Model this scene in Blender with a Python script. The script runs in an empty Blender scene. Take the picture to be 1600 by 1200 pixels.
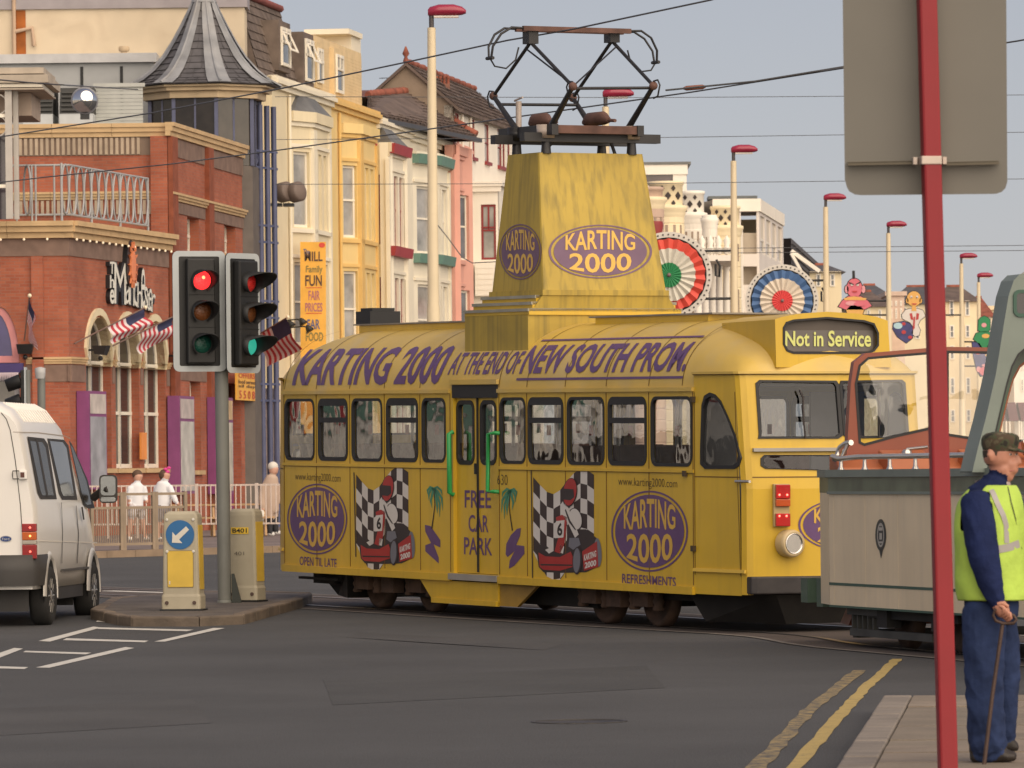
import bpy,bmesh,math,random
from math import cos,sin,pi,radians,hypot,sqrt,atan2,asin
from mathutils import Vector,Matrix,noise as mnoise
from mathutils.geometry import tessellate_polygon
random.seed(7)
C = bpy.context.scene.collection
SC = bpy.context.scene
# camera
FPX,HC,ROLL,YH = 9000.0,1.7,0.011,738.0
camd = bpy.data.cameras.new('camera')
cam = bpy.data.objects.new('camera',camd)
C.objects.link(cam)
camd.sensor_width = 36.0
camd.lens = FPX / 1600 * 36
camd.shift_y = (YH - 600) / 1600
camd.clip_start,camd.clip_end = 1.0,6000
_r,_u = (cos(ROLL),0,-sin(ROLL)),(sin(ROLL),0,cos(ROLL))
cam.matrix_world = Matrix(((_r[0],_u[0],0,0),(_r[1],_u[1],-1,0),(_r[2],_u[2],0,HC),(0,0,0,1)))
camd.dof.use_dof = True
camd.dof.focus_distance = 63
camd.dof.aperture_fstop = 14
SC.camera = cam
# sky and sun
SUN_AZ,SUN_EL = radians(150),radians(30)     # clockwise from +Y: behind the camera, to the right, veiled by haze
w = bpy.data.worlds.new('World')
SC.world = w
w.use_nodes = True
nt = w.node_tree
sky = nt.nodes.new('ShaderNodeTexSky')
sky.sky_type = 'NISHITA'
sky.sun_disc = False
sky.sun_elevation = SUN_EL
sky.sun_rotation = SUN_AZ
sky.air_density,sky.dust_density,sky.ozone_density = 1.0,0.3,1.0
hs = nt.nodes.new('ShaderNodeHueSaturation')
hs.inputs['Saturation'].default_value = 0.55
nt.links.new(sky.outputs[0],hs.inputs['Color'])
veil = nt.nodes.new('ShaderNodeMix')                        # thin even overcast over the clear sky
veil.data_type = 'RGBA'
veil.inputs['Factor'].default_value = 0.65
veil.inputs['B'].default_value = (2.45,2.38,3.15,1)
nt.links.new(hs.outputs[0],veil.inputs['A'])
nt.links.new(veil.outputs['Result'],nt.nodes['Background'].inputs[0])
nt.nodes['Background'].inputs[1].default_value = 0.1
sd = bpy.data.lights.new('sun','SUN')
sd.energy,sd.angle,sd.color = 4.5,radians(100),(1.0,0.83,0.63)
sun = bpy.data.objects.new('sun',sd)
C.objects.link(sun)
_d = Vector((sin(SUN_AZ) * cos(SUN_EL),cos(SUN_AZ) * cos(SUN_EL),sin(SUN_EL)))
sun.rotation_euler = (-_d).to_track_quat('-Z','Y').to_euler()
vs = SC.view_settings
vs.view_transform,vs.look,vs.gamma,vs.use_curve_mapping = 'Standard','None',1.0,False
vs.exposure = 0.18
SC.cycles.max_bounces = 8
SC.cycles.transparent_max_bounces = 16
# where a pixel of the 1600x1200 photograph points
def ray(px,py):
 a,b = px - 800,YH - py
 return Vector(((a * cos(ROLL) + b * sin(ROLL)) / FPX,1.0,(-a * sin(ROLL) + b * cos(ROLL)) / FPX))
EYE = Vector((0,0,HC))
def at(px,py,D):
 return EYE + ray(px,py) * D
def ground_z(y):
 t = min(1,max(0,(y - 56) / 20.0))
 return 0.16 * t * t * (3 - 2 * t)
def on_ground(px,py,z=0.0):
 D = 60.0
 r = ray(px,py)
 for _ in range(30):
  D = (HC - z - ground_z(D)) / max(1e-5,-r.z)
 return EYE + r * D
# materials
MATS = {}
def mat(key,rgb,rough=0.6,metal=0.0,var=0.10,scale=2.5,bump=0.0,bscale=30.0,streak=0.0,streak_col=(0.05,0.045,0.03),
  speck=0.0,coat=0.0,spec=None,emit=None,emit_s=0.0,grime=0.0,fine=False):
 if key in MATS:
  return MATS[key]
 m = bpy.data.materials.new(key)
 m.use_nodes = True
 n,l = m.node_tree.nodes,m.node_tree.links
 b = n['Principled BSDF']
 b.inputs['Roughness'].default_value = rough
 b.inputs['Metallic'].default_value = metal
 if spec is not None:
  b.inputs['Specular IOR Level'].default_value = spec
 if coat:
  b.inputs['Coat Weight'].default_value = coat
  b.inputs['Coat Roughness'].default_value = 0.12
 tc = n.new('ShaderNodeTexCoord')
 col = None
 def mixc(fac,a,bb):
  x = n.new('ShaderNodeMix')
  x.data_type = 'RGBA'
  l.new(fac,x.inputs['Factor'])
  for sock,val in ((x.inputs['A'],a),(x.inputs['B'],bb)):
   if isinstance(val,tuple):
    sock.default_value = (*val[:3],1)
   else:
    l.new(val,sock)
  return x.outputs['Result']
 def noise(sc,detail=4,vec=None,dist=0.0):
  t = n.new('ShaderNodeTexNoise')
  t.inputs['Scale'].default_value = sc
  t.inputs['Detail'].default_value = detail
  t.inputs['Distortion'].default_value = dist
  l.new(vec if vec is not None else tc.outputs['Object'],t.inputs['Vector'])
  return t.outputs['Fac']
 def ramp(f,a,bb,lo=0.0,hi=1.0):
  r = n.new('ShaderNodeMapRange')
  r.inputs['From Min'].default_value,r.inputs['From Max'].default_value = a,bb
  r.inputs['To Min'].default_value,r.inputs['To Max'].default_value = lo,hi
  l.new(f,r.inputs['Value'])
  return r.outputs['Result']
 if var > 0:
  lo = tuple(c * (1 - var) for c in rgb)
  hi = tuple(min(1,c * (1 + var)) for c in rgb)
  col = mixc(ramp(noise(scale,5),0.3,0.7),lo,hi)
 else:
  col = tuple(rgb)
 if speck:
  col = mixc(ramp(noise(bscale * 1.5,2),0.52,0.72,0,speck),col,tuple(min(1,c * 2.2 + 0.02) for c in rgb))
 if streak:
  mp = n.new('ShaderNodeMapping')
  mp.inputs['Scale'].default_value = (12,12,0.13) if fine else (7,7,0.5)
  l.new(tc.outputs['Object'],mp.inputs['Vector'])
  col = mixc(ramp(noise(1.3,7 if fine else 5,mp.outputs[0],0.0 if fine else 0.3),0.46 if fine else 0.48,0.72 if fine else 0.78,0,streak),col,streak_col)
 if grime:
  col = mixc(ramp(noise(1.1,8,None,0.6),0.5,0.75,0,grime),col,streak_col)
 if isinstance(col,tuple):
  b.inputs['Base Color'].default_value = (*col[:3],1)
 else:
  l.new(col,b.inputs['Base Color'])
 if bump:
  bp = n.new('ShaderNodeBump')
  bp.inputs['Strength'].default_value = bump
  bp.inputs['Distance'].default_value = 0.02
  l.new(noise(bscale,4),bp.inputs['Height'])
  l.new(bp.outputs[0],b.inputs['Normal'])
 if emit:
  b.inputs['Emission Color'].default_value = (*emit,1)
  b.inputs['Emission Strength'].default_value = emit_s
 MATS[key] = m
 return m
def brick_mat(key,c1,c2,mortar,bw=0.225,bh=0.075,var=0.2):
 if key in MATS:
  return MATS[key]
 m = bpy.data.materials.new(key)
 m.use_nodes = True
 n,l = m.node_tree.nodes,m.node_tree.links
 b = n['Principled BSDF']
 b.inputs['Roughness'].default_value = 0.85
 uv = n.new('ShaderNodeUVMap')
 uv.uv_map = 'UVMap'
 t = n.new('ShaderNodeTexBrick')
 l.new(uv.outputs[0],t.inputs['Vector'])
 t.inputs['Scale'].default_value = 1.0
 t.inputs['Brick Width'].default_value = bw
 t.inputs['Row Height'].default_value = bh
 t.inputs['Mortar Size'].default_value = 0.006
 t.inputs['Color1'].default_value = (*c1,1)
 t.inputs['Color2'].default_value = (*c2,1)
 t.inputs['Mortar'].default_value = (*mortar,1)
 ns = n.new('ShaderNodeTexNoise')
 ns.inputs['Scale'].default_value = 0.9
 ns.inputs['Detail'].default_value = 6
 l.new(uv.outputs[0],ns.inputs['Vector'])
 mr = n.new('ShaderNodeMapRange')
 mr.inputs['From Min'].default_value,mr.inputs['From Max'].default_value = 0.3,0.7
 mr.inputs['To Min'].default_value,mr.inputs['To Max'].default_value = 1 - var,1 + var
 l.new(ns.outputs['Fac'],mr.inputs['Value'])
 mx = n.new('ShaderNodeMix')
 mx.data_type = 'RGBA'
 mx.blend_type = 'MULTIPLY'
 mx.inputs['Factor'].default_value = 1
 l.new(t.outputs['Color'],mx.inputs['A'])
 l.new(mr.outputs['Result'],mx.inputs['B'])
 l.new(mx.outputs['Result'],b.inputs['Base Color'])
 bp = n.new('ShaderNodeBump')
 bp.inputs['Strength'].default_value = 0.5
 bp.inputs['Distance'].default_value = 0.01
 bp.invert = True
 l.new(t.outputs['Fac'],bp.inputs['Height'])
 l.new(bp.outputs[0],b.inputs['Normal'])
 MATS[key] = m
 return m
def glass_mat(key,tint=(0.8,0.85,0.85),refl=0.10,rough=0.02,dim=1.0):
 """thin window glass: lets most light straight through, mirrors the rest"""
 if key in MATS:
  return MATS[key]
 m = bpy.data.materials.new(key)
 m.use_nodes = True
 n,l = m.node_tree.nodes,m.node_tree.links
 n.remove(n['Principled BSDF'])
 tr = n.new('ShaderNodeBsdfTransparent')
 tr.inputs[0].default_value = (*[c * dim for c in tint],1)
 gl = n.new('ShaderNodeBsdfGlossy')
 gl.inputs['Roughness'].default_value = rough
 gl.inputs['Color'].default_value = (0.9,0.92,0.95,1)
 fr = n.new('ShaderNodeFresnel')
 fr.inputs['IOR'].default_value = 1.5
 ad = n.new('ShaderNodeMath')
 ad.operation = 'ADD'
 ad.use_clamp = True
 ad.inputs[1].default_value = refl
 l.new(fr.outputs[0],ad.inputs[0])
 tc = n.new('ShaderNodeTexCoord')
 nz = n.new('ShaderNodeTexNoise')
 nz.inputs['Scale'].default_value = 2.2
 l.new(tc.outputs['Object'],nz.inputs['Vector'])
 bp = n.new('ShaderNodeBump')
 bp.inputs['Strength'].default_value = 0.25
 bp.inputs['Distance'].default_value = 0.03
 l.new(nz.outputs['Fac'],bp.inputs['Height'])
 l.new(bp.outputs[0],gl.inputs['Normal'])
 mx = n.new('ShaderNodeMixShader')
 l.new(ad.outputs[0],mx.inputs[0])
 l.new(tr.outputs[0],mx.inputs[1])
 l.new(gl.outputs[0],mx.inputs[2])
 l.new(mx.outputs[0],n['Material Output'].inputs['Surface'])
 MATS[key] = m
 return m
# geometry collector
class MB:
 def __init__(s,T=None):
  s.v,s.f,s.m,s.s = [],[],[],[]
  s.T = T
  s.mi = 0
 def add(s,vs,fs,smooth=False,mi=None):
  k = len(s.v)
  for p in vs:
   p = Vector(p)
   s.v.append(s.T @ p if s.T is not None else p)
  for f in fs:
   s.f.append([i + k for i in f])
   s.m.append(s.mi if mi is None else mi)
   s.s.append(smooth)
  return s
 def box(s,x0,x1,y0,y1,z0,z1,mi=None):
  vs = [(x,y,z) for x in (x0,x1) for y in (y0,y1) for z in (z0,z1)]
  return s.add(vs,[(0,1,3,2),(4,6,7,5),(0,4,5,1),(2,3,7,6),(0,2,6,4),(1,5,7,3)],mi=mi)
 def hexa(s,p,mi=None):
  """eight corners: bottom four in order, then the top four above them"""
  return s.add(p,[(3,2,1,0),(4,5,6,7),(0,1,5,4),(1,2,6,5),(2,3,7,6),(3,0,4,7)],mi=mi)
 def tube(s,pts,r,n=8,mi=None,closed=False):
  pts = [Vector(p) for p in pts]
  N = len(pts)
  rr = r if isinstance(r,(list,tuple)) else [r] * N
  vs,prev = [],None
  for i,p in enumerate(pts):
   if closed:
    d = pts[(i + 1) % N] - pts[i - 1]
   else:
    d = pts[min(i + 1,N - 1)] - pts[max(i - 1,0)]
   d = d.normalized() if d.length > 1e-9 else Vector((0,0,1))
   if prev is None:
    a = d.orthogonal().normalized()
   else:
    a = prev - d * prev.dot(d)
    a = a.normalized() if a.length > 1e-6 else d.orthogonal().normalized()
   prev = a
   b = d.cross(a)
   for k in range(n):
    t = 2 * pi * k / n
    vs.append(p + (a * cos(t) + b * sin(t)) * rr[i])
  fs = []
  for i in range(N if closed else N - 1):
   j = (i + 1) % N
   for k in range(n):
    q = (k + 1) % n
    fs.append((i * n + k,i * n + q,j * n + q,j * n + k))
  s.add(vs,fs,smooth=True,mi=mi)
  if not closed:
   s.add([vs[k] for k in range(n)],[tuple(range(n - 1,-1,-1))],mi=mi)
   s.add([vs[(N - 1) * n + k] for k in range(n)],[tuple(range(n))],mi=mi)
  return s
 def bar(s,a,b,w,h=None,up=(0,0,1),mi=None):
  a,b = Vector(a),Vector(b)
  h = w if h is None else h
  d = (b - a).normalized()
  u = Vector(up)
  x = d.cross(u)
  if x.length < 1e-4:
   x = d.cross(Vector((1,0,0)))
  x.normalize()
  y = x.cross(d)
  ps = []
  for p in (a,b):
   for sx,sy in ((-1,-1),(1,-1),(1,1),(-1,1)):
    ps.append(p + x * sx * w / 2 + y * sy * h / 2)
  return s.hexa(ps,mi=mi)
 def lathe(s,prof,n=24,o=(0,0,0),ax=(0,0,1),mi=None,smooth=True,sc=(1,1)):
  """profile of (radius, height) turned round an axis"""
  o,az = Vector(o),Vector(ax).normalized()
  ux = az.orthogonal().normalized()
  uy = az.cross(ux)
  vs,fs = [],[]
  for r,h in prof:
   for k in range(n):
    t = 2 * pi * k / n
    vs.append(o + az * h + ux * (r * cos(t) * sc[0]) + uy * (r * sin(t) * sc[1]))
  for i in range(len(prof) - 1):
   for k in range(n):
    q = (k + 1) % n
    fs.append((i * n + k,i * n + q,(i + 1) * n + q,(i + 1) * n + k))
  s.add(vs,fs,smooth=smooth,mi=mi)
  for i,rev in ((0,True),(len(prof) - 1,False)):
   if prof[i][0] > 1e-4:
    c = list(range(n))
    s.add([vs[i * n + k] for k in range(n)],[tuple(reversed(c)) if rev else tuple(c)],mi=mi)
  return s
 def ball(s,c,r,n=16,m=10,sc=(1,1,1),mi=None):
  vs,fs = [],[]
  for i in range(m + 1):
   ph = pi * i / m
   for k in range(n):
    t = 2 * pi * k / n
    vs.append((c[0] + r * sc[0] * sin(ph) * cos(t),c[1] + r * sc[1] * sin(ph) * sin(t),c[2] - r * sc[2] * cos(ph)))
  for i in range(m):
   for k in range(n):
    q = (k + 1) % n
    fs.append((i * n + k,i * n + q,(i + 1) * n + q,(i + 1) * n + k))
  return s.add(vs,fs,smooth=True,mi=mi)
 def loft(s,rings,closed=True,caps=True,smooth=True,mi=None):
  n = len(rings[0])
  vs = [p for r in rings for p in r]
  fs = []
  for i in range(len(rings) - 1):
   for k in range(n if closed else n - 1):
    q = (k + 1) % n
    fs.append((i * n + k,i * n + q,(i + 1) * n + q,(i + 1) * n + k))
  s.add(vs,fs,smooth=smooth,mi=mi)
  if caps:
   s.add(rings[0],[tuple(range(n - 1,-1,-1))],mi=mi)
   s.add(rings[-1],[tuple(range(n))],mi=mi)
  return s
 def sheet(s,outer,holes=(),fn=None,th=0.0,mi=None,mi_edge=None):
  """flat polygon with holes; fn(u, v, w) places it; thickness th goes towards -w"""
  fn = fn or (lambda u,v,w: (u,v,w))
  loops = [list(outer)] + [list(h) for h in holes]
  pts = [p for lp in loops for p in lp]
  if len(loops) == 1 and len(outer) <= 4:
   tris = [tuple(range(len(outer)))]
  else:
   tris = tessellate_polygon([[Vector((p[0],p[1],0)) for p in lp] for lp in loops])
  F = []
  for t in tris:
   ar = 0
   for i in range(len(t)):
    a,b = pts[t[i]],pts[t[(i + 1) % len(t)]]
    ar += a[0] * b[1] - b[0] * a[1]
   F.append(tuple(t) if ar > 0 else tuple(reversed(t)))
  s.add([fn(p[0],p[1],0) for p in pts],F,mi=mi)
  if th:
   s.add([fn(p[0],p[1],-th) for p in pts],[tuple(reversed(f)) for f in F],mi=mi)
   for li,lp in enumerate(loops):
    ar = sum(lp[i][0] * lp[(i + 1) % len(lp)][1] - lp[(i + 1) % len(lp)][0] * lp[i][1] for i in range(len(lp)))
    ccw = (ar > 0) == (li == 0)
    N = len(lp)
    vs = [fn(p[0],p[1],0) for p in lp] + [fn(p[0],p[1],-th) for p in lp]
    fs = []
    for i in range(N):
     j = (i + 1) % N
     fs.append((i,i + N,j + N,j) if ccw else (j,j + N,i + N,i))
    s.add(vs,fs,mi=mi_edge if mi_edge is not None else mi)
  return s
 def obj(s,name,mats,parent=None,bevel=0.0,segs=2,**props):
  me = bpy.data.meshes.new(name)
  me.from_pydata([tuple(p) for p in s.v],[],s.f)
  mats = mats if isinstance(mats,(list,tuple)) else [mats]
  for m in mats:
   me.materials.append(m)
  me.polygons.foreach_set('material_index',[min(i,len(mats) - 1) for i in s.m])
  me.polygons.foreach_set('use_smooth',s.s)
  # uv in metres: along the wall and up, or plan for flat faces
  uv = me.uv_layers.new(name='UVMap')
  co = []
  for p in me.polygons:
   nn = p.normal
   if abs(nn.z) > 0.75:
    ux,uy = Vector((1,0,0)),Vector((0,1,0))
   else:
    ux = Vector((-nn.y,nn.x,0)).normalized()
    uy = Vector((0,0,1))
   for vi in p.vertices:
    c = me.vertices[vi].co
    co += [c.dot(ux),c.dot(uy)]
  uv.data.foreach_set('uv',co)
  me.update()
  o = bpy.data.objects.new(name,me)
  C.objects.link(o)
  if parent is not None:
   o.parent = parent
  if bevel:
   b = o.modifiers.new('bevel','BEVEL')
   b.width,b.segments,b.limit_method,b.angle_limit = bevel,segs,'ANGLE',radians(40)
   b.harden_normals = False
  for k,v in props.items():
   o[k] = v
  return o
def thing(name,label,cat,loc=(0,0,0),rotz=0.0,group=None,M=None):
 o = bpy.data.objects.new(name,None)
 C.objects.link(o)
 o.empty_display_size = 0.3
 if M is not None:
  o.matrix_world = M
 else:
  o.location = loc
  o.rotation_euler = (0,0,rotz)
 o['label'],o['category'] = label,cat
 if group:
  o['group'] = group
 return o
def tag(o,label,cat,group=None):
 o['label'],o['category'] = label,cat
 if group:
  o['group'] = group
 return o
def dup(root,M=None,loc=None,rotz=None,label=None,group=None):
 r = root.copy()
 C.objects.link(r)
 if M is not None:
  r.matrix_world = M
 if loc is not None:
  r.location = loc
 if rotz is not None:
  r.rotation_euler = (0,0,rotz)
 if label:
  r['label'] = label
 if group:
  r['group'] = group
 def kids(src,dst):
  for ch in KIDS.get(src.name,[]) or [c for c in src.children]:
   c = ch.copy()
   C.objects.link(c)
   c.parent = dst
   kids(ch,c)
 kids(root,r)
 return r
KIDS = {}
def struct(o):
 o['kind'] = 'structure'
 return o
def rrect(x0,z0,x1,z1,r,n=4):
 out = []
 for cx,cz,a in ((x1 - r,z0 + r,-90),(x1 - r,z1 - r,0),(x0 + r,z1 - r,90),(x0 + r,z0 + r,180)):
  for i in range(n + 1):
   t = radians(a + 90 * i / n)
   out.append((cx + r * cos(t),cz + r * sin(t)))
 return out
def rect(x0,z0,x1,z1):
 return [(x0,z0),(x1,z0),(x1,z1),(x0,z1)]
def arch(x0,z0,x1,zs,n=12,ry=None):
 """round-headed outline: springing at zs"""
 cx,r = (x0 + x1) / 2,(x1 - x0) / 2
 ry = r if ry is None else ry
 return [(x0,z0),(x1,z0)] + [(cx + r * cos(pi * i / n),zs + ry * sin(pi * i / n)) for i in range(n + 1)]
def ell(cx,cz,rx,rz,n=32):
 return [(cx + rx * cos(2 * pi * i / n),cz + rz * sin(2 * pi * i / n)) for i in range(n)]
def grow(poly,d):
 """offset a counter-clockwise outline outwards by d (inwards if negative)"""
 out,N = [],len(poly)
 for i in range(N):
  a,b,c = Vector(poly[i - 1]),Vector(poly[i]),Vector(poly[(i + 1) % N])
  e1,e2 = (b - a),(c - b)
  if e1.length < 1e-9 or e2.length < 1e-9:
   out.append(tuple(b))
   continue
  n1 = Vector((e1.y,-e1.x)).normalized()
  n2 = Vector((e2.y,-e2.x)).normalized()
  k = n1 + n2
  k = k / max(0.3,k.dot(n1)) if k.length > 1e-6 else n1
  out.append((b.x + k.x * d,b.y + k.y * d))
 return out
def ccw(poly):
 ar = sum(poly[i][0] * poly[(i + 1) % len(poly)][1] - poly[(i + 1) % len(poly)][0] * poly[i][1] for i in range(len(poly)))
 return list(poly) if ar > 0 else list(reversed(poly))
_TXT = {}
def text_shape(s,bold=0.0,cuts=0):
 """lettering as flat polygons in the unit square: (points, faces, width / height)"""
 key = (s,bold,cuts)
 if key in _TXT:
  return _TXT[key]
 cu = bpy.data.curves.new('lettering_source','FONT')
 cu.body = s
 cu.offset = bold
 cu.resolution_u = 3
 cu.fill_mode = 'FRONT'
 o = bpy.data.objects.new('lettering_source',cu)
 C.objects.link(o)
 dg = bpy.context.evaluated_depsgraph_get()
 me = bpy.data.meshes.new_from_object(o.evaluated_get(dg))
 bpy.data.objects.remove(o)
 bpy.data.curves.remove(cu)
 xs = [v.co.x for v in me.vertices]
 ys = [v.co.y for v in me.vertices]
 x0,x1,y0,y1 = min(xs),max(xs),min(ys),max(ys)
 if cuts:
  bm = bmesh.new()
  bm.from_mesh(me)
  for i in range(1,cuts):
   yy = y0 + (y1 - y0) * i / cuts
   bmesh.ops.bisect_plane(bm,geom=bm.verts[:] + bm.edges[:] + bm.faces[:],plane_co=(0,yy,0),plane_no=(0,1,0))
  bm.to_mesh(me)
  bm.free()
 V = [((v.co.x - x0) / (x1 - x0),(v.co.y - y0) / max(1e-6,y1 - y0)) for v in me.vertices]
 F = []
 for p in me.polygons:
  F.append(list(p.vertices) if p.normal.z > 0 else list(reversed(p.vertices)))
 bpy.data.meshes.remove(me)
 _TXT[key] = (V,F,(x1 - x0) / max(1e-6,y1 - y0))
 return _TXT[key]
def put_text(mb,s,fn,bold=0.0,cuts=0,mi=None):
 V,F,_ = text_shape(s,bold,cuts)
 mb.add([fn(u,v) for u,v in V],F,mi=mi)
def quad_map(q,f):
 """q: four pixel corners, bottom left, bottom right, top right, top left; f(px, py) -> point"""
 def g(u,v):
  x = (q[0][0] * (1 - u) + q[1][0] * u) * (1 - v) + (q[3][0] * (1 - u) + q[2][0] * u) * v
  y = (q[0][1] * (1 - u) + q[1][1] * u) * (1 - v) + (q[3][1] * (1 - u) + q[2][1] * u) * v
  return f(x,y)
 return g
def plane_hit(px,py,p0,nrm,Minv=None):
 r = ray(px,py)
 t = (Vector(p0) - EYE).dot(nrm) / r.dot(nrm)
 p = EYE + r * t
 return Minv @ p if Minv is not None else p
# ground, tracks, pavements
ASPH = mat('asphalt',(0.050,0.050,0.051),0.9,var=0.20,scale=0.35,bump=0.6,bscale=60,speck=0.8,grime=0.25,streak_col=(0.040,0.039,0.039))
mb = MB()
xs = [-400,-160,-80,-40,-20,-10,-5,0,5,10,20,40,80,160,400]
ys = [-120,-60,-20,5,20,40,50,54] + [55 + i for i in range(24)] + [84,100,130,200,400,800,1600,3000]
vs_ = [(x,y,ground_z(y)) for y in ys for x in xs]
nx = len(xs)
mb.add(vs_,[(j * nx + i,j * nx + i + 1,(j + 1) * nx + i + 1,(j + 1) * nx + i) for j in range(len(ys) - 1) for i in range(nx - 1)],smooth=True)
struct(mb.obj('road',ASPH))
# the tram track: far left, past the yellow tram, curving towards the boat tram
TD = Vector((0.4535,-0.8912,0))            # the way the yellow tram points
TN = Vector((-0.8912,-0.4535,0))           # out of its side that we see
TALPHA = 0.0137
TC = Vector((1.887,60.0,0)) - TD * 5.115 - TN * 1.14
BD = Vector((0.245,-0.9695,0))             # the way the boat tram points
BN = Vector((-0.9695,-0.245,0))
BCOR = Vector((3.02,55.0,0))               # far corner of its visible side
BC = BCOR + BD * 5.0 - BN * 1.08             # its middle
line = [TC + TD * t for t in range(-34,6,2)]
p0,p1 = TC + TD * 5,BC - BD * 4
for i in range(1,10):
 t = i / 10
 m0,m1 = TD * 9,BD * 9
 h = (2*t**3 - 3*t*t + 1) * p0 + (t**3 - 2*t*t + t) * m0 + (-2*t**3 + 3*t*t) * p1 + (t**3 - t*t) * m1
 line.append(h)
line += [BC + BD * t for t in range(-4,40,3)]
def strip(o0,o1,dz):
 q = MB()
 L,R = [],[]
 for i,p in enumerate(line):
  d = (line[min(i + 1,len(line) - 1)] - line[max(i - 1,0)]).normalized()
  n = Vector((d.y,-d.x,0))
  for o,S in ((o0,L),(o1,R)):
   a = p + n * o
   S.append((a.x,a.y,ground_z(a.y) + dz))
 N = len(L)
 q.add(L + R,[(i,i + 1,N + i + 1,N + i) for i in range(N - 1)])
 return q
struct(strip(-1.25,1.25,0.004).obj('track_bed',mat('track_bed',(0.075,0.058,0.048),0.85,var=0.25,scale=0.8,bump=0.4,bscale=40)))
RAIL = mat('rail_steel',(0.30,0.27,0.25),0.35,metal=0.8,var=0.2)
for o in (-0.72,0.72):
 struct(strip(o - 0.035,o + 0.035,0.010).obj('tram_rail',RAIL))
 struct(strip(o + 0.04,o + 0.075,0.0085).obj('rail_groove',mat('rail_groove',(0.012,0.011,0.01),0.9,var=0)))
for o in (-1.29,1.29):
 struct(strip(o - 0.04,o + 0.04,0.008).obj('track_edging',mat('track_edging',(0.17,0.15,0.13),0.85,var=0.25,scale=3)))
# the pavement at the right, slab by slab, kerb stone by kerb stone
PAVE = mat('paving_stone',(0.19,0.155,0.115),0.85,var=0.16,scale=2.2,bump=0.25,bscale=25,speck=0.15,grime=0.35,streak_col=(0.11,0.09,0.07))
PAVE2 = mat('paving_stone_pale',(0.225,0.18,0.135),0.85,var=0.16,scale=2.2,bump=0.25,bscale=25,speck=0.15,grime=0.3,streak_col=(0.12,0.10,0.08))
KERB = mat('kerb_stone',(0.20,0.17,0.14),0.85,var=0.2,scale=3,bump=0.3,bscale=30,speck=0.15)
KA,KB = on_ground(1305,1200,0.12),on_ground(1380,1087,0.12)
kd = (KB - KA).to_2d().normalized()
kn = Vector((kd.y,-kd.x))                    # away from the road
def kp(s_,o,z):
 p = KA.to_2d() + kd * s_ + kn * o
 return (p.x,p.y,z)
END = (KB - KA).to_2d().length + 0.05
mb = MB()
mb.hexa([kp(-29,0.02,0),kp(-29,9,0),kp(END,9,0),kp(END,0.02,0),kp(-29,0.02,0.098),kp(-29,9,0.098),kp(END,9,0.098),kp(END,0.02,0.098)])
pav = struct(mb.obj('pavement',mat('mortar',(0.07,0.06,0.05),0.9)))
rs = random.Random(3)
s_ = -8.0
k = 0
while s_ < END - 0.1:
 L = min(0.92,END - s_)
 q = MB()
 z = 0.12 + rs.uniform(-0.003,0.003)
 q.hexa([kp(s_ + .006,0,-.02),kp(s_ + .006,.2,-.02),kp(s_ + L - .006,.2,-.02),kp(s_ + L - .006,0,-.02),
   kp(s_ + .006,0,z),kp(s_ + .006,.2,z),kp(s_ + L - .006,.2,z),kp(s_ + L - .006,0,z)])
 q.obj('kerb_stone',KERB,pav,bevel=0.015)
 s_ += L
s_ = -8.0
row = 0
while s_ < END - 0.05:
 L = min(rs.choice((0.75,0.9,1.05)),END - s_)
 o = 0.212 + (0.0 if row % 2 else -0.0)
 first = True
 while o < 6.4:
  W = 1.2 if not (first and row % 2) else 0.6
  first = False
  q = MB()
  z = 0.12 + rs.uniform(-0.004,0.003)
  a,b = 0.007,L - 0.007
  q.hexa([kp(s_ + a,o,.05),kp(s_ + a,o + W - .012,.05),kp(s_ + b,o + W - .012,.05),kp(s_ + b,o,.05),
    kp(s_ + a,o,z),kp(s_ + a,o + W - .012,z + rs.uniform(-.003,.003)),kp(s_ + b,o + W - .012,z),kp(s_ + b,o,z)])
  q.obj('paving_slab',PAVE if rs.random() < .55 else PAVE2,pav)
  o += W
 s_ += L
 row += 1
# the tarmac between the pavement's end and the track
mb = MB()
mb.hexa([kp(END + .02,.6,-.02),kp(END + .02,12,-.02),kp(END + 7,12,-.02),kp(END + 7,1.6,-.02),kp(END + .02,.6,.03),kp(END + .02,12,.03),kp(END + 7,12,.02),kp(END + 7,1.6,.012)])
struct(mb.obj('tarmac_apron',mat('apron_tarmac',(0.042,0.039,0.036),0.9,var=0.3,scale=1.0,bump=0.5,bscale=50,speck=0.3)))
# painted lines
def paint_mat(key,rgb,wear):
 if key in MATS:
  return MATS[key]
 m = mat(key,rgb,0.7,var=0.12,scale=6)
 n,l = m.node_tree.nodes,m.node_tree.links
 b = n['Principled BSDF']
 src = b.inputs['Base Color'].links[0].from_socket
 tc = n.new('ShaderNodeTexCoord')
 t = n.new('ShaderNodeTexNoise')
 t.inputs['Scale'].default_value = 9
 t.inputs['Detail'].default_value = 8
 t.inputs['Roughness'].default_value = 0.7
 l.new(tc.outputs['Object'],t.inputs['Vector'])
 r = n.new('ShaderNodeMapRange')
 r.inputs['From Min'].default_value,r.inputs['From Max'].default_value = wear,wear + 0.12
 l.new(t.outputs['Fac'],r.inputs['Value'])
 x = n.new('ShaderNodeMix')
 x.data_type = 'RGBA'
 x.inputs['B'].default_value = (0.06,0.056,0.05,1)
 l.new(r.outputs['Result'],x.inputs['Factor'])
 l.new(src,x.inputs['A'])
 l.new(x.outputs['Result'],b.inputs['Base Color'])
 return m
YEL = paint_mat('yellow_line_paint',(0.40,0.29,0.09),0.56)
YEL2 = paint_mat('worn_yellow_line_paint',(0.30,0.22,0.09),0.45)
WHT = paint_mat('white_line_paint',(0.55,0.53,0.48),0.62)
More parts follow.
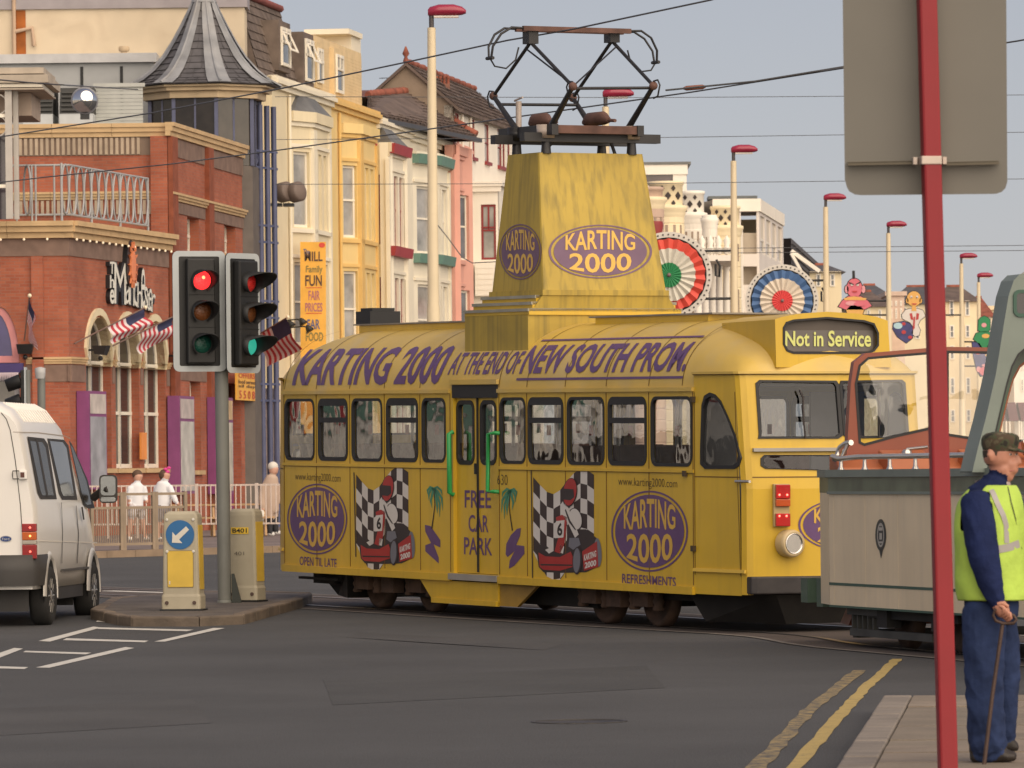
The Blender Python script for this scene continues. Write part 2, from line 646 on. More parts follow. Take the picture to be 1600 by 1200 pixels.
def ribbon(pts,wdt,name,m,wob=0.0):
 P = []
 for i in range(len(pts) - 1):
  a,b = on_ground(*pts[i]),on_ground(*pts[i + 1])
  n = 14
  P += [a.lerp(b,j / n) for j in range(n)]
 P.append(on_ground(*pts[-1]))
 L,R = [],[]
 for i,p in enumerate(P):
  d = (P[min(i + 1,len(P) - 1)] - P[max(i - 1,0)])
  d.z = 0
  d.normalize()
  nn = Vector((d.y,-d.x,0)) * wdt / 2
  a,b = p - nn * (1 + rs.uniform(-wob,wob)),p + nn * (1 + rs.uniform(-wob,wob))
  L.append((a.x,a.y,ground_z(a.y) + .004))
  R.append((b.x,b.y,ground_z(b.y) + .004))
 N = len(L)
 q = MB()
 q.add(L + R,[(i,i + 1,N + i + 1,N + i) for i in range(N - 1)])
 return struct(q.obj(name,m))
ribbon([(1180,1203),(1262,1112),(1342,1048)],0.11,'road_line',YEL2,0.25)
ribbon([(1130,1260),(1180,1203)],0.11,'road_line',YEL2,0.25)
ribbon([(1238,1203),(1318,1112),(1352,1075),(1402,1030)],0.095,'road_line',YEL,0.2)
ribbon([(1190,1260),(1238,1203)],0.095,'road_line',YEL,0.2)
def patch(pts,name='road_marking',m=WHT):
 q = MB()
 P = [on_ground(*p) for p in pts]
 P = [(p.x,p.y,ground_z(p.y) + .004) for p in P]
 ar = sum(P[i][0] * P[(i + 1) % 4][1] - P[(i + 1) % 4][0] * P[i][1] for i in range(4))
 q.add(P if ar > 0 else P[::-1],[(0,1,2,3)])
 return struct(q.obj(name,m))
patch([(241,1003),(258,1003),(351,982),(334,981.5)])
patch([(56,1043.5),(77,1044),(210,1013),(196,1011.5)])
patch([(60,1002),(78,1003),(158,981),(146,979.5)])
patch([(-40,1034),(-20,1036),(36,1014),(22,1013)])
patch([(156,980.8),(152,983.2),(292,986.8),(303,984.4)])
patch([(104,997.8),(98,1000.8),(226,1004),(232,1001.6)])
patch([(40,1017.4),(36,1019.6),(134,1023),(143,1020.4)])
patch([(-30,1040.8),(-34,1044),(38,1046),(44,1043)])
patch([(152,970),(150,972),(185,973.2),(187,971)])
patch([(160,922.6),(160,924),(262,927),(262,925.6)])
# the traffic island
ISL = [(184,977),(205,979),(312,979),(382,975.5),(437,959.5),(472,950)]
front = [on_ground(*p) for p in ISL]
front = [p.to_2d() for p in front]
back = [Vector((front[-1].x + .05,front[-1].y + 2.2)),Vector((front[-1].x - .6,front[-1].y + 3.2)),Vector((front[0].x + .1,front[-1].y + 3.2)),Vector((front[0].x - .5,front[-1].y + 1.0)),Vector((front[0].x - .45,front[0].y + 2))]
out = front + back
def inset(o_,d):
 return [Vector(p) for p in grow([tuple(p) for p in ccw([tuple(q_) for q_ in o_])],-d)]
IH = 0.115
mb = MB()
inn = inset(out,0.13)
mb.add([(p.x,p.y,ground_z(p.y) + IH - .006) for p in inn],[tuple(range(len(inn)))])
isl = struct(mb.obj('traffic_island',mat('island_tarmac',(0.10,0.085,0.075),0.9,var=0.3,scale=2,bump=0.4,bscale=40,speck=0.3)))
KERB2 = mat('island_kerb',(0.15,0.115,0.085),0.85,var=0.3,scale=2.5,bump=0.4,bscale=22,grime=0.5,streak_col=(0.05,0.045,0.04))
oo = [Vector(p) for p in ccw([tuple(q_) for q_ in out])]
ii = inset(out,0.15)
for i in range(len(oo)):
 a,b,c,d = oo[i],oo[(i + 1) % len(oo)],ii[(i + 1) % len(oo)],ii[i]
 n = max(1,round((b - a).length / 0.9))
 for j in range(n):
  t0,t1 = j / n + 0.006,(j + 1) / n - 0.006
  P = [a.lerp(b,t0),a.lerp(b,t1),d.lerp(c,t1),d.lerp(c,t0)]
  q = MB()
  zz = IH + rs.uniform(-.006,.006)
  q.hexa([(p.x,p.y,ground_z(p.y) - .02) for p in P] + [(p.x,p.y,ground_z(p.y) + zz) for p in P])
  q.obj('kerb_stone',KERB2,isl,bevel=0.02)
# the far pavement in front of the pub and the houses
K1,K2 = on_ground(150,872).to_2d(),on_ground(440,863).to_2d()
kk = (K2 - K1).normalized()
SD = Vector((0.153,0.988))                   # the way the street runs
FPZ = 0.28
P = [K1 - kk * 40,K2,K2 + SD * 500,K2 + SD * 500 + Vector((-120,0)),K1 - kk * 40 + Vector((0,500))]
mb = MB()
N = len(P)
mb.add([(p.x,p.y,FPZ) for p in P] + [(p.x,p.y,0.1) for p in P],[tuple(range(N))] + [(i,i + N,(i + 1) % N + N,(i + 1) % N) for i in range(N)])
fp = struct(mb.obj('far_pavement',mat('far_paving',(0.16,0.125,0.115),0.9,var=0.2,scale=0.7)))
q = MB()
for i in range(26):
 a,b = K1 + kk * (-8 + i * 0.92),K1 + kk * (-8 + i * 0.92 + .905)
 n = Vector((kk.y,-kk.x))
 q = MB()
 q.hexa([(*(a + n * .06),.1),(*(b + n * .06),.1),(*(b - n * .14),.1),(*(a - n * .14),.1),(*(a + n * .06),FPZ + .012),(*(b + n * .06),FPZ + .012),(*(b - n * .14),FPZ + .012),(*(a - n * .14),FPZ + .012)])
 q.obj('kerb_stone',mat('far_kerb',(0.25,0.18,0.12),0.85,var=0.2),fp)
# wear in the road: a repaired trench, tar joints, cracks and an iron cover
def ground_poly(pts,dz,name,m):
 q = MB()
 P = [on_ground(*p) for p in pts]
 # cut into strips so that it lies on the sloping road
 A,B,Cc,D = P
 n = 10
 L = [A.lerp(D,i / n) for i in range(n + 1)]
 R = [B.lerp(Cc,i / n) for i in range(n + 1)]
 q.add([(p.x,p.y,ground_z(p.y) + dz) for p in L + R],[(i,n + 1 + i,n + 2 + i,i + 1) for i in range(n)])
 q.f = [f if (q.v[f[1]] - q.v[f[0]]).cross(q.v[f[2]] - q.v[f[0]]).z > 0 else f[::-1] for f in q.f]
 return struct(q.obj(name,m))
PATCH = mat('road_patch',(.046,.046,.046),.9,var=.2,scale=.6,bump=.6,bscale=60,speck=.5)
PATCH2 = mat('road_patch_pale',(.053,.052,.052),.9,var=.2,scale=.6,bump=.6,bscale=60,speck=.5)
ground_poly([(505,1062),(1010,1040),(1040,1075),(520,1102)],.002,'road_patch',PATCH)
ground_poly([(-40,1110),(300,1092),(330,1130),(-40,1152)],.002,'road_patch',PATCH2)
ground_poly([(560,988),(880,1006),(850,1016),(540,996)],.002,'road_patch',PATCH2)
TARJ = mat('tar_joint',(.036,.034,.033),.8,var=.2)
def crack(pts,w,seed,m=TARJ):
 rc = random.Random(seed)
 P = []
 for i in range(len(pts) - 1):
  a,b = on_ground(*pts[i]),on_ground(*pts[i + 1])
  n = max(3,int((b - a).length / .35))
  P += [a.lerp(b,j / n) + Vector((rc.uniform(-.05,.05),rc.uniform(-.12,.12),0)) for j in range(n)]
 L,R = [],[]
 for i,p in enumerate(P):
  d = P[min(i + 1,len(P) - 1)] - P[max(i - 1,0)]
  nn = Vector((d.y,-d.x,0)).normalized() * w * rc.uniform(.5,1.2) / 2
  L.append((p.x - nn.x,p.y - nn.y,ground_z(p.y) + .003))
  R.append((p.x + nn.x,p.y + nn.y,ground_z(p.y) + .003))
 n = len(L)
 q = MB()
 q.add(L + R,[(i,i + 1,n + i + 1,n + i) for i in range(n - 1)])
 q.f = [f if (q.v[f[1]] - q.v[f[0]]).cross(q.v[f[2]] - q.v[f[0]]).z > 0 else f[::-1] for f in q.f]
 return struct(q.obj('road_crack',m))
c_ = on_ground(905,1128)
mh_ = MB()
mh_.lathe([(.33,0),(.33,.005),(.30,.006),(.30,.003),(.001,.003)],28,o=(c_.x,c_.y,ground_z(c_.y) + .001))
cov = struct(mh_.obj('inspection_cover',mat('cover_iron',(.055,.05,.046),.6,metal=.4,var=.3,scale=14,bump=.5,bscale=30)))
# the brick pub
BRICK = brick_mat('red_brick',(0.31,0.085,0.045),(0.38,0.115,0.06),(0.28,0.14,0.10))
BRICKD = mat('dark_brick',(0.20,0.13,0.10),0.85,var=0.2,scale=3)
BRICKR = mat('deep_red_brick',(0.24,0.065,0.03),0.85,var=0.2,scale=4)
BUFF = mat('buff_terracotta',(0.55,0.38,0.20),0.7,var=0.12,scale=2,grime=0.25,streak_col=(0.25,0.17,0.09))
CREAMP = mat('cream_paint',(0.70,0.60,0.40),0.55,var=0.08)
WHITEP = mat('white_window_paint',(0.80,0.74,0.62),0.5,var=0.06)
DGLASS = mat('dark_window_glass',(0.045,0.04,0.04),0.06,var=0.3,scale=0.8)
PURPLE = mat('purple_paint',(0.22,0.055,0.17),0.45,var=0.12)
GREYM = mat('grey_painted_metal',(0.36,0.36,0.36),0.45,var=0.1)
BLACKM = mat('black_metal',(0.015,0.015,0.016),0.45,var=0.2)
class Facade:
 """a vertical wall plane: u metres along, v metres up from z = 0, w metres out"""
 def __init__(s,a,b,root):
  a,b = Vector(a[:2]),Vector(b[:2])
  s.o,s.L = Vector((a.x,a.y,0)),(b - a).length
  s.u = Vector((b.x - a.x,b.y - a.y,0)).normalized()
  s.n = Vector((s.u.y,-s.u.x,0))
  s.root = root
  s.off = Vector(root.location) if root is not None else Vector()
 def __call__(s,u,v,w=0.0):
  return s.o + s.u * u + s.n * w + Vector((0,0,v)) - s.off
 def px(s,px,py,w=0.0):
  r = ray(px,py)
  p = EYE + r * ((s.o + s.n * w - EYE).dot(s.n) / r.dot(s.n))
  q = p - s.o
  return (q.dot(s.u),p.z)
 def box(s,mb,u0,u1,v0,v1,w0,w1,mi=None):
  P = [s(u0,v0,w0),s(u0,v0,w1),s(u1,v0,w1),s(u1,v0,w0),s(u0,v1,w0),s(u0,v1,w1),s(u1,v1,w1),s(u1,v1,w0)]
  return mb.hexa([P[1],P[2],P[3],P[0],P[5],P[6],P[7],P[4]],mi=mi)
def window(F,outline,parent,fm,gm,depth=0.10,fw=0.07,bars=(),w=0.0,name='window',gname='pane',sill=None,sm=None,curtain=None):
 """frame round an opening (part), its bars, and the pane set back in it (sub-part)"""
 mb = MB()
 inner = grow(outline,-fw)
 mb.sheet(outline,[inner],lambda a,b,c: F(a,b,w - depth + 0.05 + c),0.06)
 for a,b in bars:
  mb.bar(F(a[0],a[1],w - depth + .035),F(b[0],b[1],w - depth + .035),fw * .8,0.05,up=F.n)
 fr = mb.obj(name,fm,parent)
 g = MB()
 g.sheet(inner,(),lambda a,b,c: F(a,b,w - depth + 0.012 + c))
 g.obj(gname,gm,fr)
 if sill:
  q = MB()
  xs_ = [p[0] for p in outline]
  z0 = min(p[1] for p in outline)
  F.box(q,min(xs_) - sill,max(xs_) + sill,z0 - .12,z0 - .01,-0.05,0.10)
  q.obj('sill',sm or fm,fr)
 return fr
ROOT0 = (-10.0,137.0,FPZ)
pub = thing('brick_pub','red brick public house with three arched windows and a roof terrace','pub',ROOT0)
Wf = Facade((-30,136.0),at(110,740,136.0),pub)                   # towards the camera
W1 = Facade(at(110,740,136.0),at(266,740,144.5),pub)            # the arched windows
W2 = Facade(at(268,740,144.7),at(386,740,155.6),pub)            # beyond, full height
Wu = Facade((-30,145.0),at(268,740,145.0),pub)                   # back of the terrace
ZC,ZU = 7.35,10.25
# arched windows of W1
A1 = []
for x0,x1,ytop in ((134,173,488),(180,217,493),(224,258,497)):
 u0,_ = W1.px(x0,560)
 u1,_ = W1.px(x1,560)
 zt = W1.px((x0 + x1) / 2,ytop)[1]
 A1.append((u0,u1,zt))
mb = MB()
ho = []
for u0,u1,zt in A1:
 r = (u1 - u0) / 2
 ho.append(arch(u0,1.9,u1,4.45,12,zt - 4.45 - .12))
mb.sheet(rect(0,0,W1.L,ZC),ho,lambda a,b,c: W1(a,b,c),0.45)
ho2 = []
for (x0,y0,x1,y1) in ((293,393,311,342),(351,396,368,353),(298,735,313,597)):
 a,b = W2.px(x0,y0),W2.px(x1,y1)
 ho2.append(rect(a[0],a[1],b[0],b[1]))
a,b = W2.px(356,762),W2.px(376,600)
dr = rect(a[0],FPZ,b[0],b[1])
mb.sheet(rect(0,0,W2.L,ZU),ho2 + [dr],lambda a,b,c: W2(a,b,c),0.45)
uA = Wf.L
a0,a1 = Wf.px(-34,500)[0],Wf.px(30,500)[0]
mb.sheet(rect(0,0,Wf.L,ZC),[arch(a0,FPZ,a1,4.4,12,1.35)],lambda a,b,c: Wf(a,b,c),0.45)
mb.sheet(rect(0,ZC - .3,Wu.L,ZU),(),lambda a,b,c: Wu(a,b,c),0.4)
mb.obj('wall',BRICK,pub)
mb = MB()                                                             # terrace floor, roof and the hidden far walls
mb.add([Wf(0,ZC - .02,0),Wf(Wf.L,ZC - .02,0),W1(W1.L,ZC - .02,0),W2(0,ZC - .02,-.4),Wu(0,ZC - .02,0)],[(0,1,2,3,4)])
bk = W2(W2.L,0,0) + Vector((-24,2,0))
mb.add([Wu(0,ZU - .4,0),Wu(Wu.L,ZU - .4,0),W2(W2.L,ZU - .4,0),bk + Vector((0,0,ZU - .4))],[(0,1,2,3)])
mb.obj('flat_roof',mat('roof_felt',(0.10,0.10,0.10),0.9),pub)
def cornice(F,u0,u1,z,hgt,proj,m,name='cornice',joints=1.6,parent=pub):
 """moulded string course in lengths, joints open"""
 n = max(1,round((u1 - u0) / joints))
 for i in range(n):
  a,b = u0 + (u1 - u0) * i / n + .004,u0 + (u1 - u0) * (i + 1) / n - .004
  q = MB()
  for f0,f1,pj in ((0,.35,.45),(.35,.7,.75),(.7,1,1.0)):
   F.box(q,a,b,z + hgt * f0,z + hgt * f1 - .002,-.05,proj * pj)
  q.obj(name,m,parent)
def band(F,u0,u1,z0,z1,w0,m,name,parent=pub):
 q = MB()
 F.box(q,u0,u1,z0,z1,-.02,w0)
 return q.obj(name,m,parent)
cornice(W1,-.15,W1.L,ZC,.40,.30,BUFF)
cornice(Wf,15,Wf.L + .15,ZC,.40,.30,BUFF)
band(W1,0,W1.L,ZC - .42,ZC - .01,.03,BRICKD,'soldier_course')
band(Wf,15,Wf.L + .03,ZC - .42,ZC - .01,.03,BRICKD,'soldier_course')
# upper walls
cornice(Wu,14,Wu.L + .1,ZU,.34,.16,BUFF,'coping')
cornice(W2,-.1,W2.L,ZU,.34,.18,BUFF,'coping',1.3)
band(W2,.75,5.0,ZU - .48,ZU - .02,.03,BRICKD,'soldier_course')
band(W2,5.9,W2.L,ZU - .48,ZU - .02,.03,BRICKD,'soldier_course')
q = MB()
uu = Wu.px(21,210)[0]
while uu < Wu.L - .7:                                                  # the ribbed tile band
 Wu.box(q,uu,uu + .075,ZU - .44,ZU - .02,-.02,.05)
 uu += .135
o = q.obj('ribbed_tile_band',mat('grey_tile',(0.42,0.33,0.24),0.8,var=0.2),pub)
o['kind'] = 'stuff'
band(Wu,14,Wu.L,ZU - .46,ZU - .0,.012,mat('dark_backing_brick',(0.22,0.16,0.12),0.9),'tile_backing')  # plain darker backing between the ribs
zs_ = Wu.px(120,306)[1]
cornice(Wu,14,Wu.L,zs_ - .1,.2,.12,BUFF,'string_course')
q = MB()
uu = Wu.px(21,210)[0]
while uu < Wu.L - .1:
 Wu.box(q,uu,uu + .075,zs_ - .48,zs_ - .12,-.02,.05)
 uu += .135
o = q.obj('ribbed_tile_band',MATS['grey_tile'],pub)
o['kind'] = 'stuff'
zs2 = W2.px(330,322)[1]
cornice(W2,0,W2.L,zs2 - .1,.2,.14,BUFF,'string_course')
band(W2,.75,5.0,zs2 - .4,zs2 - .12,.03,BRICKD,'soldier_course')
band(W2,5.9,W2.L,zs2 - .4,zs2 - .12,.03,BRICKD,'soldier_course')
for u0 in (0.0,5.1):
 q = MB()
 W2.box(q,u0,u0 + .72,FPZ,ZU - .01,-.02,.12)
 q.obj('pilaster',BRICKR,pub)
for p0_,p1_ in ((50,68),):
 q = MB()
 Wf.box(q,Wf.px(p0_,500)[0],Wf.px(p1_,500)[0],FPZ,ZC - .43,-.02,.10)
 q.obj('pilaster',BRICK,pub)
# string course at the arch springing
zst = 4.38
for F,rng in ((Wf,[(a1 + .15,Wf.L + .06)]),(W1,[(-.06,A1[0][0] - .1),(A1[0][1] + .1,A1[1][0] - .1),(A1[1][1] + .1,A1[2][0] - .1),(A1[2][1] + .1,W1.L)])):
 for u0,u1 in rng:
  cornice(F,u0,u1,zst,.16,.10,BUFF,'string_course')
  band(F,u0,u1,zst - .42,zst - .02,.02,BRICKD,'soldier_course')
cornice(W2,.7,5.0,zst + .2,.16,.10,BUFF,'string_course')
band(W2,.8,5.0,zst - .25,zst + .18,.02,BRICKD,'soldier_course')
# the arched windows
for u0,u1,zt in A1:
 ry = zt - 4.45 - .12
 oa = arch(u0,1.9,u1,4.45,12,ry)
 q = MB()                                                            # deep cream reveal and hood
 q.sheet(grow(arch(u0,4.5,u1,4.5,14,ry),.17),[grow(arch(u0,4.5,u1,4.5,14,ry),.0)],lambda a,b,c: W1(a,b,.06 + c),.12)
 inn_ = arch(u0,4.36,u1,4.45,12,ry)
 N = len(inn_)
 vs2 = [W1(p[0],p[1],.05) for p in inn_] + [W1(p[0],p[1],-.30) for p in inn_]
 q.add(vs2,[(j,i,i + N,j + N) for i in range(N) for j in [(i + 1) % N]])
 q.obj('window_surround',CREAMP,pub)
 um = (u0 + u1) / 2
 bars = [((u0,4.45),(u1,4.45)),((um,1.9),(um,4.45)),((u0 + .25,1.9),(u0 + .25,4.45)),((um - .02,1.95),(um - .02,zt - .2)),((u0,3.25),(u1,3.25)),((u0 + .1,4.5),(um,zt - .35)),((u0 + .2,5.35),(um,4.45))]
 window(W1,grow(oa,-.01),pub,WHITEP,DGLASS,depth=.25,fw=.10,bars=bars,sill=.15,sm=BUFF)
for h in ho2:
 um = (h[0][0] + h[1][0]) / 2
 zm = (h[0][1] + h[2][1]) / 2
 window(W2,grow(h,-.01),pub,WHITEP,DGLASS,depth=.30,fw=.10,bars=[((h[0][0],zm),(h[1][0],zm))],sill=.12,sm=BUFF)
q = MB()
W2.box(q,dr[0][0] + .01,dr[1][0] - .01,FPZ,dr[2][1] - .75,-.3,-.22)
for i in range(4):
 x = dr[0][0] + .12 + i * (dr[1][0] - dr[0][0] - .2) / 4
 W2.box(q,x,x + .16,FPZ + .2,dr[2][1] - 1.0,-.22,-.20)
d_ = q.obj('door',PURPLE,pub)
q = MB()
W2.box(q,dr[0][0] + .08,dr[1][0] - .08,dr[2][1] - .70,dr[2][1] - .05,-.3,-.24)
q.obj('fanlight',DGLASS,d_)
# the shopfront arch at the left edge
oa = arch(a0,FPZ,a1,4.4,12,1.35)
window(Wf,arch(a0 + .01,4.42,a1 - .01,4.43,14,1.30),pub,mat('pink_arch_paint',(0.55,0.22,0.22),0.6),mat('blue_arch_glass',(0.06,0.05,0.16),0.25,var=0.3,scale=1),depth=.1,fw=.16,name='arched_fanlight')
q = MB()
Wf.box(q,a0 - .05,a1 + .1,4.18,4.40,-.02,.35,0)
for i in range(24):
 x = a0 + (a1 - a0) * i / 24
 q.add([Wf(x,4.18,.36),Wf(x + (a1 - a0) / 24,4.18,.36),Wf(x + (a1 - a0) / 48,3.98,.36)],[(0,2,1)],mi=1)
q.obj('valance',[mat('blue_canvas',(0.05,0.035,0.13),0.8),mat('pale_trim',(0.55,0.45,0.5),0.7)],pub)
window(Wf,rect(a0 + .02,FPZ + .05,a1 - .02,4.1),pub,mat('grey_frame',(0.25,0.24,0.25),0.5),mat('shop_glass',(0.12,0.11,0.10),0.1,var=0.5,scale=1.2),depth=.2,fw=.12,name='shop_window')
# small light bulbs along the cornice
q = MB()
for F,L,s0 in ((W1,W1.L,.2),(Wf,Wf.L,18.0)):
 x = s0
 while x < L:
  p = F(x,ZC - .03,.16)
  q.ball(p,.032,6,4)
  x += .55
o = q.obj('cornice_bulbs',mat('bulb_glass',(0.85,0.75,0.6),0.15,emit=(1,.75,.45),emit_s=0.35),pub)
o['kind'] = 'stuff'
# flood lamps on the wall
for F,px_,py_ in ((Wf,41,545),(W1,138,547),(W1,264,556)):
 u,v = F.px(px_,py_)
 t = thing('flood_lamp','black wall flood lamp','lamp',tuple(F(u,v,0) + F.off),0,'flood lamps on the brick pub')
 t['label'] = {41: 'black flood lamp under the flag beside the blue arched fanlight',138: 'black flood lamp beside the first arched window of the pub',264: 'black flood lamp past the third arched window of the pub'}[px_]
 z_ = Vector((0,0,0))
 q = MB()
 q.hexa([F.n * .2 + F.u * -.16 + Vector((0,0,-.1)),F.n * .42 + F.u * -.16 + Vector((0,0,-.13)),F.n * .42 + F.u * .16 + Vector((0,0,-.13)),F.n * .2 + F.u * .16 + Vector((0,0,-.1)),
   F.n * .14 + F.u * -.2 + Vector((0,0,.1)),F.n * .5 + F.u * -.2 + Vector((0,0,.1)),F.n * .5 + F.u * .2 + Vector((0,0,.1)),F.n * .14 + F.u * .2 + Vector((0,0,.1))])
 q.obj('lamp_housing',BLACKM,t)
 q = MB()
 q.bar(z_,F.n * .2,.05)
 q.ball(F.n * .3 + Vector((0,0,-.2)),.06,8,6)
 q.obj('bracket',BLACKM,t)
# terrace railing with hoops
rail = thing('terrace_railing','grey terrace railing with tall hoops above the pub cornice','railing',tuple(W1(0,ZC + .4,.1) + pub.location))
off_ = Vector(rail.location)
q,hq = MB(),MB()
def RP(F,u,v,w):
 return F(u,v,w) + F.off - off_
ur0,ur1 = W1.px(93,300)[0],W1.px(228,330)[0]
zb,zt_ = ZC + .55,ZC + 1.72
for z in (zb,zt_):
 q.tube([RP(W1,max(0,ur0),z,.05),RP(W1,ur1,z,.05)],.028,6)
 q.tube([RP(Wf,Wf.L - 6.0,z,.05),RP(W1,max(0,ur0),z,.05)],.028,6)
q.obj('handrail',GREYM,rail)
nh = 12
for i in range(nh + 1):
 u = ur0 + (ur1 - ur0) * i / nh
 if i % 4 == 0:
  h = MB()
  h.tube([RP(W1,u,ZC + .38,.05),RP(W1,u,zt_ + .02,.05)],.032,6)
  h.obj('post',GREYM,rail)
 if i < nh:
  uc,hw = u + (ur1 - ur0) / nh / 2,(ur1 - ur0) / nh / 2 * .95
  h = MB()
  n = 16
  h.tube([RP(W1,uc + hw * cos(2 * pi * k / n),(zb + zt_) / 2 + (zt_ - zb) / 2 * sin(2 * pi * k / n),.05) for k in range(n)],.026,5,closed=True)
  h.obj('hoop',GREYM,rail)
for px_ in (26,50,56,85):
 h = MB()
 u = Wf.px(px_,300)[0]
 h.tube([RP(Wf,u,ZC + .38,.05),RP(Wf,u,zt_,.05)],.026,6)
 h.obj('post',GREYM,rail)
h = MB()
u = Wf.px(43,310)[0]
n = 18
h.tube([RP(Wf,u + .11 * 1 * cos(2 * pi * k / n),(zb + zt_) / 2 + (zt_ - zb) / 2 * sin(2 * pi * k / n),.05 + .3 * cos(2 * pi * k / n)) for k in range(n)],.026,5,closed=True)
h.obj('hoop',GREYM,rail)
# name sign with the sun
sg = thing('pub_name_sign','black and white name sign with an orange sun above the arched windows','sign',tuple(W1(W1.px(160,440)[0],W1.px(160,440)[1],0) + pub.location))
soff = Vector(sg.location)
BLK = mat('sign_black',(0.012,0.012,0.014),0.4,var=0)
LWH = mat('sign_white',(0.72,0.70,0.62),0.4,var=0)
ORG = mat('sign_orange',(0.75,0.24,0.10),0.45,var=0.08)
def S1(px_,py_,w):
 u,v = W1.px(px_,py_)
 return W1(u,v,w) + W1.off - soff
sx = [(166,408),(172,410),(175,470),(167,478)]
def word(s,boxes,bold_w,bold_b,wfront):
 bq,fq = MB(),MB()
 for ch,(x0,x1,y0,y1,y0b,y1b) in zip(s,boxes):
  def g(u,v,w,x0=x0,x1=x1,y0=y0,y1=y1,y0b=y0b,y1b=y1b):
   xx = x0 + (x1 - x0) * u
   t_ = y0 + (y0b - y0) * u
   b_ = y1 + (y1b - y1) * u
   return S1(xx,b_ + (t_ - b_) * v,w)
  V,Fc,_ = text_shape(ch,bold_b)
  fr = [g(u * 1.06 - .03,v * 1.04 - .02,.10) for u,v in V]
  bk_ = [g(u * 1.06 - .03,v * 1.04 - .02,0) for u,v in V]
  bq.add(fr,Fc)
  n_ = len(V)
  ed = {}
  for f in Fc:
   for i in range(len(f)):
    ed[(f[i],f[(i + 1) % len(f)])] = 1
  bq.add(fr + bk_,[(a,a + n_,b + n_,b) for (a,b) in ed if (b,a) not in ed])
  put_text(fq,ch,lambda u,v: g(u,v,wfront),bold_w)
 return bq,fq
bx = []
xs2 = [173,190,197,203,209,215,220,224,227,231,236]
tops = [410,435,437,438,441,418,447,452,450,458]
bots = [474,474,476,478,480,482,483,484,485,487]
for i in range(10):
 bx.append((xs2[i] - 1.0,xs2[i + 1] + .3,tops[i],bots[i],tops[i] + 2,bots[i] + 2))
bq,fq = word('Manchester',bx,0.0,.09,.11)
for i,(ch,y0,y1) in enumerate((('T',409,428),('h',430,450),('e',452,475))):
 b2,f2 = word(ch,[(165,172,y0,y1,y0,y1)],.02,.12,.11)
 bq.add(b2.v,b2.f)
 fq.add(f2.v,f2.f)
bq.obj('letter_shadow',BLK,sg)
fq.obj('lettering',LWH,sg)
q = MB()
q.sheet([(p[0],p[1]) for p in ell(0,0,1,1,16)],(),lambda a,b,c: S1(195.5 + 6.5 * a,412 - 37 * b,.15 + c),.12)
q.obj('sun_back',BLK,sg)
q = MB()
q.sheet(ell(0,0,1,1,16),(),lambda a,b,c: S1(197 + 3.6 * a,416 - 24 * b,.20 + c),.05)
q.obj('sun_disc',ORG,sg)
for k in range(14):
 t = 2 * pi * k / 14
 q = MB()
 c0,s0 = cos(t),sin(t)
 pts = [(197 + 4.6 * c0 - .8 * s0,414 - 28 * s0 - 2 * c0),(197 + 7.0 * c0,414 - 37 * s0),(197 + 4.6 * c0 + .8 * s0,414 - 28 * s0 + 2 * c0),(197 + 4.2 * c0,414 - 26 * s0)]
 q.sheet(ccw([(p[0],-p[1]) for p in pts]),(),lambda a,b,c: S1(a,-b,.20 + c),.04)
 q.obj('sun_ray',ORG,sg)
# flags on slanting poles
FR = mat('flag_red',(0.42,0.035,0.05),0.8,var=0.12,scale=5)
FW = mat('flag_white',(0.62,0.55,0.55),0.8,var=0.08,scale=5)
FB = mat('flag_blue',(0.025,0.028,0.075),0.8,var=0.15,scale=5)
def flag(name_label,base,tip,droop,fly,wob,seed,grp='flags flying from the brick pub'):
 """striped flag hung from the upper part of a slanting pole"""
 base,tip = Vector(base),Vector(tip)
 t = thing('flag',name_label,'flag',tuple(base),0,grp)
 ax = (tip - base)
 q = MB()
 q.tube([Vector(),ax * 1.02],.018,6)
 q.obj('pole',mat('flag_pole',(0.16,0.10,0.08),0.5),t)
 q = MB()
 q.ball(ax * 1.03,.05,8,6)
 q.obj('finial',mat('finial',(0.8,.7,.5),0.3),t)
 rr = random.Random(seed)
 nu,nv = 14,13
 vs3,fs,ms = [],[],[]
 for j in range(nv + 1):
  for i in range(nu + 1):
   a,b = i / nu,j / nv           # a away from the pole's tip along the hoist, b along the fly
   h = ax * (1.0 - .52 * (b if False else a))
   p = h + Vector(fly) * b + Vector((0,0,-droop)) * b
   p += ax.cross(Vector((0,0,1))).normalized() * wob * sin(7 * b + 3 * a + seed) * b
   p += Vector((0,0,1)) * wob * .4 * sin(5 * b + seed * 2) * b
   vs3.append(p)
 q = MB()
 for j in range(nv):
  for i in range(nu):
   f = (j * (nu + 1) + i,j * (nu + 1) + i + 1,(j + 1) * (nu + 1) + i + 1,(j + 1) * (nu + 1) + i)
   fs.append(f)
   ms.append(2 if (i < nu * .5 and j < nv * .42) else (i % 2))
 k = len(q.v)
 q.v += vs3
 q.f += [list(f) for f in fs]
 q.m += ms
 q.s += [True] * len(fs)
 c = q.obj('cloth',[FR,FW,FB],t)
 return t
def wp(F,px_,py_,w):
 u,v = F.px(px_,py_,w)
 return F(u,v,w) + F.off
flag('furled striped flag hanging limp on the wall over a flood lamp',wp(Wf,38,532,.1),wp(Wf,46,464,.6),.75,(.16,-.05,0),.10,1)
flag('striped flag drooping in front of the second arched window',wp(W1,116,537,.05),wp(W1,224,482,1.0),.44,(.16,.12,0),.13,2)
flag('striped flag waving in front of the third arched window',wp(W1,175,541,.05),wp(W1,272,494,1.0),.50,(-.10,.16,0),.13,3)
flag('striped flag hanging on its own just right of the traffic lights',wp(W1,217,543,.05) + Vector((1.6,12,0.1)),at(447,497,150),.82,(.35,.1,0),.07,4)
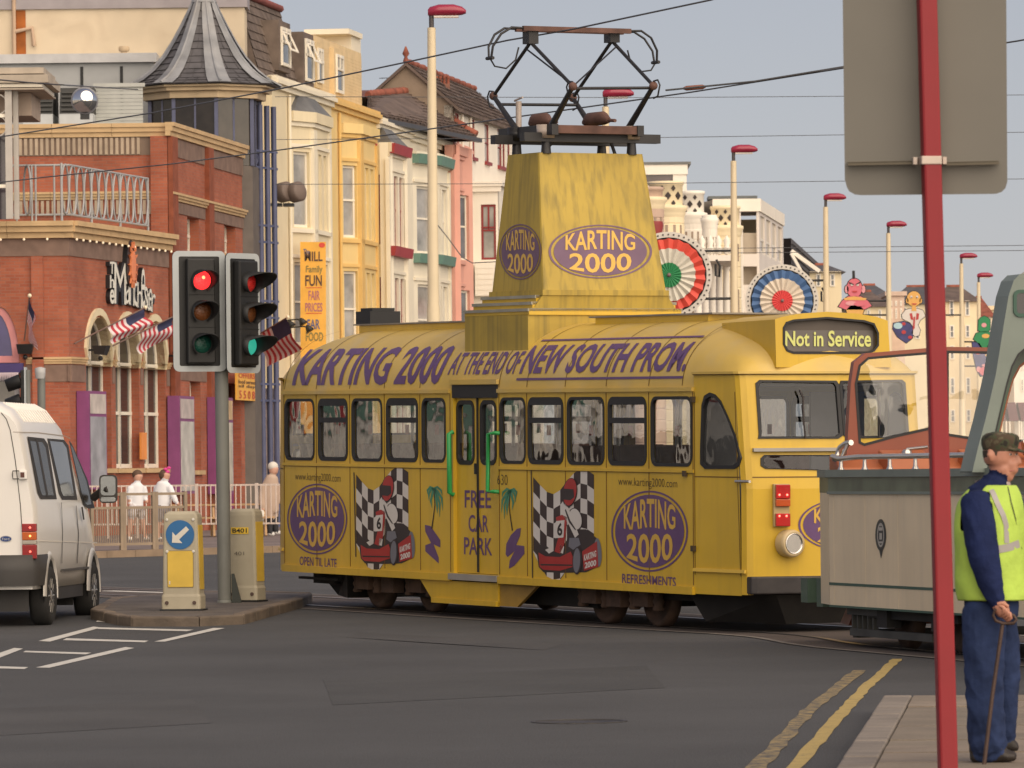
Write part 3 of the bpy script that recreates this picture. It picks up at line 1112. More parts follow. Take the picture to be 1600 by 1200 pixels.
# poster boxes on the wall
def menu_board(F,px0,px1,y0,y1,label,col):
 u0,v0 = F.px(px0,y1)
 u1,v1 = F.px(px1,y0)
 t = thing('menu_board',label,'notice board',tuple(F(u0,v0,0) + F.off),0,'purple menu boards on the brick pub')
 o = Vector(t.location)
 def fn(u,v,w):
  return F(u,v,w) + F.off - o
 q = MB()
 g = lambda a,b,c: fn(a,b,c)
 P = [fn(u0,v0,.02),fn(u1,v0,.02),fn(u1,v1,.02),fn(u0,v1,.02),fn(u0,v0,.32),fn(u1,v0,.32),fn(u1,v1,.32),fn(u0,v1,.32)]
 q.hexa(P)
 q.obj('case',PURPLE,t)
 q = MB()
 du,dv = (u1 - u0),(v1 - v0)
 q.sheet(rect(u0 + .06 * du,v0 + .03 * dv,u1 - .06 * du,v0 + .74 * dv),(),lambda a,b,c: fn(a,b,.335 + c),.01)
 q.obj('poster',mat('menu_poster_' + col,{'grey': (.30,.30,.33),'pale': (.48,.46,.42),'sand': (.5,.46,.38)}[col],0.4,var=.35,scale=1.6),t)
 q = MB()
 q.sheet(rect(u0 + .06 * du,v0 + .77 * dv,u1 - .06 * du,v1 - .03 * dv),(),lambda a,b,c: fn(a,b,.335 + c),.01)
 q.obj('header_poster',mat('menu_header_' + col,{'grey': (.52,.46,.42),'pale': (.50,.43,.40),'sand': (.62,.42,.2)}[col],0.4,var=.25,scale=2.5),t)
menu_board(W1,120,146,612,765,'purple menu board with a dark grey poster left of the first arched window','grey')
menu_board(W2,262,284,620,772,'purple menu board with a pale poster right of the third arched window','pale')
menu_board(W2,324,345,622,772,'purple menu board with a sandy header beside the traffic light pole','sand')
def wall_sign(F,px0,px1,y0,y1,label,m,w=.12,lines=None,cat='sign'):
 u0,v0 = F.px(px0,y1)
 u1,v1 = F.px(px1,y0)
 t = thing('wall_sign',label,cat,tuple(F(u0,v0,0) + F.off))
 o = Vector(t.location)
 q = MB()
 q.sheet(rect(u0,v0,u1,v1),(),lambda a,b,c: F(a,b,w + c) + F.off - o,.05)
 q.obj('board',m,t)
 if lines:
  for s,x0,x1,z0,z1,tm in lines:
   q = MB()
   put_text(q,s,lambda a,b: F(u0 + (u1 - u0) * (x0 + (x1 - x0) * a),v0 + (v1 - v0) * (z0 + (z1 - z0) * b),w + .012) + F.off - o,.01)
   q.obj('lettering',tm,t)
 return t
ORNG = mat('orange_board',(0.75,0.27,0.06),0.5,var=.08)
wall_sign(W1,214,222,676,718,'plain orange board between the second and third arched windows',ORNG)
GOLD = mat('gold_board',(0.80,0.42,0.06),0.5,var=.1)
DKB = mat('sign_brown',(0.10,0.05,0.03),0.6,var=0)
wall_sign(W2,356,386,583,625,'yellow and orange offers board above the purple door',GOLD,.25,
          [('OFFERS',.08,.92,.78,.96,mat('sign_red',(0.55,0.06,0.03),.5,var=0)),('food served',.06,.94,.58,.72,DKB),('all day',.06,.94,.42,.55,DKB),('5 5 0 8',.1,.9,.06,.34,MATS['sign_red'])])
# roof clutter behind the parapet: the long rendered block, its cladding and plant
rear = thing('rendered_block','long blank cream rendered block with a rust stain behind the pub','building',(-16,160,0))
ro = Vector(rear.location)
Fr = Facade((-45,159.4),at(390,740,159.4),rear)
zt0 = Fr.px(300,12)[1]
zt1 = Fr.px(390,3)[1]
q = MB()
Fr.box(q,0,Fr.L,0,zt0,-1.4,0)
q.obj('wall',mat('cream_render',(0.60,0.50,0.36),0.8,var=0.10,scale=0.7,grime=0.35,streak_col=(0.40,0.30,0.2)),rear)
q = MB()
Fr.box(q,0,Fr.L + .08,zt0,zt0 + .32,-1.4,.08)
q.obj('coping',mat('lead_coping',(0.30,0.27,0.28),0.6),rear)
q = MB()
u0,v0 = Fr.px(23,108)
u1,v1 = Fr.px(40,16)
q.sheet(rect(u0,v0,u1,v1),(),lambda a,b,c: Fr(a,b,.02 + c))
q.obj('rust_stain',mat('rust',(0.33,0.10,0.02),0.9,var=.5,scale=1.2),rear)
q = MB()
q.tube([Fr(u0,v0 - 1,.1),Fr(u0,v1 + .6,.1)],.06,6)
q.tube([Fr(u0,v1 - .6,.1),Fr(u0 + .5,v1 - .5,.1),Fr(u0 + .55,v1 - 1,.1)],.06,6)
q.obj('drainpipe',mat('pipe_paint',(0.45,0.32,0.22),0.7),rear)
q = MB()
u0,v0 = Fr.px(82,8)
u1,v1 = Fr.px(200,8)
Fr.box(q,u0,u1,zt0 + .3,zt0 + 1.2,-1.3,-.5)
q.obj('roof_plant_room',mat('weathered_grey',(0.25,0.25,0.23),0.9,var=.3),rear)
q = MB()
uu = Fr.px(270,150)
Fr.box(q,8,Fr.px(245,150)[0],5,Fr.px(150,103)[1],0,1.2)
q.obj('cladding',mat('grey_cladding',(0.36,0.37,0.37),0.6,var=.06),rear)
for p in (66,128,190):
 q = MB()
 x = Fr.px(p,130,1.2)[0]
 Fr.box(q,x - .04,x + .04,5,Fr.px(150,104,1.2)[1],1.18,1.23)
 q.obj('cladding_joint',mat('dark_joint',(0.03,0.03,0.03),.8),rear)
q = MB()
Fr.box(q,8,Fr.px(250,150)[0],Fr.px(150,103)[1],Fr.px(150,103)[1] + .25,-.1,1.35)
q.obj('cladding_cap',mat('pale_grey_trim',(0.50,0.50,0.50),.6),rear)
vp = thing('roof_vent','short pale flue pipe with a cowl on the grey cladding','vent',tuple(Fr(*Fr.px(194,103,.8),.8) + ro))
q = MB()
q.lathe([(.09,0),(.09,.3),(.10,.32),(.09,.34),(.09,.40)],12)
q.obj('pipe',mat('vent_paint',(0.55,0.42,0.27),.6),vp)
q = MB()
q.lathe([(.13,.40),(.15,.42),(.15,.52),(.13,.54)],12)
q.obj('cowl',MATS['vent_paint'],vp)
for i,(x0,x1) in enumerate(((36,82),(93,145))):
 a,b = at(x0,188,152),at(x1,152,152)
 t = thing('roof_plant',('white rooftop plant unit with a black louvred top left of the disc lamp','white rooftop plant unit with a black louvred top under the disc lamp')[i],'air handling unit',(a.x,152,ZU - .4),0,'plant units on the pub roof')
 wdt = b.x - a.x
 q = MB()
 q.box(0,wdt,0,2,0,1.45)
 q.obj('casing',mat('plant_white',(0.50,0.52,0.52),.5,var=.08),t)
 q = MB()
 q.hexa([(0,-.02,1.45),(wdt,-.02,1.45),(wdt,2,1.45),(0,2,1.45),(.25 if i == 0 else 0,.4,2.15),(wdt,.4,2.15),(wdt,2,2.15),(.25 if i == 0 else 0,2,2.15)])
 q.obj('hood',mat('plant_hood',(0.03,0.03,0.028),.6),t)
 for k in range(5):
  q = MB()
  z = 1.52 + k * .12
  q.box(.05,wdt - .02,-.03 + k * .07,.06 + k * .07,z,z + .03)
  q.obj('louvre',mat('louvre',(0.05,0.05,0.045),.5),t)
t = thing('shutter_panel','grey slatted service shutter on the roof beside the turret','shutter',(at(150,190,153).x,153,ZU - .4))
for k in range(12):
 q = MB()
 q.box(0,1.25,0,.06,1.0 + k * .1,1.09 + k * .1)
 q.obj('slat',mat('shutter_grey',(0.42,0.43,0.40),.6),t)
q = MB()
q.box(-.06,1.31,-.05,.08,2.2,2.3)
q.obj('shutter_head',mat('shutter_grey',(0.42,0.43,0.40),.6),t)
# the terrace pavilion at the left edge
pv = thing('terrace_pavilion','cream timber pavilion with a moulded eave at the terrace corner','pavilion',(at(12,340,134.5).x,134.5,ZC + .4))
po = Vector(pv.location)
def PV(px_,py_,D):
 return at(px_,py_,D) - po
D0 = 134.5
q = MB()
for (y0,y1,xr,pj,mi) in ((105,116,68,.0,0),(116,130,75,.15,0),(130,137,66,.05,1),(137,141,68,.1,0)):
 a,b = PV(-60,y1,D0 - pj),PV(xr,y0,D0 - pj)
 q.box(a.x,b.x,-pj,3.5,a.z,b.z,mi=mi)
q.obj('eave',[mat('eave_stone',(0.40,0.34,0.27),.7,var=.15),WHITEP],pv)
q = MB()
a,b = PV(-60,178,D0),PV(44,141,D0)
q.box(a.x,b.x,.9,3.5,a.z,b.z)
q.obj('soffit',mat('soffit',(0.38,0.30,0.24),.8),pv)
for x0,x1,w_ in ((9.5,18,0),(20.5,26,.3),(-22,-14,0)):
 q = MB()
 a,b = PV(x0,340,D0),PV(x1,140,D0)
 q.box(a.x,b.x,w_,w_ + .14,0,b.z)
 q.obj('post',mat('post_paint',(0.45,0.42,0.38),.55),pv)
q = MB()
a,b = PV(-60,184,D0),PV(9,178,D0)
q.box(a.x,b.x,.03,.1,a.z,b.z)
a,b = PV(-60,294,D0),PV(9,288,D0)
q.box(a.x,b.x,.03,.1,a.z,b.z)
q.obj('rail',WHITEP,pv)
for yc in (163,197):
 q = MB()
 c = PV(-3,yc,D0)
 q.tube([(c.x + .2 * cos(k * pi / 8),.06,c.z + .23 * sin(k * pi / 8)) for k in range(16)],.022,5,closed=True)
 q.obj('ring',MATS['post_paint'],pv)
q = MB()
a,b = PV(-60,340,D0),PV(8,205,D0)
q.box(a.x,b.x,1.2,1.25,a.z,b.z)
q.obj('glazing',mat('pavilion_glass',(0.05,0.04,0.05),.1,var=.3),pv)
# turret with the witch's hat
TD0 = 156.3
tc = at(326,700,TD0)
tur = thing('corner_turret','corner turret with a flared slate witch hat roof and blue steel tubes','turret',(tc.x,TD0,FPZ))
SLATE = mat('roof_slate',(0.085,0.08,0.085),.7,var=.25,scale=3,grime=.3,streak_col=(0.14,.14,.13))
LEAD = mat('lead_roll',(0.23,0.235,0.245),.5,var=.25,scale=2,grime=.3,streak_col=(0.36,.33,.30))
def tz(py_):
 return at(326,py_,TD0).z - FPZ
ROT = radians(22.5 - 8)
def octp(r,z,k):
 t = ROT + 2 * pi * k / 8
 return Vector((r * cos(t),r * sin(t),z))
prof = [(2.10,tz(137)),(1.80,tz(128)),(1.46,tz(113)),(1.13,tz(92)),(.86,tz(68)),(.62,tz(43)),(.40,tz(18)),(.24,tz(-3)),(.05,tz(-12))]
q = MB()
q.loft([[octp(r,z,k) for k in range(8)] for r,z in prof],smooth=False)
roof = q.obj('roof',SLATE,tur)
for k in range(8):
 h = MB()
 wd = [.34,.32,.28,.24,.20,.17,.13,.09]
 for sgn in (1,-1):                                                 # flat lead flashing either side of the hip
  A = [octp(r * 1.012,z + .03,k) for r,z in prof[:-1]]
  Bq = []
  for (r,z),w_ in zip(prof[:-1],wd):
   e0_,e1_ = octp(r * 1.012,z + .03,k),octp(r * 1.012,z + .03,k + sgn)
   Bq.append(e0_ + (e1_ - e0_).normalized() * min(w_,(e1_ - e0_).length * .48))
  A = [a + Vector((a.x,a.y,0)).normalized() * .035 for a in A]
  Bq = [b + Vector((b.x,b.y,0)).normalized() * .045 for b in Bq]
  n_ = len(A)
  h.add(A + Bq,[(i,n_ + i,n_ + i + 1,i + 1) if sgn < 0 else (i,i + 1,n_ + i + 1,n_ + i) for i in range(n_ - 1)])
 h.tube([octp(r * 1.012,z + .05,k) for r,z in prof[:-1]],.04,6)
 h.obj('hip_roll',LEAD,roof)
h = MB()
h.lathe([(.36,tz(4)),(.30,tz(-2)),(.18,tz(-14)),(.12,tz(-30)),(.03,tz(-60))],12)
h.obj('finial_cap',LEAD,roof)
# slates: rows of separate tiles on each face of the hat
rr_ = random.Random(5)
for k in range(8):
 sl = MB()
 for i in range(len(prof) - 2):
  a0_,a1_ = octp(*prof[i],k),octp(*prof[i],k + 1)
  b0_,b1_ = octp(*prof[i + 1],k),octp(*prof[i + 1],k + 1)
  rows = 2
  nrm = (a1_ - a0_).cross(b0_ - a0_).normalized()
  for r_ in range(rows):
   t0,t1 = r_ / rows,(r_ + 1) / rows
   L0,L1 = a0_.lerp(b0_,t0),a1_.lerp(b1_,t0)
   M0,M1 = a0_.lerp(b0_,t1),a1_.lerp(b1_,t1)
   n = max(1,int((L1 - L0).length / .28))
   for j in range(n):
    f0,f1 = j / n + .012,(j + 1) / n - .012
    lift = .028 + rr_.uniform(0,.014)
    p = [L0.lerp(L1,f0),L0.lerp(L1,f1),M0.lerp(M1,f1),M0.lerp(M1,f0)]
    v = [p[0] + nrm * lift,p[1] + nrm * lift,p[2] + nrm * .008,p[3] + nrm * .008,p[0],p[1]]
    sl.add(v,[(0,1,2,3),(4,5,1,0)])
 o = sl.obj('slates',SLATE,roof)
 o['kind'] = 'stuff'
q = MB()
for r,z0,z1 in ((1.98,tz(141),tz(138)),(1.86,tz(147),tz(141.3)),(1.70,tz(158),tz(147.3))):
 q.loft([[octp(r,z0,k) for k in range(8)],[octp(r,z1,k) for k in range(8)]],smooth=False)
q.obj('cornice',mat('turret_cornice',(0.52,0.40,0.25),.7,var=.12),tur)
zl0,zl1 = tz(262),tz(158.3)
q = MB()
q.loft([[octp(1.5,zl0,k) for k in range(8)],[octp(1.5,zl1,k) for k in range(8)]],smooth=False)
q.obj('lantern_glazing',mat('lantern_glass',(0.035,0.028,0.022),.12,var=.3),tur)
for k in range(8):
 q = MB()
 q.bar(octp(1.52,zl0,k),octp(1.52,zl1,k),.10)
 q.obj('mullion',mat('blue_steel',(0.075,0.085,0.16),.45,var=.12),tur)
 m_ = (octp(1.5,zl0,k) + octp(1.5,zl0,k + 1)) / 2
 q = MB()
 q.bar(m_,m_ + Vector((0,0,zl1 - zl0)),.05)
 q.obj('mullion',MATS['blue_steel'],tur)
q = MB()                                                                # body below the lantern
q.loft([[octp(1.52,0,k) for k in range(8)],[octp(1.52,zl0 - .01,k) for k in range(8)]],smooth=False)
q.obj('body',mat('turret_body',(0.12,0.10,0.085),.7,var=.15),tur)
# street side: grey panel and three blue tubes, with ring brackets
Ft = Facade(at(383,740,155.7),at(432,740,157.6),tur)
q = MB()
u0,u1 = Ft.px(383,500)[0],Ft.px(401,500)[0]
Ft.box(q,u0,u1,FPZ,Ft.px(390,163)[1],-.8,0)
q.obj('grey_panel',mat('taupe_panel',(0.175,0.15,0.13),.7,var=.08),tur)
q = MB()
Ft.box(q,u1,Ft.px(429,500)[0],FPZ,Ft.px(390,163)[1],-.8,-.3)
q.obj('dark_recess',mat('recess_glass',(0.02,0.018,0.02),.2),tur)
for x in (384.5,403,414,424.5):
 u = Ft.px(x,500)[0]
 q = MB()
 q.tube([Ft(u,FPZ,.12),Ft(u,Ft.px(390,163)[1],.12)],.075 if x > 390 else .05,8)
 q.obj('blue_tube',MATS['blue_steel'],tur)
for z_ in (Ft.px(400,236)[1],Ft.px(400,352)[1],Ft.px(400,600)[1],Ft.px(400,470)[1]):
 q = MB()
 q.bar(Ft(u0,z_,.12),Ft(Ft.px(429,500)[0],z_,.12),.06)
 q.bar(Ft(u0,z_ - .45,.12),Ft(Ft.px(429,500)[0],z_ - .45,.12),.06)
 uc = (u0 + u1) / 2
 q.tube([Ft(uc + .3 * cos(k * pi / 8),z_ - .22 + .19 * sin(k * pi / 8),.12) for k in range(16)],.025,5,closed=True)
 q.obj('ring_bracket',MATS['blue_steel'],tur)
for x0,x1 in ((416.5,421),(423.5,428.5)):
 q = MB()
 a,b = Ft.px(x0,775,.02),Ft.px(x1,607,.02)
 Ft.box(q,a[0],b[0],FPZ,b[1],-.2,.02)
 q.obj('poster_strip',mat('poster_strip',(.62,.5,.45),.5,var=.25,scale=4),tur)
# disc lamp on the wall end
sp = thing('disc_lamp','round silver reflector lamp hanging in front of the grey cladding','lamp',tuple(at(132,157,118)))
q = MB()
k_ = 118 / FPX
q.lathe([(.02,.16),(.12,.15),(.2,.08),(.255,.0),(.275,-.01),(.275,.03),(.22,.12),(.12,.2),(.02,.22)],24,ax=(0.15,-1,-.12))
q.obj('reflector',mat('bright_reflector',(0.75,0.75,0.74),.12,metal=1.0,var=.1),sp)
q = MB()
q.lathe([(.25,-.02),(.28,-.02),(.28,.05),(.25,.05)],24,ax=(0.15,-1,-.12))
q.obj('rim',mat('lamp_rim',(.2,.2,.22),.4),sp)
q = MB()
q.box(-.09,.09,0,.15,-.38,-.25)
q.obj('lamp_base',BLACKM,sp)
# the terrace of boarding houses along the street
S3 = Vector((0.153,0.9882,0)).normalized()
SN = Vector((S3.y,-S3.x,0))
FP0 = Vector((-6.62,161.0,0))
def street_u(px_,w):
 """how far along the house fronts the pixel column lies, w metres in front of the building line"""
 k = (px_ - 800) / FPX
 o = FP0 + SN * w
 return (k * o.y - o.x) / (S3.x - k * S3.y)
def street_z(px_,py_,w=0.0):
 p = FP0 + SN * w + S3 * street_u(px_,w)
 return at(px_,py_,p.y).z
ROOFF = mat('bay_roof_lead',(0.13,0.13,0.13),.7,var=.2)
NETG = mat('net_curtain_glass',(0.33,0.32,0.30),0.08,var=.35,scale=1.5)
PANEG = mat('sash_glass',(0.13,0.14,0.15),0.05,var=.4,scale=1.2)
class HF:
 """house frame: a along the street, w towards it, v up"""
 def __init__(s,u0):
  s.o = FP0 + S3 * u0
 def p(s,a,w,v):
  return s.o + S3 * a + SN * w + Vector((0,0,v))
def facade_between(h,a,b,root):
 """facade plane through two (along, out) plan points"""
 A,B = h.p(a[0],a[1],0),h.p(b[0],b[1],0)
 return Facade(A,B,root)
def bay_house(label,px_,zs,cols,roofm=None,storeys=((8.75,10.9),(5.4,7.75),(2.0,4.4)),proj=.45,fcol=None,trim=None,nwin=3,far=None,side_win=True,top=None):
 """terraced house with a canted bay: px_ = columns of the house's start, the bay's start, its front corner, its end, the house's end"""
 x_s,x_a,x_b,x_c,x_e = px_
 uS,uA,uB,uC,uE = street_u(x_s,0),street_u(x_a,0),street_u(x_b,proj),street_u(x_c,proj),street_u(x_e,0)
 zc,zbay = zs
 wallm,trimm,framem = cols
 h = HF(0)
 t = thing('boarding_house',label,'house',tuple(h.p(uS,0,FPZ)),0,'boarding houses with bay windows along the street')
 off = Vector(t.location)
 q = MB()
 L = uE - uS
 def bx(mb_,a0,a1,w0,w1,v0,v1,mi=None):
  P = [h.p(a0,w1,v0),h.p(a1,w1,v0),h.p(a1,w0,v0),h.p(a0,w0,v0),h.p(a0,w1,v1),h.p(a1,w1,v1),h.p(a1,w0,v1),h.p(a0,w0,v1)]
  mb_.hexa([p - off for p in P],mi=mi)
 bx(q,uS,uE - .004,-3.0,0,FPZ,zc)
 q.obj('wall',wallm,t)
 # bay: plan corners
 uD = uC + (uB - uA)
 plan = [(uA,0),(uB,proj),(uC,proj),(uD,0)]
 fac = [facade_between(h,plan[i],plan[i + 1],t) for i in range(3)]
 q = MB()
 wins = []
 for i,F in enumerate(fac):
  holes = []
  for (z0,z1) in storeys:
   if i == 0:
    if F.L > .5:
     m = F.L * .16
     holes.append(rect(m,z0,F.L - m * .9,z1))
   elif i == 1:
    ww = (F.L - .2) / nwin
    for k in range(nwin):
     holes.append(rect(.16 + k * ww,z0,.16 + k * ww + ww - .30,z1))
   else:
    holes.append(rect(F.L * .2,z0,F.L * .8,z1))
  q.sheet(rect(0,FPZ,F.L,zbay),holes,lambda a,b,c,F=F: F(a,b,c),.25)
  wins.append((F,holes))
 P = [h.p(*p,zbay - .01) - off for p in plan]
 q.add(P,[(0,1,2,3)])
 bay = q.obj('bay',fcol or wallm,t)
 for F,holes in wins:
  for hh in holes:
   zm = hh[0][1] + (hh[2][1] - hh[0][1]) * .52
   window(F,grow(hh,-.005),bay,framem,NETG if F is fac[0] else PANEG,depth=.14,fw=.075,bars=[((hh[0][0],zm),(hh[1][0],zm))])
 # pilaster strips on the bay's corners and mouldings at each storey
 def ring(z0,z1,out_,name,m):
  g = MB()
  pl = [(uA - out_ * .3,-.05),(uA - out_ * .4,out_),(uB - out_ * .4,proj + out_),(uC + out_ * .4,proj + out_),(uD + out_ * .4,out_),(uD + out_ * .4,-.05)]
  B = [h.p(*p,z0) - off for p in pl]
  T = [h.p(*p,z1) - off for p in pl]
  g.loft([B,T],smooth=False)
  return g.obj(name,m,t)
 for (z0,z1) in storeys:
  ring(z0 - .16,z0 - .04,.07,'sill_course',trimm if trim != 'top' else wallm)
  ring(z1 + .12,z1 + .22,.05,'head_course',trimm if trim != 'top' else wallm)
 ring(zbay - .42,zbay - .3,.07,'bay_cornice',trimm)
 ring(zbay - .295,zbay,.14,'bay_parapet',wallm)
 if top == 'lead':
  g = MB()
  pl = [(uA,0),(uA + .05,.15),(uB,proj + .12),(uC,proj + .12),(uD,.15),(uD,0)]
  c_ = (uA + uD) / 2
  B = [h.p(*p,zbay + .002) - off for p in pl]
  T = [h.p(c_ + (p[0] - c_) * .55,p[1] * .3,zbay + .5) - off for p in pl]
  g.loft([B,T],smooth=False)
  g.obj('bay_roof',ROOFF,t)
 for a_,w_ in ((uB,proj),(uB + .28,proj),(uC,proj)):
  g = MB()
  bx(g,a_ - .10,a_ + .10,w_ - .06,w_ + .07,FPZ,zbay - .5)
  g.obj('pilaster',trimm if trim != 'top' else wallm,t)
 if uA - uS > .5:
  g = MB()
  P0 = h.p(uA - .28,.07,FPZ) - off
  g.tube([P0,P0 + Vector((0,0,zc - FPZ - .4))],.05,6)
  g.obj('drainpipe',trimm if trim != 'top' else wallm,t)
 # main cornice
 g = MB()
 bx(g,uS,uE - .004,-.1,.10,zc - .34,zc - .20)
 bx(g,uS,uE - .004,-.1,.20,zc - .198,zc - .08)
 bx(g,uS,uE - .004,-.1,.14,zc - .078,zc + .02)
 g.obj('cornice',trimm if trim != 'top' else wallm,t)
 return t,h,off,(uS,uA,uB,uC,uD,uE),bx
CRM = mat('cream_stucco',(0.72,0.62,0.42),.75,var=.06,scale=.8,streak=.12,streak_col=(.45,.36,.22))
CRM2 = mat('pale_stucco',(0.78,0.71,0.56),.75,var=.06,scale=.8,streak=.10,streak_col=(.5,.42,.3))
YLW = mat('yellow_stucco',(0.76,0.56,0.24),.75,var=.07,scale=.8,streak=.12,streak_col=(.5,.35,.16))
YLW2 = mat('yellow_trim',(0.72,0.47,0.16),.7,var=.06)
RDT = mat('red_trim',(0.36,0.045,0.05),.55,var=.08)
GRT = mat('green_trim',(0.13,0.24,0.19),.55,var=.08)
WPT = mat('white_stucco',(0.80,0.74,0.64),.75,var=.05,scale=.8,streak=.08,streak_col=(.5,.42,.34))
PNK = mat('pink_stucco',(0.70,0.36,0.28),.75,var=.07,scale=.8)
RFR = mat('red_window_frame',(0.25,0.03,0.03),.5,var=.08)
hA = bay_house('tall cream boarding house with dormers and the long yellow banner',(431,458,494,519,524),(street_z(431,118),street_z(494,176,.45)),(CRM,CRM2,WHITEP),top='lead')
hY = bay_house('bright yellow boarding house with a canted bay beside the cream one',(524,536,567,592,594),(street_z(524,152),street_z(567,194,.45)),(YLW,YLW2,WHITEP))
hR = bay_house('cream boarding house with dark red band and red window frames',(594,590.5,611,638,646),(street_z(594,183),street_z(611,222,.45)),(CRM2,CRM2,RFR),top='lead')
hG = bay_house('pale boarding house with green bands behind the tall lamp post',(646,650,686,705,707),(street_z(646,203),street_z(686,240,.45)),(CRM2,CRM2,WHITEP),nwin=2)
hP = bay_house('narrow pink boarding house under a red tiled hipped roof',(707,700,712,733,737),(street_z(707,222),street_z(712,226,.45)),(PNK,PNK,WHITEP),nwin=2)
# coloured bands of the red and the green house
for hh,m,zb in ((hR,RDT,((0.0,-.30),)),(hG,GRT,((0.0,-.30),))):
 t,h,off,U,bx = hh
 uS,uA,uB,uC,uD,uE = U
 for z0 in ((street_z(615,232,.45),street_z(615,392,.45)) if m is RDT else (street_z(690,252,.45),street_z(690,406,.45))):
  g = MB()
  pl = [(uA - .05,-.05),(uA - .06,.2),(uB - .06,.45 + .2),(uC + .06,.45 + .2),(uD + .06,.2),(uD + .06,-.05)]
  B = [h.p(*p,z0 - .16) - off for p in pl]
  T = [h.p(p[0],p[1] + .05,z0 + .14) - off for p in pl]
  g.loft([B,T],smooth=False)
  g.obj('coloured_band',m,t)
# mansard storey with dormers on the cream house
t,h,off,U,bx = hA
uS,uA,uB,uC,uD,uE = U
zc = street_z(431,118)
ZM = street_z(440,18,-1.2)
MANS = mat('mansard_slate',(0.14,0.105,0.085),.8,var=.3,scale=2.5,grime=.3,streak_col=(.22,.17,.13))
g = MB()
P = [h.p(uS,-.35,zc),h.p(street_u(478,-.3),-.35,zc),h.p(street_u(478,-.3),-2.8,zc),h.p(uS,-2.8,zc),h.p(uS,-.95,ZM),h.p(street_u(478,-.3),-.95,ZM),h.p(street_u(478,-.3),-2.8,ZM),h.p(uS,-2.8,ZM)]
g.hexa([p - off for p in P])
mn = g.obj('mansard_roof',MANS,t)
# hung slates on the street slope, course by course
rr2 = random.Random(9)
g = MB()
U0,U1 = uS,street_u(478,-.3)
for r_ in range(9):
 z0,z1 = zc + (ZM - zc) * r_ / 9,zc + (ZM - zc) * (r_ + 1) / 9
 w0,w1 = -.35 - .6 * r_ / 9,-.35 - .6 * (r_ + 1) / 9
 n = 20
 for j in range(n):
  a0_,a1_ = U0 + (U1 - U0) * j / n + .01,U0 + (U1 - U0) * (j + 1) / n - .01
  l = .03 + rr2.uniform(0,.02)
  v = [h.p(a0_,w0 + l,z0),h.p(a1_,w0 + l,z0),h.p(a1_,w1 + .008,z1),h.p(a0_,w1 + .008,z1),h.p(a0_,w0,z0),h.p(a1_,w0,z0)]
  g.add([p - off for p in v],[(0,1,2,3),(4,5,1,0)])
o = g.obj('hung_slates',MANS,mn)
o['kind'] = 'stuff'
g = MB()
g.tube([h.p(U0 + .1,-.9,ZM) - off,h.p(U1,-.9,ZM) - off],.11,6)
g.obj('ridge_tiles',mat('ridge_red',(0.20,0.055,0.045),.8,var=.2),mn)
g = MB()
bx(g,street_u(396,-1.1),street_u(396,-1.1) + 1.0,-1.6,-1.1,zc,street_z(400,12,-1.1))
g.obj('chimney_stack',mat('sooty_stack',(0.025,0.025,0.03),.9),mn)
def dormer(t,h,off,x0,x1,y0,y1,w,fm,label_open=False,wall=None):
 """dormer whose window faces the camera's side"""
 ua,ub = street_u(x0,w),street_u(x1,w)
 z0,z1 = street_z((x0 + x1) / 2,y1,w),street_z((x0 + x1) / 2,y0,w)
 F = Facade(h.p(ua,w,0),h.p(ub,w,0),t)
 g = MB()
 P = [F(0,z0 - .15,0),F(F.L,z0 - .15,0),F(F.L,z0 - .15,-.9),F(0,z0 - .15,-.9),F(0,z1 + .18,0),F(F.L,z1 + .18,0),F(F.L,z1 + .18,-.9),F(0,z1 + .18,-.9)]
 g.hexa(P)
 d = g.obj('dormer',wall or MANS,t)
 rc = rect(F.L * .12,z0,F.L * .88,z1)
 window(F,rc,d,fm,PANEG,depth=-.02,fw=.09,bars=[((F.L * .5,z0 + (z1 - z0) * .62),(F.L * .5,z1)),((rc[0][0],z0 + (z1 - z0) * .62),(rc[1][0],z0 + (z1 - z0) * .62))])
 if label_open:
  g = MB()
  zt = z1 - .1
  g.sheet(rect(F.L * .18,-.62,F.L * .82,0),[rect(F.L * .26,-.55,F.L * .74,-.07)],lambda a,b,c: F(a,zt + b * .93,.06 - b * .42 + c),.04)
  g.obj('open_light',fm,d)
dormer(t,h,off,443,461,44,104,-.25,WHITEP,True)
dormer(t,h,off,481,497,62,128,-.2,WHITEP,True)
SDG = mat('cream_boarding',(0.66,0.50,0.28),.75,var=.08)
g = MB()
ux0,ux1 = street_u(497,-.4),street_u(571,-.4)
zt1 = street_z(500,58,-.4)
bx(g,ux0,ux1,-2.8,-.4,zc - .3,zt1)
att = g.obj('attic_storey',SDG,t)
for k in range(14):
 z0 = zc + .15 + k * (zt1 - zc - .3) / 14
 g = MB()
 P = [h.p(ux0,-.38,z0),h.p(ux1,-.38,z0),h.p(ux1,-.4,z0),h.p(ux0,-.4,z0),h.p(ux0,-.395,z0 + .30),h.p(ux1,-.395,z0 + .30),h.p(ux1,-.4,z0 + .30),h.p(ux0,-.4,z0 + .30)]
 g.hexa([p - off for p in P])
 g.obj('board',SDG,att)
for (x0,x1,y0,y1) in ((501,511,76,130),(529,543,86,146)):
 dormer(t,h,off,x0,x1,y0,y1,-.25,WHITEP,False,SDG)
g = MB()
bx(g,street_u(556,-.6),street_u(571,-.6),-1.8,-.6,zc,street_z(560,60,-1))
ch = g.obj('chimney_stack',CRM2,t)
g = MB()
bx(g,street_u(553,-.5),street_u(574,-.5),-1.9,-.5,street_z(560,66,-1),street_z(560,58,-1))
g.obj('stack_cap',CRM2,ch)
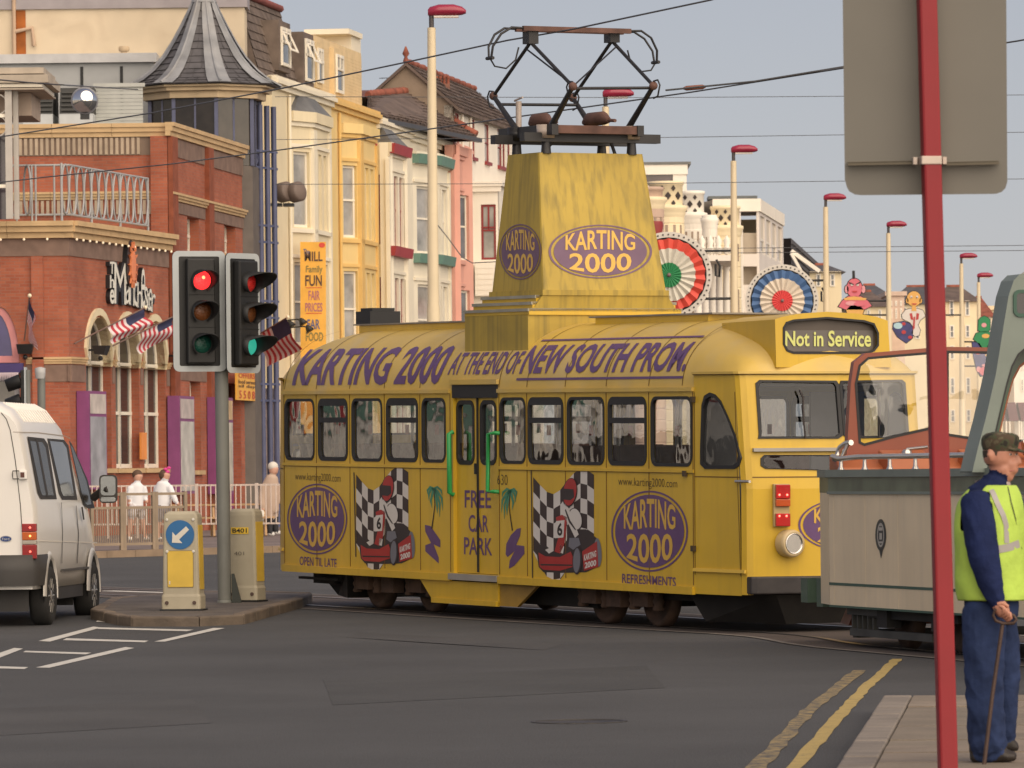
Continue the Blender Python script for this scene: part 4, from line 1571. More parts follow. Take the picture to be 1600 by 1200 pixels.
# the long yellow banner on the cream house's bay
bu0,bu1 = street_u(470,.1),street_u(508,.9)
BND = (FP0 + S3 * street_u(494,.45) + SN * .45).y - 1.2
bn = thing('shop_banner','tall yellow banner with stacked lettering on the cream house bay','banner',tuple(at(489,545,BND)))
bo = Vector(bn.location)
def BN_(px_,py_,w=0):
 return at(px_,py_,BND - w) - bo
g = MB()
g.sheet([(470,-690),(510,-690),(509,-378),(469,-378)],(),lambda a,b,c: BN_(a,-b,0) + Vector((0,.07 * (c / .05),0)) * -1 if c else BN_(a,-b,0),.05)
g.obj('banner_cloth',GOLD,bn)
for s,x0,x1,yb,yt,m in (('The',474,484,397,389,'b'),('MILL',476,504,408,393,'d'),('Family',478,504,429,415,'g'),('FUN',477,503,447,430,'d'),('FAIR',482,500,469,454,'r'),('PRICES',477,504,487,473,'r'),('FAR',480,500,514,499,'b'),('FOOD',478,505,533,519,'g')):
 g = MB()
 put_text(g,s,lambda a,b: BN_(x0 + (x1 - x0) * a,yb + (yt - yb) * b,.012),.02)
 g.obj('lettering',{'b': mat('ban_blue',(.12,.12,.22),.6,var=0),'d': DKB,'g': mat('ban_olive',(.25,.2,.06),.6,var=0),'r': mat('ban_mauve',(.45,.16,.17),.6,var=0)}[m],bn)
g = MB()
g.sheet([(x,y) for x,y in ell(503,-383,5,4,14)],(),lambda a,b,c: BN_(a,-b,.012))
g.obj('red_emblem',mat('ban_red',(.62,.07,.04),.6,var=0),bn)
for yy in (449,489):
 g = MB()
 g.sheet(rect(478,-yy - 1,503,-yy),(),lambda a,b,c: BN_(a,-b,.012))
 g.obj('rule',MATS['ban_red'],bn)
# swan neck lamps beside the banner
for i,(x,y) in enumerate(((452,507),(470,503),(480,514))):
 s_t = thing('swan_neck_lamp',('black swan neck lamp nearest the striped flag by the banner','black swan neck lamp level with the banner top word','black swan neck lamp in front of the banner foot')[i],'lamp',tuple(at(x - 28,y - 2,BND - i * .3)),0,'lamps lighting the yellow banner')
 k_ = BND / FPX
 g = MB()
 g.tube([(0,.6,0),(0,0,0),(24 * k_,-.5,1 * k_),(29 * k_,-.55,-1 * k_)],.022,5)
 g.obj('arm',BLACKM,s_t)
 g = MB()
 g.lathe([(.03,.10),(.07,.05),(.13,-.10),(.12,-.1)],10,o=(31 * k_,-.56,-2 * k_),ax=(-.5,.1,.8))
 g.obj('lamp_shade',BLACKM,s_t)
# the two drum shaped planters / speakers high on the first house
for i,x in enumerate((437,456)):
 s_t = thing('extractor_drum',('brown round extractor drum on the cream house next to the turret','brown round extractor drum further from the turret')[i],'extractor',tuple(at(x,302,159.0)),0,'extractor drums on the cream house')
 g = MB()
 g.lathe([(.05,.0),(.26,.0),(.28,.05),(.28,.30),(.22,.34),(.05,.35)],16,ax=(.75,-.6,.15))
 g.obj('drum',mat('brown_drum',(.15,.11,.09),.6),s_t)
 g = MB()
 g.box(-.25,.05,.0,.6,-.35,-.27)
 g.obj('bracket',BLACKM,s_t)
# roofs behind: hipped roof over the green and pink houses
TILE = mat('roof_tile_brown',(0.12,0.085,0.07),.85,var=.35,scale=1.5,grime=.4,streak_col=(.19,.14,.10))
RTILE = mat('roof_tile_red',(0.25,0.075,0.045),.85,var=.35,scale=3)
t,h,off,U,bx = hP
def hp(px_,py_,w):
 p = FP0 + SN * w + S3 * street_u(px_,w)
 return at(px_,py_,p.y) - off
e1,e2 = hp(573,178,-.3),hp(745,214,.75)
r1,r2 = hp(575,150,-2.0),hp(640,144,-1.6)
e3 = e2 + SN * -4 + Vector((0,0,.0))
e0 = e1 + SN * -4
g = MB()
g.add([e1,e2,r2,r1,e3,e0],[(0,1,2,3),(1,4,2),(4,5,3,2)])
g.add([e1 - Vector((0,0,.15)),e2 - Vector((0,0,.15)),e3 - Vector((0,0,.15)),e1,e2,e3],[(0,1,4,3),(1,2,5,4)])
rf = g.obj('hipped_roof',TILE,t)
g = MB()
for k in range(11):
 A,B = e1.lerp(r1,k / 11),e2.lerp(r2,k / 11)
 n = 26
 nn = (e2 - e1).cross(r1 - e1).normalized()
 if nn.z < 0:
  nn = -nn
 A2,B2 = e1.lerp(r1,(k + 1) / 11),e2.lerp(r2,(k + 1) / 11)
 for j in range(n):
  f0,f1 = j / n + .004,(j + 1) / n - .004
  l = .05 + rr2.uniform(0,.03)
  g.add([A.lerp(B,f0) + nn * l,A.lerp(B,f1) + nn * l,A2.lerp(B2,f1) + nn * .01,A2.lerp(B2,f0) + nn * .01,A.lerp(B,f0),A.lerp(B,f1)],[(0,1,2,3),(4,5,1,0)])
o = g.obj('roof_tiles',TILE,rf)
o['kind'] = 'stuff'
for a,b in ((r1,r2),(r2,e2),(r2,e3)):
 g = MB()
 n = max(3,int((b - a).length / .42))
 for j in range(n):
  g.tube([a.lerp(b,j / n) + Vector((0,0,.03)),a.lerp(b,(j + .95) / n) + Vector((0,0,.06))],[.12,.14],8)
 o = g.obj('hip_tiles',RTILE,rf)
 o['kind'] = 'stuff'
g = MB()
g.bar(e1 + SN * .1 - Vector((0,0,.12)),e2 + SN * .1 - Vector((0,0,.12)),.16,.14)
g.obj('gutter',mat('dark_gutter',(.06,.06,.065),.5),rf)
# the big white house beyond with the brown gable and long roof
wh = thing('white_guest_house','tall white guest house with narrow red framed windows and a brown gable roof','house',tuple(FP0 + S3 * street_u(714,.1) + SN * .1 + Vector((0,0,FPZ))),0)
off = Vector(wh.location)
h = HF(0)
uw0 = street_u(714,.1)
uw1 = uw0 + 14
ze = street_z(714,164,.1)
WD = -3.0
wm = (WD + .1) / 2
FW2 = Facade(h.p(uw0,.1,0),h.p(uw1,.1,0),wh)
FG = Facade(h.p(uw0,WD,0),h.p(uw0,.1,0),wh)
q = MB()
hs_ = []
zw0,zw1 = street_z(745,246,.1),street_z(745,186,.1)
for x0,x1 in ((717,724),(741,748),(763,770),(783,790)):
 a_,b_ = street_u(x0,.1) - uw0,street_u(x1,.1) - uw0
 hs_.append(rect(a_,zw0,b_,zw1))
for k in range(3):
 hs_.append(rect(10.6 + k * 1.1,zw0,11.2 + k * 1.1,zw1))
q.sheet(rect(0,FPZ,FW2.L,ze),hs_,lambda a,b,c: FW2(a,b,c),.3)
gw = FG.L
zr = at(655,103,h.p(uw0,wm,0).y).z
bk2 = [h.p(uw1,.1,FPZ),h.p(uw1,WD,FPZ),h.p(uw1,WD,ze),h.p(uw1,wm,zr),h.p(uw1,.1,ze)]
q.add([p - off for p in bk2],[(0,1,2,3,4)])
q.obj('wall',WPT,wh)
q = MB()
q.sheet([(0,FPZ),(gw,FPZ),(gw,ze),(gw / 2,zr),(0,ze)],(),lambda a,b,c: FG(a,b,c),.3)
q.obj('gable_wall',mat('roughcast_brown',(.24,.18,.13),.9,var=.18,scale=1.5,bump=.5,bscale=14),wh)
for hh in hs_:
 zm = (hh[0][1] + hh[2][1]) / 2
 window(FW2,grow(hh,-.005),wh,RFR,NETG,depth=.08,fw=.04,bars=[((hh[0][0],zm),(hh[1][0],zm))],sill=.06,sm=RFR)
q = MB()
A = [h.p(uw0 - .15,.1 + .22,ze - .1),h.p(uw1 + .3,.1 + .22,ze - .1),h.p(uw1 + .3,wm,zr + .12),h.p(uw0 - .15,wm,zr + .12),h.p(uw1 + .3,WD - .3,ze - .12),h.p(uw0 - .15,WD - .3,ze - .12)]
B = [p - Vector((0,0,.12)) for p in A]
V = [p - off for p in A + B]
q.add(V,[(0,1,2,3),(3,2,4,5),(7,6,9,8),(8,9,11,10),(0,3,9,6),(3,5,11,9),(0,6,7,1),(1,7,8,2),(2,8,10,4)])
rf = q.obj('gable_roof',TILE,wh)
g = MB()
for k in range(8):
 A0,B0 = A[0].lerp(A[3],k / 8),A[1].lerp(A[2],k / 8)
 A1_,B1_ = A[0].lerp(A[3],(k + 1) / 8),A[1].lerp(A[2],(k + 1) / 8)
 nn = (A[1] - A[0]).cross(A[3] - A[0]).normalized()
 n = 40
 for j in range(n):
  f0,f1 = j / n + .003,(j + 1) / n - .003
  l = .04 + rr2.uniform(0,.03)
  v = [A0.lerp(B0,f0) + nn * l,A0.lerp(B0,f1) + nn * l,A1_.lerp(B1_,f1) + nn * .01,A1_.lerp(B1_,f0) + nn * .01,A0.lerp(B0,f0),A0.lerp(B0,f1)]
  g.add([p - off for p in v],[(0,1,2,3),(4,5,1,0)])
o = g.obj('roof_tiles',TILE,rf)
o['kind'] = 'stuff'
for j in range(12):
 q = MB()
 a0_ = uw0 - .15 + j * 14.4 / 12
 q.tube([h.p(a0_,wm,zr + .14) - off,h.p(a0_ + 1.1,wm,zr + .17) - off],[.09,.11],8)
 q.obj('ridge_tile',RTILE,rf)
q = MB()
q.lathe([(.10,0),(.05,.15),(.12,.25),(.02,.5)],8,o=h.p(uw0 - .1,wm,zr + .15) - off)
q.obj('finial',RTILE,rf)
cp = at(690,134,h.p(uw0 + 4,wm,0).y) - off
q = MB()
q.box(cp.x - .22,cp.x + .28,cp.y - .3,cp.y + .7,cp.z - 1.0,cp.z + .05)
q.obj('chimney_stack',mat('brick_stack',(.22,.10,.07),.85,var=.2),wh)
for k in range(4):
 q = MB()
 q.lathe([(.055,0),(.05,.2),(.065,.22),(.05,.28)],8,o=cp + Vector((-.17 + k * .13,.1,.05)))
 q.obj('chimney_pot',RTILE,wh)
# the lower wing that stands forward, its end wall towards the camera
zwing = street_z(737,278,.5)
uL = street_u(744,.1)
pw = .95
FL = Facade(h.p(uL,.1,0),h.p(uL,pw,0),wh)
FLs = Facade(h.p(uL,pw,0),h.p(uw1,pw,0),wh)
def flz(px_,py_):
 return FL.px(px_,py_)
a_,b_ = FL.px(752,406),FL.px(783,319)
hl = [rect(a_[0],a_[1],min(b_[0],FL.L - .08),b_[1])]
q = MB()
q.sheet(rect(0,FPZ,FL.L,zwing),hl,lambda a,b,c: FL(a,b,c),.25)
q.sheet(rect(0.004,FPZ,FLs.L,zwing),(),lambda a,b,c: FLs(a,b,c),.04)
q.add([FL(0,zwing,0),FL(FL.L,zwing,0),FLs(FLs.L,zwing,0),FLs(FLs.L,zwing,-pw)],[(0,1,2,3)])
q.obj('wing_wall',WPT,wh)
hh = hl[0]
zm = hh[0][1] + (hh[2][1] - hh[0][1]) * .53
um = (hh[0][0] + hh[1][0]) / 2
window(FL,grow(hh,-.005),wh,RFR,NETG,depth=.10,fw=.07,bars=[((hh[0][0],zm),(hh[1][0],zm)),((hh[0][0],zm + .1),(hh[1][0],zm + .1)),((um,zm),(um,hh[2][1]))])
q = MB()
FL.box(q,-.5,FL.L + .12,zwing - .3,zwing - .12,-.02,.12)
FL.box(q,-.5,FL.L + .18,zwing - .118,zwing + .04,-.02,.18)
FLs.box(q,.002,FLs.L,zwing - .118,zwing + .04,-.02,.18)
q.obj('cornice',WPT,wh)
for xx in (1.55,3.3):
 q = MB()
 q.tube([FW2(xx,zwing,.06),FW2(xx,ze - .2,.06)],.05,6)
 q.obj('drainpipe',WPT,wh)
P0_,P1_ = FL.px(742,412,.3),FL.px(792,462,.3)
q = MB()
FL.box(q,P0_[0],P1_[0],P1_[1],P0_[1],.05,.3)
sb_ = q.obj('sign_box',WPT,wh)
for k in range(6):
 q = MB()
 z0 = P1_[1] + (P0_[1] - P1_[1]) * k / 6
 FL.box(q,P0_[0],P1_[0],z0 + .015,z0 + (P0_[1] - P1_[1]) / 6 - .01,.301,.32)
 q.obj('board',WPT,sb_)
q = MB()
a = at(628,150,h.p(uw0,WD,0).y) - off
q.tube([a,a + Vector((0,0,.75))],.02,4)
q.tube([a + Vector((-.75,0,.6)),a + Vector((.15,0,.62))],.015,4)
for k in range(6):
 q.tube([a + Vector((-.65 + k * .14,-.2,.6)),a + Vector((-.65 + k * .14,.2,.6))],.01,4)
q.obj('tv_aerial',BLACKM,wh)
# dark red roof further back on the left of the gable
gb = thing('red_roofed_house','house with a dull red roof glimpsed behind the brown gable','house',tuple(at(590,300,215)))
off = Vector(gb.location)
a,b = at(560,158,215) - off,at(640,129,215) - off
q = MB()
q.add([(a.x,0,a.z),(b.x,0,a.z),(b.x,4,b.z),(a.x,4,b.z),(a.x,8,a.z),(b.x,8,a.z)],[(0,1,2,3),(3,2,5,4),(0,3,4),(1,5,2)])
q.obj('roof',mat('dull_red_tile',(.14,.06,.05),.85,var=.3,scale=3),gb)
q = MB()
q.box(a.x + .2,b.x - .2,.3,7.7,-7,a.z)
q.obj('wall',MATS['roughcast_brown'],gb)
# further along the street, right of the tram's tower
HOT = mat('hotel_white',(0.82,0.76,0.66),.75,var=.05,scale=.6,streak=.10,streak_col=(.5,.42,.32))
HOTC = mat('hotel_cream',(0.78,0.66,0.44),.75,var=.05,scale=.6,streak=.10,streak_col=(.5,.4,.26))
HOTP = mat('hotel_dusky',(0.50,0.36,0.28),.75,var=.08,scale=.6)
HOTR = mat('hotel_dark_red',(0.25,0.03,0.03),.6,var=.1)
DARK = mat('dark_opening',(0.03,0.02,0.018),.6,var=.1)
hotel = thing('turreted_hotel','white and cream hotel with bowed turrets and lattice parapets behind the first rosette','hotel',tuple(at(1080,740,255)))
ho_ = Vector(hotel.location)
def bow(px0,px1,ypar,ycor,D,m,lattice,low=None,cor=None):
 """round fronted bay with banded walls, cornice and a pierced parapet"""
 a,b = at(px0,ycor,D),at(px1,ycor,D)
 r = (b.x - a.x) / 2
 c = Vector(((a.x + b.x) / 2 - ho_.x,D + r * .6 - ho_.y,0))
 zc = a.z - ho_.z
 zp = at((px0 + px1) / 2,ypar,D).z - ho_.z
 q = MB()
 z,prof = -1.5,[]
 while z < zc - .6:
  prof += [(r * .93,z),(r * .93,z + .40),(r * .90,z + .42),(r * .90,z + .46)]
  z += .48
 prof += [(r * .93,zc - .3)]
 q.lathe(prof,20,o=c,smooth=False)
 w_ = q.obj('turret_wall',low or m,hotel)
 q = MB()
 q.lathe([(r * .93,zc - .35),(r * 1.0,zc - .2),(r * 1.0,zc - .1),(r * 1.10,zc),(r * 1.10,zc + .14),(r * .9,zc + .18)],20,o=c)
 q.obj('turret_cornice',cor or m,hotel)
 q = MB()
 q.lathe([(r * .86,zc + .1),(r * .86,zp),(r * .93,zp + .03),(r * .93,zp + .16),(r * .7,zp + .18)],20,o=c)
 q.obj('turret_parapet',m,hotel)
 if lattice:
  for ang in lattice:
   d = Vector((sin(ang),-cos(ang),0))
   t_ = Vector((d.y * -1,d.x,0)) * -1
   hh = (zp - zc) * .5
   zc_ = (zp + zc) / 2 + .05
   for k in range(-1,2):
    for du,dv,s_ in ((0,0,1),(.5,.62,.5),(.5,-.62,.5)):
     if k == 1 and du:
      continue
     x = (k + du) * hh * .95
     z0 = zc_ + dv * hh
     dd = hh * .27 * (s_ ** .5)
     pc = c + d * (r * .885) + t_ * x
     # stay on the curve
     an = ang + x / (r * .885)
     pc = c + Vector((sin(an),-cos(an),0)) * (r * .875)
     nn = Vector((sin(an),-cos(an),0))
     tt = Vector((cos(an),sin(an),0))
     g = MB()
     P = [tt * dd,Vector((0,0,dd * 1.25)),tt * -dd,Vector((0,0,-dd * 1.25))]
     g.add([pc + p * 1 + Vector((0,0,z0)) + nn * .03 for p in P] + [pc + p + Vector((0,0,z0)) - nn * .1 for p in P],[(0,1,2,3)] + [(i,i + 4,(i + 1) % 4 + 4,(i + 1) % 4) for i in range(4)])
     g.obj('lattice_opening',DARK,hotel)
 # slit windows under the cornice
 for ang in (-.9,-.45,0,.45,.9):
  d = Vector((sin(ang),-cos(ang),0))
  tt = Vector((cos(ang),sin(ang),0))
  g = MB()
  pc = c + d * (r * .935)
  for dz,hgt in ((-1.5,.8),(-4.4,1.6),(-7.6,1.7)):
   P = [pc + tt * -.07 * r + Vector((0,0,zc + dz)),pc + tt * .07 * r + Vector((0,0,zc + dz)),pc + tt * .07 * r + Vector((0,0,zc + dz + hgt)),pc + tt * -.07 * r + Vector((0,0,zc + dz + hgt))]
   g.add(P + [p - d * .12 for p in P],[(0,1,2,3),(0,4,5,1),(1,5,6,2),(2,6,7,3),(3,7,4,0)])
  o = g.obj('slit_windows',mat('slit_glass',(.30,.22,.16),.3,var=.2),w_)
  o['kind'] = 'stuff'
bow(985,1040,298,314,246,HOTP,(),None,HOTC)
bow(1010,1072,289,327,252,HOTC,(.1,))
bow(1058,1104,304,338,258,HOT,(-.15,))
bow(1096,1122,342,346,256,HOT,())
bow(1108,1160,327,358,266,HOTC,(-.35,))
q = MB()                                                                # body behind the turrets
a,b = at(985,740,259),at(1150,740,285)
zt = at(1060,322,262).z
P = [(at(985,740,256).x,256),(at(1060,740,258).x,258),(at(1165,740,272).x,272),(at(1165,740,272).x - 6,290),(at(985,740,256).x - 3,290)]
q.loft([[Vector((x,y,FPZ)) - ho_ for x,y in P],[Vector((x,y,at(1100,352,266).z)) - ho_ for x,y in P]],smooth=False)
q.obj('main_block',HOT,hotel)
# dark red lower stage of the first turret
c = at(1020,740,245) - ho_
q = MB()
q.lathe([(.30,at(1020,376,245).z - ho_.z),(.42,at(1020,352,245).z - ho_.z),(.38,at(1020,346,245).z - ho_.z)],16,o=(c.x + .15,c.y,0))
q.obj('red_turret_stage',HOTR,hotel)
# penthouse with the dark glazing
a,b = at(1000,288,262) - ho_,at(1052,257,262) - ho_
q = MB()
q.box(a.x - 1,b.x + .6,a.y,a.y + 9,a.z - 4,a.z)
q.box(a.x - 1,b.x + .65,a.y - .05,a.y + 9,b.z - .45,b.z)
q.box(b.x - .02,b.x + .6,a.y + .02,a.y + .6,a.z,b.z - .45)
for k in range(3):
 q.box(b.x + .3,b.x + .58,a.y + 2.5 + k * 3,a.y + 3.1 + k * 3,a.z,b.z - .45)
pt = q.obj('penthouse',HOT,hotel)
q = MB()
q.box(a.x - 1,b.x - .03,a.y + .12,a.y + 8.5,a.z + .002,b.z - .452)
q.obj('dark_glazing',mat('penthouse_glass',(.09,.07,.07),.2,var=.5,scale=.5),pt)
q = MB()
q.box(a.x - 1.1,b.x + .8,a.y - .1,a.y + 9.1,b.z,b.z + .12)
q.obj('roof_edge',mat('grey_felt',(.16,.16,.15),.8),pt)
# white balcony columns near the lamp post
for i in range(6):
 p = at(1094 + i * 11,740,246 + i * 1.5) - ho_
 q = MB()
 zt0,zb0 = at(1100,408,248).z - ho_.z,at(1100,500,248).z - ho_.z
 q.lathe([(.20,zb0),(.16,zb0 + .3),(.14,zt0 - .3),(.22,zt0)],10,o=(p.x,p.y,0))
 q.obj('column',HOT,hotel)
q = MB()
a,b = at(1090,408,245.5) - ho_,at(1152,398,245.5) - ho_
q.box(a.x,b.x,a.y,a.y + 9,a.z,b.z)
q.obj('porch_roof',HOT,hotel)
for i in range(4):
 q = MB()
 p = at(1097 + i * 13,397,246) - ho_
 q.lathe([(.14,0),(.20,.2),(.1,.35),(.16,.55),(.02,.8)],8,o=p)
 q.obj('urn',HOT,hotel)
def rows(F,parent,u0,u1,n,zs,wfrac,fm,gm,depth=.1,fw=.07,name='window'):
 st = (u1 - u0) / n
 for (z0,z1) in zs:
  for i in range(n):
   a = u0 + st * (i + .5 - wfrac / 2)
   r = rect(a,z0,a + st * wfrac,z1)
   g = MB()
   g.sheet(r,[grow(r,-fw)],lambda x,y,c: F(x,y,.05 + c),.05)
   zm = (z0 + z1) / 2
   g.bar(F(a,zm,.02),F(a + st * wfrac,zm,.02),fw * .8,.04)
   w_ = g.obj(name,fm,parent)
   g = MB()
   g.sheet(grow(r,-fw),(),lambda x,y,c: F(x,y,.012 + c))
   g.obj('pane',gm,w_)
FW3 = mat('far_window_white',(.78,.72,.62),.5,var=.04)
# the angular block with the white frame
blk = thing('modern_flats','angular pale block of flats with a white fascia behind the blue rosette','building',tuple(at(1190,740,272)))
bo_ = Vector(blk.location)
Fa = Facade(at(1118,740,272),at(1190,740,272),blk)
Fb = Facade(at(1190,740,272),at(1228,740,289),blk)
CON = mat('pale_concrete',(0.70,0.64,0.58),.7,var=.05,scale=.5)
zt = at(1190,312,272).z
zf = at(1190,330,272).z
q = MB()
def fpx(F,x,y):
 return F.px(x,y)
r1 = (fpx(Fa,1158,397),fpx(Fa,1183,330))
r2 = (fpx(Fa,1158,445),fpx(Fa,1183,416))
H = [rect(r1[0][0],r1[0][1],r1[1][0],r1[1][1]),rect(r2[0][0],r2[0][1],r2[1][0],r2[1][1])]
q.sheet(rect(0,FPZ,Fa.L,zt),H,lambda a,b,c: Fa(a,b,c),.9)
hb = []
for i in range(4):
 u0,u1 = Fb.L * (.06 + .235 * i),Fb.L * (.06 + .235 * i + .17)
 hb.append(rect(u0,fpx(Fb,1205,404)[1],u1,zf - .15))
q.sheet(rect(0.02,FPZ,Fb.L,zt),hb,lambda a,b,c: Fb(a,b,c),.12)
q.add([Fa(0,zt,0),Fa(Fa.L,zt,0),Fb(Fb.L,zt,0),Fb(Fb.L,zt,-8)],[(0,1,2,3)])
q.obj('wall',CON,blk)
q = MB()
Fa.box(q,0,Fa.L + .10,zf,zt + .05,-.05,.10)
Fb.box(q,.06,Fb.L,zf + .001,zt + .051,-.05,.08)
q.obj('fascia',WPT,blk)
q = MB()
q.sheet(rect(r1[0][0],r1[0][1],r1[1][0],r1[1][1] - 1.0),(),lambda a,b,c: Fa(a,b,-.5 + c),.1)
q.obj('balcony_panel',mat('beige_panel',(.50,.43,.34),.7,var=.08),blk)
q = MB()
q.sheet(rect(r2[0][0],r2[0][1],r2[1][0],r2[1][1]),(),lambda a,b,c: Fa(a,b,-.8 + c),.05)
q.obj('balcony_panel',mat('beige_panel',(.50,.43,.34),.7,var=.08),blk)
for i,r in enumerate(hb):
 zm = r[0][1] + (r[2][1] - r[0][1]) * .42
 q = MB()
 q.sheet(rect(r[0][0],zm,r[1][0],r[2][1]),(),lambda a,b,c: Fb(a,b,-.08 + c),.05)
 q.obj('spandrel_panel',mat('spandrel',(.62,.55,.45),.7,var=.05),blk)
 window(Fb,grow(rect(r[0][0],r[0][1],r[1][0],zm),-.01),blk,FW3,DGLASS,depth=.10,fw=.12)
q = MB()
g_ = at(1190,312,272)
Fa.box(q,-.2,Fa.L - .05,zt + .052,zt + .2,-2,-.1)
q.obj('roof_plant',mat('roof_grey',(.13,.14,.14),.8),blk)
q = MB()
Fb.box(q,Fb.L + .01,Fb.L + 3.4,FPZ,at(1232,346,292).z,-6,-.3)
q.obj('stair_tower',HOTC,blk)
# slate roofed hall
sl = thing('slate_roofed_hall','dark slate roofed hall with a white bargeboard right of the flats','building',tuple(at(1250,740,300)))
so_ = Vector(sl.location)
def qp(px_,py_,D):
 return at(px_,py_,D) - so_
q = MB()
A,B,Cc,Dd = qp(1236,372,300),qp(1300,430,330),qp(1300,500,330),qp(1236,500,300)
q.add([A,B,Cc,Dd,A + Vector((-6,8,0)),B + Vector((-6,8,0))],[(3,2,1,0),(0,1,5,4)])
q.obj('roof',SLATE,sl)
q = MB()
q.bar(qp(1236,392,299),qp(1280,424,299.2),.25,.2)
q.bar(qp(1236,396,298.8),qp(1252,425,298.9),.2,.15)
q.obj('bargeboard',WPT,sl)
for k in range(6):
 q = MB()
 q.bar(qp(1238,380 + k * 8,299.7).lerp(qp(1298,430,329),0),qp(1238,380 + k * 8,299.7).lerp(qp(1298,436 + k * 8,329.7),.95),.06,.05)
 q.obj('slate_course',SLATE,sl)
def far_house(name_label,px0,px1,ytop,D,depth,wallm,roofm,ridge=None,nwin=2,zrows=((448,470),),wf=.45,kind='house',fm=None,gm=None,ybase=None,hip=.3):
 a,b = at(px0,740,D),at(px1,740,D)
 t = thing('seaside_house' if kind == 'house' else 'seaside_hotel',name_label,kind,(a.x,D,FPZ))
 F = Facade((a.x,D),(b.x,D),t)
 zt = at((px0 + px1) / 2,ytop,D).z
 q = MB()
 wdt = b.x - a.x
 q.box(0,wdt,0,depth,-.2,zt - FPZ)
 q.obj('wall',wallm,t)
 if ridge is not None:
  zr = at((px0 + px1) / 2,ridge,D).z - FPZ
  z0 = zt - FPZ
  q = MB()
  o_ = .25
  A = [(-o_,-o_,z0 - .05),(wdt + o_,-o_,z0 - .05),(wdt + o_,depth + o_,z0 - .05),(-o_,depth + o_,z0 - .05),(wdt * hip,depth / 2,zr),(wdt * (1 - hip),depth / 2,zr)]
  q.add(A,[(0,1,5,4),(1,2,5),(2,3,4,5),(3,0,4),(3,2,1,0)])
  rf_ = q.obj('roof',roofm,t)
  q = MB()
  q.tube([A[4],A[5]],.12,6)
  q.obj('ridge',RTILE,rf_)
 else:
  q = MB()
  q.box(-.15,wdt + .15,-.15,depth,zt - FPZ,zt - FPZ + .25)
  q.obj('cornice',wallm,t)
 if nwin:
  zz = [(at(px0,y1,D).z,at(px0,y0,D).z) for (y0,y1) in zrows]
  rows(F,t,wdt * .06,wdt * .94,nwin,zz,wf,fm or FW3,gm or PANEG)
 return t,F
far_house('small house with a dark mansard and one white dormer right of the lamp post',1268,1318,424,312,8,HOTC,SLATE,410,2,((428,448),),.35)
far_house('low cream house under a brown tiled roof behind the pink figure',1330,1390,478,330,9,HOTC,TILE,452,3,((484,504),),.3)
far_house('pale blue walled house with a slate roof left of the gold figure',1345,1392,462,350,9,mat('pale_blue_render',(.42,.55,.55),.7,var=.05),SLATE,442,0)
far_house('narrow pinkish building with a heavy cornice behind the gold figure',1390,1416,462,338,9,mat('pinkish_stone',(.62,.46,.36),.75,var=.08),TILE,None,3,((470,478),(482,498)),.4)
far_house('long slate roofed terrace behind the red sign pole',1400,1492,474,380,10,HOTC,SLATE,444,4,((480,500),(508,530)),.35)
far_house('small white cottage front behind the pink figure',1292,1312,466,318,5,HOT,SLATE,None,1,((475,492),),.3)
t,F = far_house('tall cream hotel with a steep dark roof between the pole and the arch',1474,1530,470,345,9,HOTC,TILE,444,2,((470,494),(508,528),(540,562),(590,616),(640,660)),.3,'hotel')
far_house('cream hotel wing with a red hipped roof beside the green figure',1529,1552,494,352,8,HOT,RTILE,462,1,((500,520),(545,565),(590,615)),.35,'hotel')
far_house('pale hotel with a wide flat eave behind the green figure',1550,1590,484,358,8,HOTC,TILE,None,3,((500,522),(540,560),(580,602),(640,668)),.4,'hotel')
far_house('cream corner building seen through the boat tram arch',1586,1660,520,340,8,HOT,SLATE,None,4,((556,578),(592,612)),.3,'hotel')
for i,(x0,x1) in enumerate(((1556,1572),(1578,1592),(1596,1615))):
 a,b = at(x0,668,336),at(x1,628,336)
 t = thing('shop_awning',('dark maroon shop awning left of the arch opening','dark maroon shop awning in the middle of the arch opening','dark maroon shop awning furthest right in the arch opening')[i],'awning',(a.x,336,0),0,'shop awnings seen under the arch')
 q = MB()
 q.hexa([(0,0,b.z - 1.1),(b.x - a.x,0,b.z - 1.1),(b.x - a.x,3.4,b.z - 1.1),(0,3.4,b.z - 1.1),(0,2.4,b.z),(b.x - a.x,2.4,b.z),(b.x - a.x,3.4,b.z),(0,3.4,b.z)])
 q.obj('canopy',mat('maroon_canvas',(.10,.03,.035),.8,var=.15),t)
 for xx in (0,b.x - a.x):
  q = MB()
  q.tube([(xx,.1,0),(xx,.1,b.z - 1.1)],.05,6)
  q.obj('post',WPT,t)
